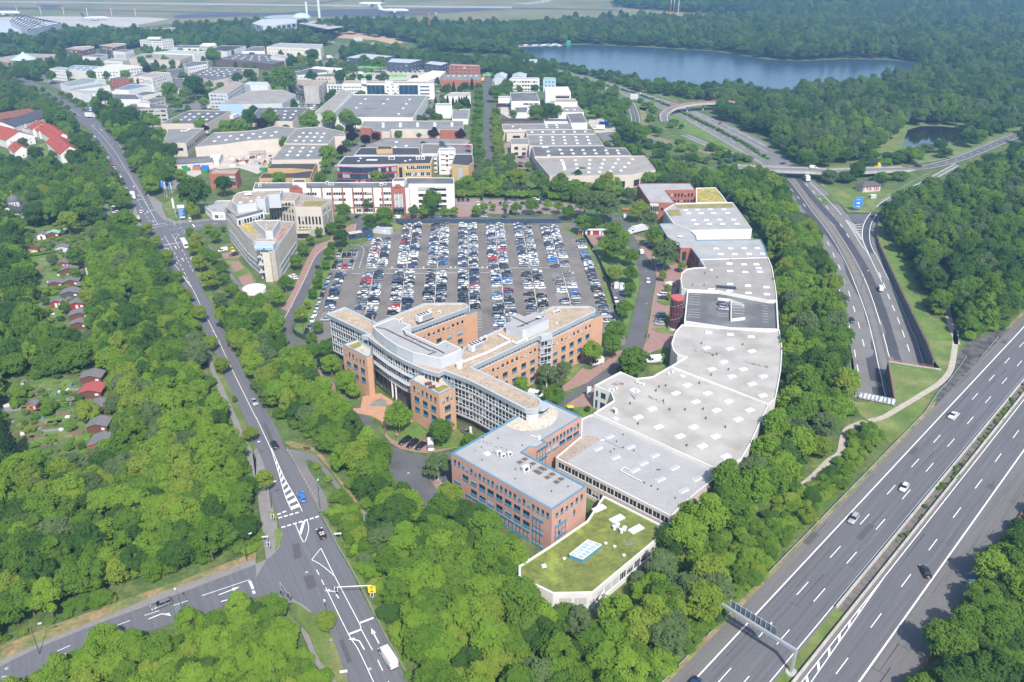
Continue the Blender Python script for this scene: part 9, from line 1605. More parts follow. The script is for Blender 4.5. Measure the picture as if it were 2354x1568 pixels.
TRK=[trunk_mesh(i,BARK)for i in rG_(2)]+[trunk_mesh(9,BIRCH)]
PROTO={}
def tree(x,y,D,H,tone,kd_,lb_,name='tree',cat='tree',gr_=None,var=None,trunk=None):
 v=var if var is not None else rnd.randrange({J4:3,Q3:2,Jc:2,'fir':1,Q9:1}[kd_]);me=tnd(kd_,v,tone)
 o=thg(name,lb_,cat,(x,y,0),rnd.uniform(0,6.28),gr_);ch=H*(.97 if kd_ in(Jc,'fir')else .84)
 c=plc('crown' if kd_!=Jc else 'foliage',me,o,(0,0,H-ch));c.scale=(D,D,ch)
 if kd_!=Jc or H>3.5:t=plc('trunk',TRK[2 if trunk=='birch' else rnd.randrange(2)],o);t.scale=(H*.72,H*.72,H*.95)
 PROTO.setdefault((kd_,v,tone),c);return o
TW_={J6:'mid green',Q0:'dark green',Jg:'bright green',Jh:'yellow green',J7:'grey green','purple':'dark purple','fir':'dark conifer',J9:'pale blossoming'}
def size_word(D):return 'small' if D<5 else 'medium' if D<8.5 else 'large'
def row(reg,pts,tone,kd_,what,name='street_tree',hk=1.25):
 """pts: (x, y, crown width) in crop pixels; labels number the row from its first tree"""
 f=4.0 if reg[0]=='K' else RG[reg][2]/.5746
 pts=[[eval(a)if a[0]<'A' else a for a in p.split(',')]for p in pts.split()]if isinstance(pts,str)else pts;gr_='trees '+what if len(pts)>1 else None
 for i,p in eN_(pts):
  x,y,d=p[:3];tn=p[3]if len(p)>3 else tone;kd=p[4]if len(p)>4 else kd_
  vx,vy=V(reg,x,y);dv_=d/f;bs_=gv(vx,vy+dv_*.5);k=pxm(bs_);D=dv_/k;H=D*(hk if kd!='fir' else 2.3)
  zc=H*.56;P=gv(vx,vy,zc)
  lab=f"{size_word(D)} {TW_[tn]} {what}" if len(pts)==1 else f"{TW_[tn]} tree, number {i+1} {what}"
  tree(P.x,P.y,D*1.04,H,tn,kd,lab,name,gr_=gr_,trunk='birch' if tn==J7 and kd==Q9 else None)
row('K02','1935,15,140 2040,220,150 2155,530,62,mid,tall 2300,850,150',Jh,J4,'from the top in the lime row left of the main road, middle stretch')
row(K12,'80,1270,190',Jh,J4,'lime beside the hatched road triangle');row(K13,'645,1010,205',Jh,J4,'lime with a lamp post in it at the lower junction')
row(K01,'1355,535,115 1430,655,120 1530,795,140 1630,970,112 1715,1150,122 1830,1310,150',Jh,J4,'from the top in the lime row left of the main road, upper stretch')
row(K01,'1740,560,80,mid 1800,625,120 1790,705,130 1890,765,140,mid 1830,840,150 1980,800,120,mid 2040,890,130,mid 1920,1000,175 2060,995,120,mid 2130,1100,145,mid 2020,1200,150,grey 2060,1340,185 2220,1200,155,light 2240,1330,170,light',Jh,J4,'down the double row right of the main road')
row(K01,'1915,530,85,light 1980,600,115,mid 2050,540,50,mid 1975,385,60,dark',J6,J4,'on the corner lawns before the beige office',name='lawn_tree')
row(K01,'1780,210,300,dark 1780,370,130,yellow 2055,130,170,dark 1345,95,90,yellow 1480,60,150,mid 1650,30,90,mid',J6,J4,'around the forecourt with the flagpoles',name=Qe)
row(K11,'800,375,150 775,465,120 690,525,112 780,612,150,dark 690,692,75 670,762,110 640,862,90 580,555+15,85 500,640,90 430,725,120 365,835,130 270,1030,150 45,1165,80,light 190,1160,165,light',J6,J4,'along the curved campus road from the north',name=Qg)
row(K11,'580,950,80 565,1030,110 520,1130,95 470,1235,80,yellow 410,1320,145,yellow 570,1440,115 510,1540,110',J6,J4,'in the hedge strip left of the big car park',name=Qg)
row(K11,'1180,430,190 1050,475,145,dark 1190,320,90,mid 1030,315,115,grey,sparse 1620,265,190,mid 1740,210,100,fir,tall 1590,330,160,dark 1450,372,110,grey 1550,372,115,light 1730,375,95,light 1822,375,90,yellow 1870,150,105 1960,172,85 2025,370,100,light 2090,340,95,light 2180,335,60,light 2290,330,60,light',J6,J4,'before the long white office from the left',name=Qg)
row(K11,'205,85,150,light 1110,60,130,yellow 1190,60,110,grey 1300,45,90,purple 590,80,130,mid',Jg,J4,'between the white and the yellow offices',name=Qe)
row(K21,'250,95,190 450,130,200 600,60,130,dark 640,20,110 800,150,145,mid 870,80,140,yellow 960,130,130,light,tall 60,60,170,yellow 110,170,80,grey',J6,J4,'in front of the pale grey roofed hall from the left',name=Qe)
row(K21,'40,345,110 180,320,140 330,315,90,light 430,335,105,light 520,380,130 670,290,240,grey 870,320,250,grey 1070,225,140,grey 650,480,165 760,470,145,dark 1170,360,185,yellow 1270,450,150,grey',J6,J4,'on the strip north of the car park from the left',name=Qg)
row(K21,'930,560,185 970,720,220,mid 860,690,150,light 1100,790,150 1020,620,150,light 940,945,145,yellow 1095,955,150 1085,1090,130 1030,1275,185 950,1480,215 890,1540,150',J6,J4,'between the car park fence and the campus road',name=Qg)
row(K21,'1410,755,270,grey 1310,600,175,mid 1340,660,130,yellow',J6,J4,'of the big yard trees before the halls',name='yard_tree');row(K21,'1385,965,90 1560,880,95 1430,1085,85 1440,1160,60',Jg,Q3,'of the young trees on the red paving',name='young_tree')
row(K22,'740,100,215,light 925,40,190,mid 1110,190,300,mid 1020,280,130,dark',J6,J4,'along the plaza road below the car park',name='plaza_tree');row(K22,'320,300,200 470,260,170 430,370,120',J7,Q9,'of the thin birches in the courtyard of the orange office',name='birch');row(K22,'385,510,220,mid 85,400,150,light 250,440,70,dark',J6,J4,'behind the rounded roof end',name='courtyard_tree');row(K22,'1270,140,60 1385,150,75 695,620,55,dark,bush',Jg,Q3,'of the small trees at the warehouse entrance',name='young_tree')
row(K12,'530,85,150 640,60,150 690,210,185,light 820,370,215,light 900,450,150,light',J6,J4,'along the left side of the curved glass office',name=Qg);row(K12,'1310,690,265,light 1700,830,240,mid',Jg,J4,'of the two on the round lawns before the curved office',name='lawn_tree');row(K12,'1670,1140,250 1600,1180,150',J7,Q9,'of the thin trees at the corner of the pink office',name='birch');row(K12,'1960,900,150,mid,bush',J6,Jc,'bush between lawn and pink office',name=Jc);row(K12,'145,540,140',Jh,J4,'lime with pale crown in the belt beside the main road',name='pale_tree')
row(K10,'2045,800,80 2050,850,90 2045,905,95 2050,965,100 2045,1030,105 2035,1090,110 2040,1150,115 2030,1215,120 2010,1285,110 2050,1300,90 1990,1360,110 2060,1420,120',J6,J4,'down the left side of the long avenue',name='avenue_tree');row(K10,'2195,1080,85 2200,1140,95 2205,1205,95 2225,1265,100 2225,1330,105 2235,1395,110 2250,1465,110',Jh,J4,'down the right side of the long avenue',name='avenue_tree');row('q','150,480,70 165,540,80 185,600,80 170,660,90 190,720,80 275,790,85,mid 405,850,70,mid',Jh,J4,'along the right side of the avenue in front of the cream annex',name='avenue_tree')
row(K10,'880,1265,125 785,1390,115 1630,1230,115 1880,1240,105 1005,1290,105 1100,1262,90 50,1145,125 860,1192,90','purple',J4,'of the copper beeches among the halls',name='copper_beech');row(K00,'1880,1190,90 1355,650,90 760,575,50','purple',J4,'of the copper beeches in the far estate',name='copper_beech')
row(K10,'1650,935,42 1760,915,34 1810,930,34 1840,950,34 1867,925,36 1890,930,36 1912,925,36 1935,920,38 1955,945,36 1985,770,44 1815,800,45','fir','fir','of the dark conifers behind the white cube',name='conifer')
row(K10,'250,730,240 520,515,130,dark 420,555,100,yellow 330,560,110,dark 775,700,115,dark 510,700,110,dark 960,715,70,dark 1040,720,70,dark 1180,715,100,grey 1460,725,75,dark 660,1420,175,light 480,1110,190,light 130,1080,160 830,1080,155,light 910,1130,130 670,1090,150,light 640,1525,115,light 250,1310,105 1310,1240,85 830,1330,100,grey 1030,1100,60 1120,1095,60 1290,1085,70 1380,1090,70 1500,1090,70 1600,1035,90,grey 1680,1085,80 1860,985,90 60,950,80,dark 140,955,75,dark 1740,830,95,dark 1920,800,90,dark 1000,575,130 1140,580,125 1060,655,50 900,640,90,grey 1440,575,50 1515,580,40,mid,tall 2240,830,110 2300,780,100 2330,850,90 1500,1240,60,grey',J6,J4,'among the halls of the central estate',name=Qe)
row(K00,'470,700,105 630,690,70 835,685,80 980,690,70 1155,690,95,light 1300,560,85 1375,540,72 1475,550,50,dark 1515,550,80,light 1580,582,65 1010,500,62 1340,440,62 1960,520,155 2125,485,65 1560,830,150 1700,865,130 1780,785,190,dark 1570,920,100 1680,700,90,grey 1870,940,95,light 1920,780,80 2180,720,110,dark 2290,690,110,dark 1310,570,60',J6,J4,'among the offices of the left estate',name=Qe)
row(K00,'395,830,60 445,875,55 500,915,60 565,865,62 640,890,72 560,955,62 622,995,64 700,935,72 768,970,72 685,1052,35',J6,J4,'along the far end of the main road',name='street_tree')
row(K00,'960,900,160 1060,975,150,mid 930,1010,135 1000,1110,145,dark 1100,1155,155,dark 1200,1065,175,dark 1250,1250,185 1400,1120,155,light 1490,1235,120,light 1420,1260,155 1570,1390,165,dark 1400,1430,165 1240,1500,135,light 1180,1430,95,grey 1290,1340,150 1630,1140,95,light 1840,1140,115,light 2070,1170,135,light 2210,1165,145,light 2300,1100,145,dark 1060,1060,120,dark 1150,1290,140 1500,1340,110,mid',Q0,J4,'in the grove between main road and grey concrete office',name=Qe)
row('q','150,290,110 260,230,70 340,268,60 460,260,70 560,440,150,dark 470,450,140 630,430,90 290,455,70 160,445,80 925,430,95 1050,310,120 1110,420,130 840,210,80 770,195,70 690,190,80 1040,470,130 1140,545,140 1210,580,150 1280,610,140 1065,630,60,light 1090,690,70,grey 1010,690,60,grey 880,240,90 960,240,100 1150,380,110',J6,J4,'around the north east offices and the lawn',name=Qe)
[row('K02',[q],Jg,Jc,w_,name='garden_bush')for q,w_ in(((150,460,150,Jg),'bush at the left garden plot'),((846,866,52,Jh),'bush between the sheds'),((640,775,95,Jg),'shrub beside the barbecue plot'),((1900,1030,190,J9,J4),'tree on the edge of the road wood'),((800,630,200,Jh),'hedge bush by the dark shed'),((30,900,230,'fir','fir'),'tall spruce at the left edge'),((490,580,90,J6),'bush by the arched trellis'),((430,1275-650,110,J6),'bush at the garden path'))]
row(K01,'300,400,190,dark 40,500,120,purple 690,790,180 480,820,110,grey 690,950,110 410,1190,90,grey 590,1260,110 440,1280,60,yellow,bush 130,680,200,dark 100,850,260,dark 110,1030,280,dark 510,340,190 760,330,230 850,350,180 620,470,200,yellow 420,220,180,yellow 1150,480,230 640,280,110,silver',J6,J4,'in and around the upper allotments',name='garden_tree')
row(K00,'210,1320,110,grey 330,1420,150,dark 480,1420,80 60,1500,80 270,1530,140,yellow 590,1100,180 470,1020,160 700,1300,160,dark 800,1380,220,dark 720,1480,180,dark 900,1500,190',J6,J4,'around the red roofed houses',name='garden_tree')
EXB=[(e.min(0),e.max(0),e)for e in EXCL]
def blocked(P,mg=1.6):
 r=np.zeros(len(P),bool)
 for lo,hi,e in EXB:
  m=(~r)&(P[:,0]>lo[0]-mg)&(P[:,0]<hi[0]+mg)&(P[:,1]>lo[1]-mg)&(P[:,1]<hi[1]+mg)
  ix=np.where(m)[0]
  if len(ix):
   Q=P[ix];h=inpoly(Q,e)
   for dx,dy in((mg,0),(-mg,0),(0,mg),(0,-mg)):h|=inpoly(Q+np.array([dx,dy]),e)
   r[ix[h]]=1
 return r
def smp(poly,sp,zref,mg=1.6,prob=1.0,world=0):
 W_=np.array([[p.x,p.y]for p in(poly if world else[gv(x,y,zref)for x,y in poly])]);lo,hi=W_.min(0),W_.max(0)
 nx,ny=int((hi[0]-lo[0])/sp)+2,int((hi[1]-lo[1])/(sp*.87))+2
 gx,gy=np.meshgrid(np.arange(nx),np.arange(ny));P=np.stack([lo[0]+(gx+.5*(gy%2))*sp,lo[1]+gy*sp*.87],-1).reshape(-1,2).astype(float)
 P+=rng.uniform(-.36,.36,P.shape)*sp;P=P[inpoly(P,W_)]
 if prob<1:P=P[rng.random(len(P))<prob]
 return P[~blocked(P,mg)]
ALLP=[]
ZONES=[]
def wd_(zone,poly,sp,zref,tones,kinds=((J4,.7),(Q3,.3)),dk=None,hk=(.85,1.2),near=0,name='tree',mg=1.6,prob=1.0,world=0):
 ZONES.append((zone,near,name));zi=len(ZONES)-1;dk=dk or((1.3,1.9)if near else(1.1,1.5))
 for x,y in smp(poly,sp,zref,mg,prob,world):
  j=(sin(x*.061+y*.043+zi)+sin(x*.023-y*.037)+2)/4+rng.normal()*.16
  cum=0;tone=tones[-1][0];tot=sum(w for _,w in tones);jj=min(max(j,0),.999)
  if rng.random()<.4:jj=rng.random()
  for t,w in tones:
   cum+=w/tot
   if jj<cum:tone=t;break
  kd=pick(rnd,kinds);D=sp*rng.uniform(*dk);H=D*rng.uniform(*hk)*(1.25 if kd==Q3 else 1)if kd!=Jc else D*rng.uniform(.55,.85)
  v=rnd.randrange({J4:3,Q3:2,Jc:2,'fir':1,Q9:1}[kd]);ALLP.append((x,y,D,H,kd,v,tone,zi))
MIXN=((Q0,.16),(J6,.34),(Jg,.27),(Jh,.12),(J7,.11));MIXL=((Q0,.36),(J6,.4),(Jg,.13),(J7,.11));MIXB=((J6,.36),(Jg,.34),(Jh,.2),(Q0,.1));MIXF=((Q0,.5),(J6,.35),(J7,.15))
BK=((Jc,.7),(J4,.3))
wd_('in the wood between the allotments and the main road',D_('300,505 318,530 345,570 372,600 395,640 420,680 445,730 470,780 480,830 520,900 545,960 575,1040 590,1100 606,1150 612,1190 600,1235 560,1280 480,1312 400,1342 200,1405 0,1480 -80,1510 -80,1050 60,1040 190,1060 250,1000 250,850 205,800 195,720 205,640 212,560 228,490 262,468 290,500'),5.2,6,MIXN,near=1,mg=2.6)
wd_('in the dark wood left of the allotments',D_('-80,380 120,390 262,400 290,465 260,470 235,470 225,500 160,480 100,500 30,520 60,600 60,700 70,760 180,770 215,830 60,835 -10,850 -20,1000 -80,1040'),6,6,MIXL,near=1)
wd_('in the thick grove below the side street',D_('60,1575 200,1490 290,1452 400,1440 480,1425 530,1405 600,1390 640,1400 660,1430 690,1480 720,1520 750,1600 760,1700 -80,1700'),4.6,4,((Q0,.1),(J6,.2),(Jg,.45),(Jh,.25)),near=1)
wd_('in the belt between the main road and the campus',D_('560,700 600,690 640,720 668,770 690,815 735,870 760,905 812,965 835,965 868,965 880,1010 868,1040 890,1080 905,1095 960,1165 975,1170 950,1190 860,1130 790,1080 740,1045 690,1040 640,985 610,930 575,860 545,790 520,750 520,700'),5.4,5,MIXN,near=1)
wd_('in the hedge strip between lay-by and footpath',D_('702,1060 720,1055 770,1110 800,1150 830,1200 870,1250 850,1290 900,1400 930,1490 960,1580 1000,1700 980,1700 930,1590 870,1440 800,1310 770,1240 750,1190 735,1130'),3.4,2,MIXB,BK,near=1)
wd_('in the wood in front of the pink and mossy roofed buildings',D_('790,1090 870,1110 960,1175 1000,1110 1040,1150 1100,1180 1130,1200 1170,1250 1200,1290 1255,1330 1270,1370 1300,1410 1370,1410 1430,1360 1500,1290 1530,1265 1600,1320 1650,1330 1690,1310 1620,1440 1530,1560 1450,1700 1000,1700 950,1560 890,1400 900,1330 880,1260 850,1200'),5.5,5,MIXN,near=1)
wd_('in the belt between the warehouses and the curving motorway',D_('1600,405 1650,405 1740,395 1760,395 1805,425 1845,475 1875,540 1905,600 1920,670 1940,740 1950,830 1965,905 1930,960 1900,1010 1850,1070 1770,1130 1690,1190 1600,1230 1560,1250 1530,1230 1580,1180 1640,1110 1720,1055 1770,985 1800,885 1808,750 1790,620 1770,550 1730,480 1690,440'),6.2,6,MIXN,near=1)
wd_('in the scrub along the straight motorway',D_('1560,1260 1620,1240 1700,1200 1780,1140 1860,1075 1910,1010 1960,965 2030,990 1990,1040 1900,1140 1820,1235 1760,1300 1690,1390 1640,1440 1560,1540 1500,1620 1420,1700 1400,1560 1500,1430 1540,1330'),4.2,2,MIXB,((Jc,.86),(J4,.14)),dk=(.7,1.35),near=1,mg=1.0)
wd_('in the wood beyond the far verge of the motorway',D_('2100,1560 2150,1460 2185,1405 2250,1300 2300,1245 2360,1190 2480,1100 2480,1700 2040,1700'),5,5,MIXL,((J4,.5),(Jc,.5)),near=1,mg=.8)
wd_('in the wood inside the motorway fork',D_('2030,490 2055,465 2110,440 2200,415 2330,345 2480,280 2480,700 2353,715 2290,750 2225,770 2180,790 2150,755 2120,700 2095,660 2060,620 2040,580 2034,540'),6.6,6,MIXL,near=1)
wd_('in the scrub on the cutting meadow',D_('2060,590 2100,650 2130,690 2165,720 2180,760 2150,740 2110,690 2075,640'),4.5,2,MIXB,BK,mg=.2)
wd_('in the scrub between fork wood and motorway',D_('2200,760 2290,740 2353,712 2460,650 2460,760 2353,735 2260,800 2215,830'),4.2,2,MIXB,((Jc,1),),mg=.8)
wd_('around the interchange',D_('1430,200 1520,228 1510,280 1540,300 1600,330 1680,345 1745,385 1650,392 1560,372 1490,335 1440,300 1400,260 1380,215'),8,5,MIXL,BK,dk=(.6,1.1),prob=.5,mg=3)
wd_('in the loop of the flyover',D_('1520,240 1545,262 1600,300 1660,335 1720,355 1765,372 1740,385 1640,345 1560,300 1515,270'),8,4,MIXL,BK,dk=(.6,1.1),prob=.5,mg=2.5)
wd_('between the estate and the interchange',D_('1300,180 1390,205 1430,240 1445,290 1490,330 1560,352 1650,388 1760,392 1790,410 1740,420 1650,420 1600,405 1480,395 1450,372 1420,330 1400,292 1375,250 1330,220'),7.0,9,MIXL,dk=(.85,1.25))
wd_('behind the meadow of the interchange',D_('1900,410 1960,425 2010,428 2080,400 2000,400 1930,395'),8,4,MIXL,BK,prob=.8)
wd_('around the small pond',D_('1930,390 2000,365 2060,352 2110,345 2150,330 2180,350 2100,380 2010,395 1950,400'),9,4,MIXL,BK,prob=.6)
wd_('behind the pond and the lake',D_('1640,190 1700,176 1764,198 1800,196 1870,184 1980,172 2060,165 2150,150 2360,155 2480,160 2480,275 2270,302 2200,287 2110,272 2050,280 2030,300 2000,318 1960,330 1900,345 1850,350 1800,330 1790,320 1760,300 1700,268 1660,240'),9.5,14,((Q0,.42),(J6,.3),(J7,.28)),mg=3)
wd_('along the lake shore',D_('1176,112 1220,117 1260,125 1300,135 1350,148 1420,162 1500,175 1600,190 1640,180 1700,180 1700,215 1620,215 1540,205 1480,196 1400,178 1300,150 1230,134 1176,128'),7.5,7,MIXF,((J4,.6),(Jc,.4)),dk=(.9,1.3),mg=2)
FARM=((Q0,.55),(J6,.3),(J7,.15))
wd_('of the far wood behind the lake',D_('820,54 880,51 930,50 1000,50 1090,50 1176,48 1213,51 1226,46 1290,42 1400,39 1480,33 1560,35 1660,33 1765,29 1850,31 1950,33 2100,37 2400,46 2480,48 2480,158 2160,150 2120,142 1950,134 1850,137 1764,133 1700,124 1640,114 1500,106 1350,99 1290,98 1234,102 1186,103 1160,100 1050,98 960,90 960,78 900,66 850,62'),12.0,14,FARM,mg=4)
wd_('of the farthest wood',D_('1412,-12 1420,0 1560,9 1680,15 1775,24 1900,28 2100,33 2480,44 2480,-20 1412,-20'),14.0,15,((Q0,.75),(J6,.25)),mg=4)
wd_('beside the distant motorway',D_('780,118 840,108 900,115 1000,126 1100,138 1176,142 1240,155 1310,180 1290,190 1200,170 1120,172 1060,150 990,145 900,135 800,132'),9.5,7,MIXF,mg=3)
wd_('of the belt below the airfield',D_('-80,70 60,70 150,68 300,74 400,76 480,70 560,70 620,66 640,76 700,74 760,88 735,96 680,90 620,100 500,104 400,104 330,92 290,104 250,100 140,96 60,97 -80,96'),10.5,8,FARM,mg=3)
wd_('of the strip around the station',D_('400,62 470,60 590,54 640,68 720,62 838,48 930,50 960,56 880,64 800,70 740,74 640,78 560,76 400,74'),11,7,FARM,mg=4,prob=.75)
wd_('beside the meadow at the left',D_('-80,108 60,112 150,112 150,124 60,120 -80,124'),9,6,FARM);wd_('below the hotel like office',D_('-60,160 100,150 180,140 240,150 230,165 140,165 90,175 60,185 30,180 -60,170'),9,6,MIXF,mg=2)
wd_('on the slope left of the far main road',D_('-80,160 0,168 30,190 80,215 120,240 150,262 172,290 165,300 130,300 100,262 40,245 -80,250'),8.0,6,((Q0,.3),(J6,.4),(J7,.3)),mg=2)
wd_('between the houses and the main road',D_('120,280 170,300 200,320 225,350 245,385 262,410 290,465 255,440 160,400 165,365 150,340 130,310'),7.4,6,((Q0,.4),(J6,.4),(Jg,.2)),mg=1.5)
wd_('in the gardens below the houses',D_('-60,370 60,380 160,395 262,402 150,430 -60,420'),8,5,MIXL,mg=1.5,prob=.8);wd_('in the allotment plots',D_('60,440 180,440 195,560 190,700 165,765 90,765 60,660 40,560'),4,1,MIXB+((J9,.1),),((Jc,.93),(J4,.07)),dk=(.35,.95),mg=.2,prob=.8);wd_('in the lower allotment plots',D_('50,850 230,840 250,950 240,1050 100,1055 40,980'),3.4,1,MIXB+((J9,.1),),((Jc,.95),(J4,.05)),dk=(.3,.95),mg=.2,prob=.8)
wd_('in the green strip before the estate halls',D_('205,235 240,250 300,255 330,270 360,330 400,380 420,400 380,420 340,440 320,400 300,370 270,310 230,275'),7.5,6,((Q0,.45),(J6,.35),(Jg,.2)),mg=1.8)
wd_('between the halls of the estate',D_('330,95 590,88 720,120 800,140 1050,170 1080,230 1050,290 900,300 700,330 500,330 400,260 300,180'),13,6,MIXL,dk=(.5,.75),mg=2.5,prob=.35)
wd_('beside the parking court',D_('1045,410 1100,420 1180,430 1290,425 1440,430 1400,450 1180,458 1060,452'),6.5,4,((J6,.5),(Jg,.4),(Jh,.1)),BK,mg=1.2)
wd_('of pale poplars before the pond',D_('1870,262 1940,224 2030,222 2075,246 2060,280 2020,300 1960,328 1900,338'),9,14,((J7,.7),(Jg,.3)),((Q3,.7),(J4,.3)),dk=(1.1,1.5),mg=3)
wd_('at the near end of the avenue',D_('1085,372 1130,362 1190,372 1205,410 1160,445 1090,440'),6,5,((J7,.4),(Jg,.4),(J6,.2)),mg=1.2)
wd_('right of the red brick office',D_('1780,470 1750,440 1700,410 1640,415 1600,410 1560,400 1500,395 1440,400 1470,415 1560,418 1640,425 1700,450'),7,5,MIXN,mg=1.4)
US=[]
for x,y,D,H,kd,v,tone,zi in ALLP:
 if ZONES[zi][1]and kd!=Jc:
  for k in rG_(2):a=rng.uniform(0,6.28);B=rng.uniform(3.2,5.2);US.append((x+.62*D*cos(a),y+.62*D*sin(a),B,B*rng.uniform(.6,.95),Jc,rnd.randrange(2),J6 if tone==Q0 or rng.random()<.5 else tone,zi))
ALLP+=[u for u,b in zip(US,blocked(np.array([u[:2]for u in US]),.8))if not b]
def vis(x,y,H):q=vpx((x,y,H*.6));return-20<q[0]<2373 and-10<q[1]<1590
near=[p for p in ALLP if ZONES[p[7]][1]and vis(p[0],p[1],p[3])]
def app(p):return p[2]/hypot(p[0],p[1],CAMH)
near.sort(key=lambda p:-app(p));NT=290;solo=near[:NT];sid=set(id(p)for p in solo)
LM=[('the mossy roof',g1('K23',600,500)),('the pink office',g1(K12,1900,1350)),('the side street',g1('K03',1000,950)),('the road junction',g1(K13,300,500)),('the bright red shed',g1('K02',935,950)),('the hatched road triangle',g1(K12,250,1300)),('the sign gantry',bL),('the gravel path',g1('K32',1300,600)),('the graffiti screen',gp[0]),('the footpath',g1(K13,500,1200)),('the lay-by',g1(K12,400,1100)),('the plaza',g1(K12,1300,1100)),('the parking deck',g1(K21,2300,1400)),('the widest hall',g1(K22,2300,900)),('the outside stair',g1('K23',780,880)),('the bottom edge of the photo',gv(1250,1540)),('the lower left corner',gv(60,1500)),('the left edge of the photo',gv(10,1200)),('the yellow direction sign',g1(K13,1065,800)),('the lower right corner',gv(2330,1500)),('the white van',g1(K13,1250,1350)),('the limes',g1('K02',2100,300)),('the bicycle stands',g1(K12,1720,1350))]
for x,y,D,H,kd,v,tone,zi in solo:
 lm_=min(LM,key=lambda q:(q[1].x-x)**2+(q[1].y-y)**2)[0];bush=kd==Jc
 z_=ZONES[zi][0];lab=f"{size_word(D)} {TW_[tone]} {'bush' if bush else 'slender tree' if kd == 'tall' else 'tree'} {z_}, near {lm_}"
 if len(lab.split())>16:lab=f"{size_word(D)} {TW_[tone]} {'bush' if bush else 'tree'} {z_}"
 tree(x,y,D,H,tone,kd,' '.join(lab.split()[:16]),Jc if bush else 'broadleaf_tree',Jc if bush else 'tree',f"{size_word(D)} {TW_[tone]} {'bushes' if bush else 'trees'} {z_}"[:80],var=v)
def mss(name,lb_,pts,z0=None):
 keys=sorted({(p[4],p[5],p[6])for p in pts});ok={}
 for k in keys:
  if k in PROTO:ok[k]=k;continue
  c=[q for q in PROTO if q[0]==k[0]and q[2]==k[2]]or[q for q in PROTO if q[2]==k[2]]or list(PROTO);ok[k]=c[0]
 use=sorted(set(ok.values()));me=bpy.data.meshes.new(name);me.vertices.add(len(pts));co,sc,ro,pi=[],[],[],[]
 for x,y,D,H,kd,v,tone,zi in pts:
  ch=H*(.97 if kd==Jc else .92);co+=[x,y,H-ch];sc+=[D,D,ch];ro+=[0,0,rnd.uniform(0,6.28)];pi.append(use.index(ok[(kd,v,tone)]))
 me.vertices.foreach_set('co',co)
 for nm,ty,dat in(('scl','FLOAT_VECTOR',sc),('rot','FLOAT_VECTOR',ro)):a=me.attributes.new(nm,ty,'POINT');a.data.foreach_set('vector',dat)
 a=me.attributes.new('pi','INT','POINT');a.data.foreach_set('value',pi);me.update()
 o=plc(name,me,kd_=Q6);tag(o,lb_,'wood')
 ng=bpy.data.node_groups.new(name+'_nodes','GeometryNodeTree');ng.interface.new_socket('Geometry',in_out='INPUT',socket_type='NodeSocketGeometry');ng.interface.new_socket('Geometry',in_out='OUTPUT',socket_type='NodeSocketGeometry')
 n=ng.nodes;gi=n.new('NodeGroupInput');go=n.new('NodeGroupOutput');jo=n.new('GeometryNodeJoinGeometry');L=ng.links
 def at(nm,ty):q=n.new('GeometryNodeInputNamedAttribute');q.data_type=ty;q.inputs[0].default_value=nm;return q.outputs[0]
 s_,r_,p_=at('scl','FLOAT_VECTOR'),at('rot','FLOAT_VECTOR'),at('pi','INT')
 for i,k in eN_(use):
  oi=n.new('GeometryNodeObjectInfo');oi.inputs['Object'].default_value=PROTO[k];oi.inputs['As Instance'].default_value=1
  cp=n.new('FunctionNodeCompare');cp.data_type='INT';cp.operation='EQUAL';L.new(p_,cp.inputs[2]);cp.inputs[3].default_value=i
  ip=n.new('GeometryNodeInstanceOnPoints');L.new(gi.outputs[0],ip.inputs['Points']);L.new(cp.outputs[0],ip.inputs['Selection']);L.new(oi.outputs['Geometry'],ip.inputs['Instance']);L.new(r_,ip.inputs['Rotation']);L.new(s_,ip.inputs['Scale']);L.new(ip.outputs[0],jo.inputs[0])
 L.new(jo.outputs[0],go.inputs[0]);md=o.modifiers.new('scatter','NODES');md.node_group=ng;return o
rest=[p for p in ALLP if id(p)not in sid];byz={}
for p in rest:byz.setdefault(p[7],[]).append(p)
for zi,pts in byz.items():
 z_,nr,_=ZONES[zi];mss('wood' if pts[0][4]!=Jc else 'wood','mass of mixed green foliage '+z_ if not z_.startswith('of')else 'dense canopy '+z_,pts)
cov=[]
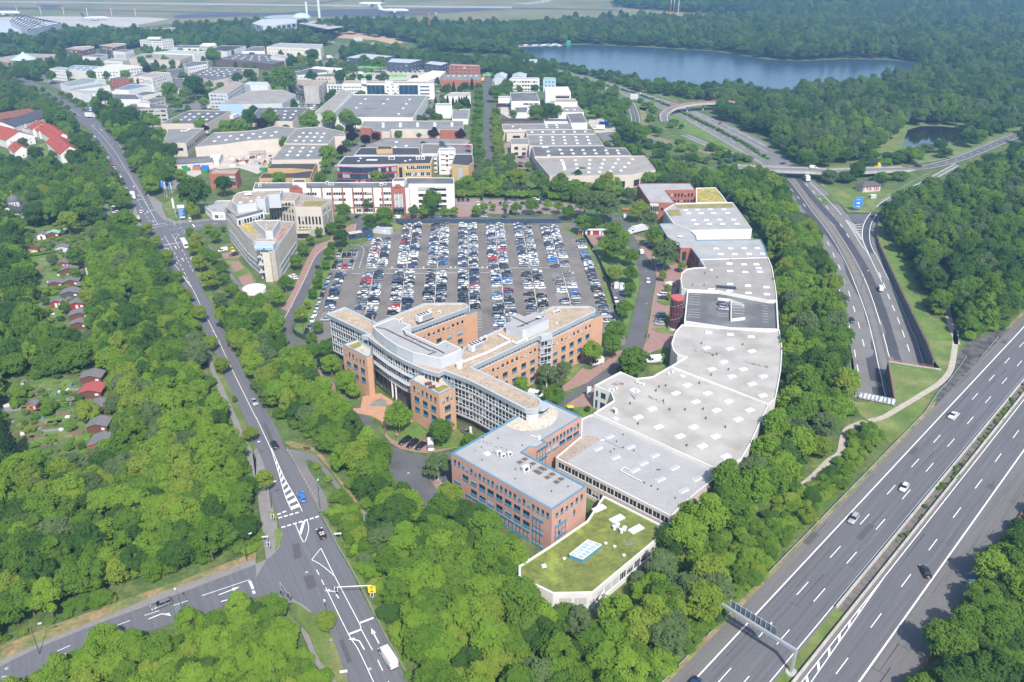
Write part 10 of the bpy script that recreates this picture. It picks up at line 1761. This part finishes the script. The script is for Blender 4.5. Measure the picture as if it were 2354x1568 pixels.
for poly,sp,zr,tn in((D_('1420,1560 1500,1450 1560,1400 1640,1300 1760,1200 1880,1080 2000,985 2040,1000 1980,1060 1880,1170 1790,1270 1700,1380 1640,1450 1560,1560 1500,1700 1400,1700'),2.0,0,MIXB),(D_('640,1000 720,1055 800,1140 860,1210 840,1230 800,1170 740,1090'),1.8,0,MIXB),(D_('2150,1560 2110,1560 2200,1390 2320,1225 2400,1150 2400,1220 2330,1290 2230,1420'),2.0,0,MIXB),(D_('-80,1500 200,1400 400,1338 560,1275 600,1230 580,1300 400,1352 200,1418 -80,1525'),1.9,0,MIXB),(D_('940,1570 880,1450 800,1320 760,1230 780,1220 830,1310 900,1440 960,1560'),1.8,0,MIXB)):
 for x,y in smp(poly,sp,zr,.5):t=pick(rnd,tn);D=sp*rng.uniform(.9,1.7);cov.append((x,y,D,D*rng.uniform(.5,.9),Jc,rnd.randrange(2),t,0))
mss('ground_cover','low leafy ground cover along the motorway bank and road verges',cov)
for _ in(0,):
 pts=[]
 for u in np.arange(190,420,1.4):
  if rng.random()<.55:P=R1(-44.6+rng.uniform(-.9,.9),u);D=rng.uniform(.6,1.9);pts.append((P.x,P.y,D,D*.6,Jc,0,pick(rnd,((Jh,.3),(J6,.4),(J7,.3))),0))
 for p in rsm(sml(NRS,4),3.0):
  for k in rG_(2):D=rng.uniform(1.5,3.2);pts.append((p.x+rng.uniform(-1.5,1.5),p.y+rng.uniform(-1.5,1.5),D,D*.6,Jc,1,J6 if rng.random()<.6 else Q0,0))
 mss('reserve_plants','weeds and low shrubs growing in the central reserves',pts)
for reg,pts,h_,lab in((K01,D_('110,530 250,510 470,470'),2,'clipped light green hedge below the chapel'),(K01,D_('240,800 400,775 560,750'),2,'clipped green hedge in the upper allotments'),(K01,D_('270,1130 450,1105 640,1085'),2,'clipped green hedge above the red playhouse'),('K02',[(140,520),(150,640)],3,'tall narrow hedge at the left garden plot')):
 P=rsm(sml(G(reg,pts),4),.9);pl=[(p.x+rng.uniform(-.2,.2),p.y+rng.uniform(-.2,.2),2.2,h_*rng.uniform(.85,1.1),Jc,rnd.randrange(2),Jg,0)for p in P];o=mss('hedge',lab,pl);
hb=MB();hb.box(-7400,7400,-800,9300,-9,190);hz=hb.bld('haze',None,kd_=Q6);hz.data.materials.clear()
hm_=bpy.data.materials.new('haze_air');hm_.use_nodes=1;t=hm_.node_tree;t.nodes.clear();ou=t.nodes.new('ShaderNodeOutputMaterial');pv=t.nodes.new('ShaderNodeVolumePrincipled');pv.inputs['Color'].default_value=(.33,.62,1.0,1);pv.inputs['Density'].default_value=.00024;pv.inputs['Anisotropy'].default_value=.2
t.links.new(pv.outputs[0],ou.inputs['Volume']);hz.data.materials.append(hm_);tag(hz,'pale blue haze over the whole landscape','haze');hz.display_type='WIRE'
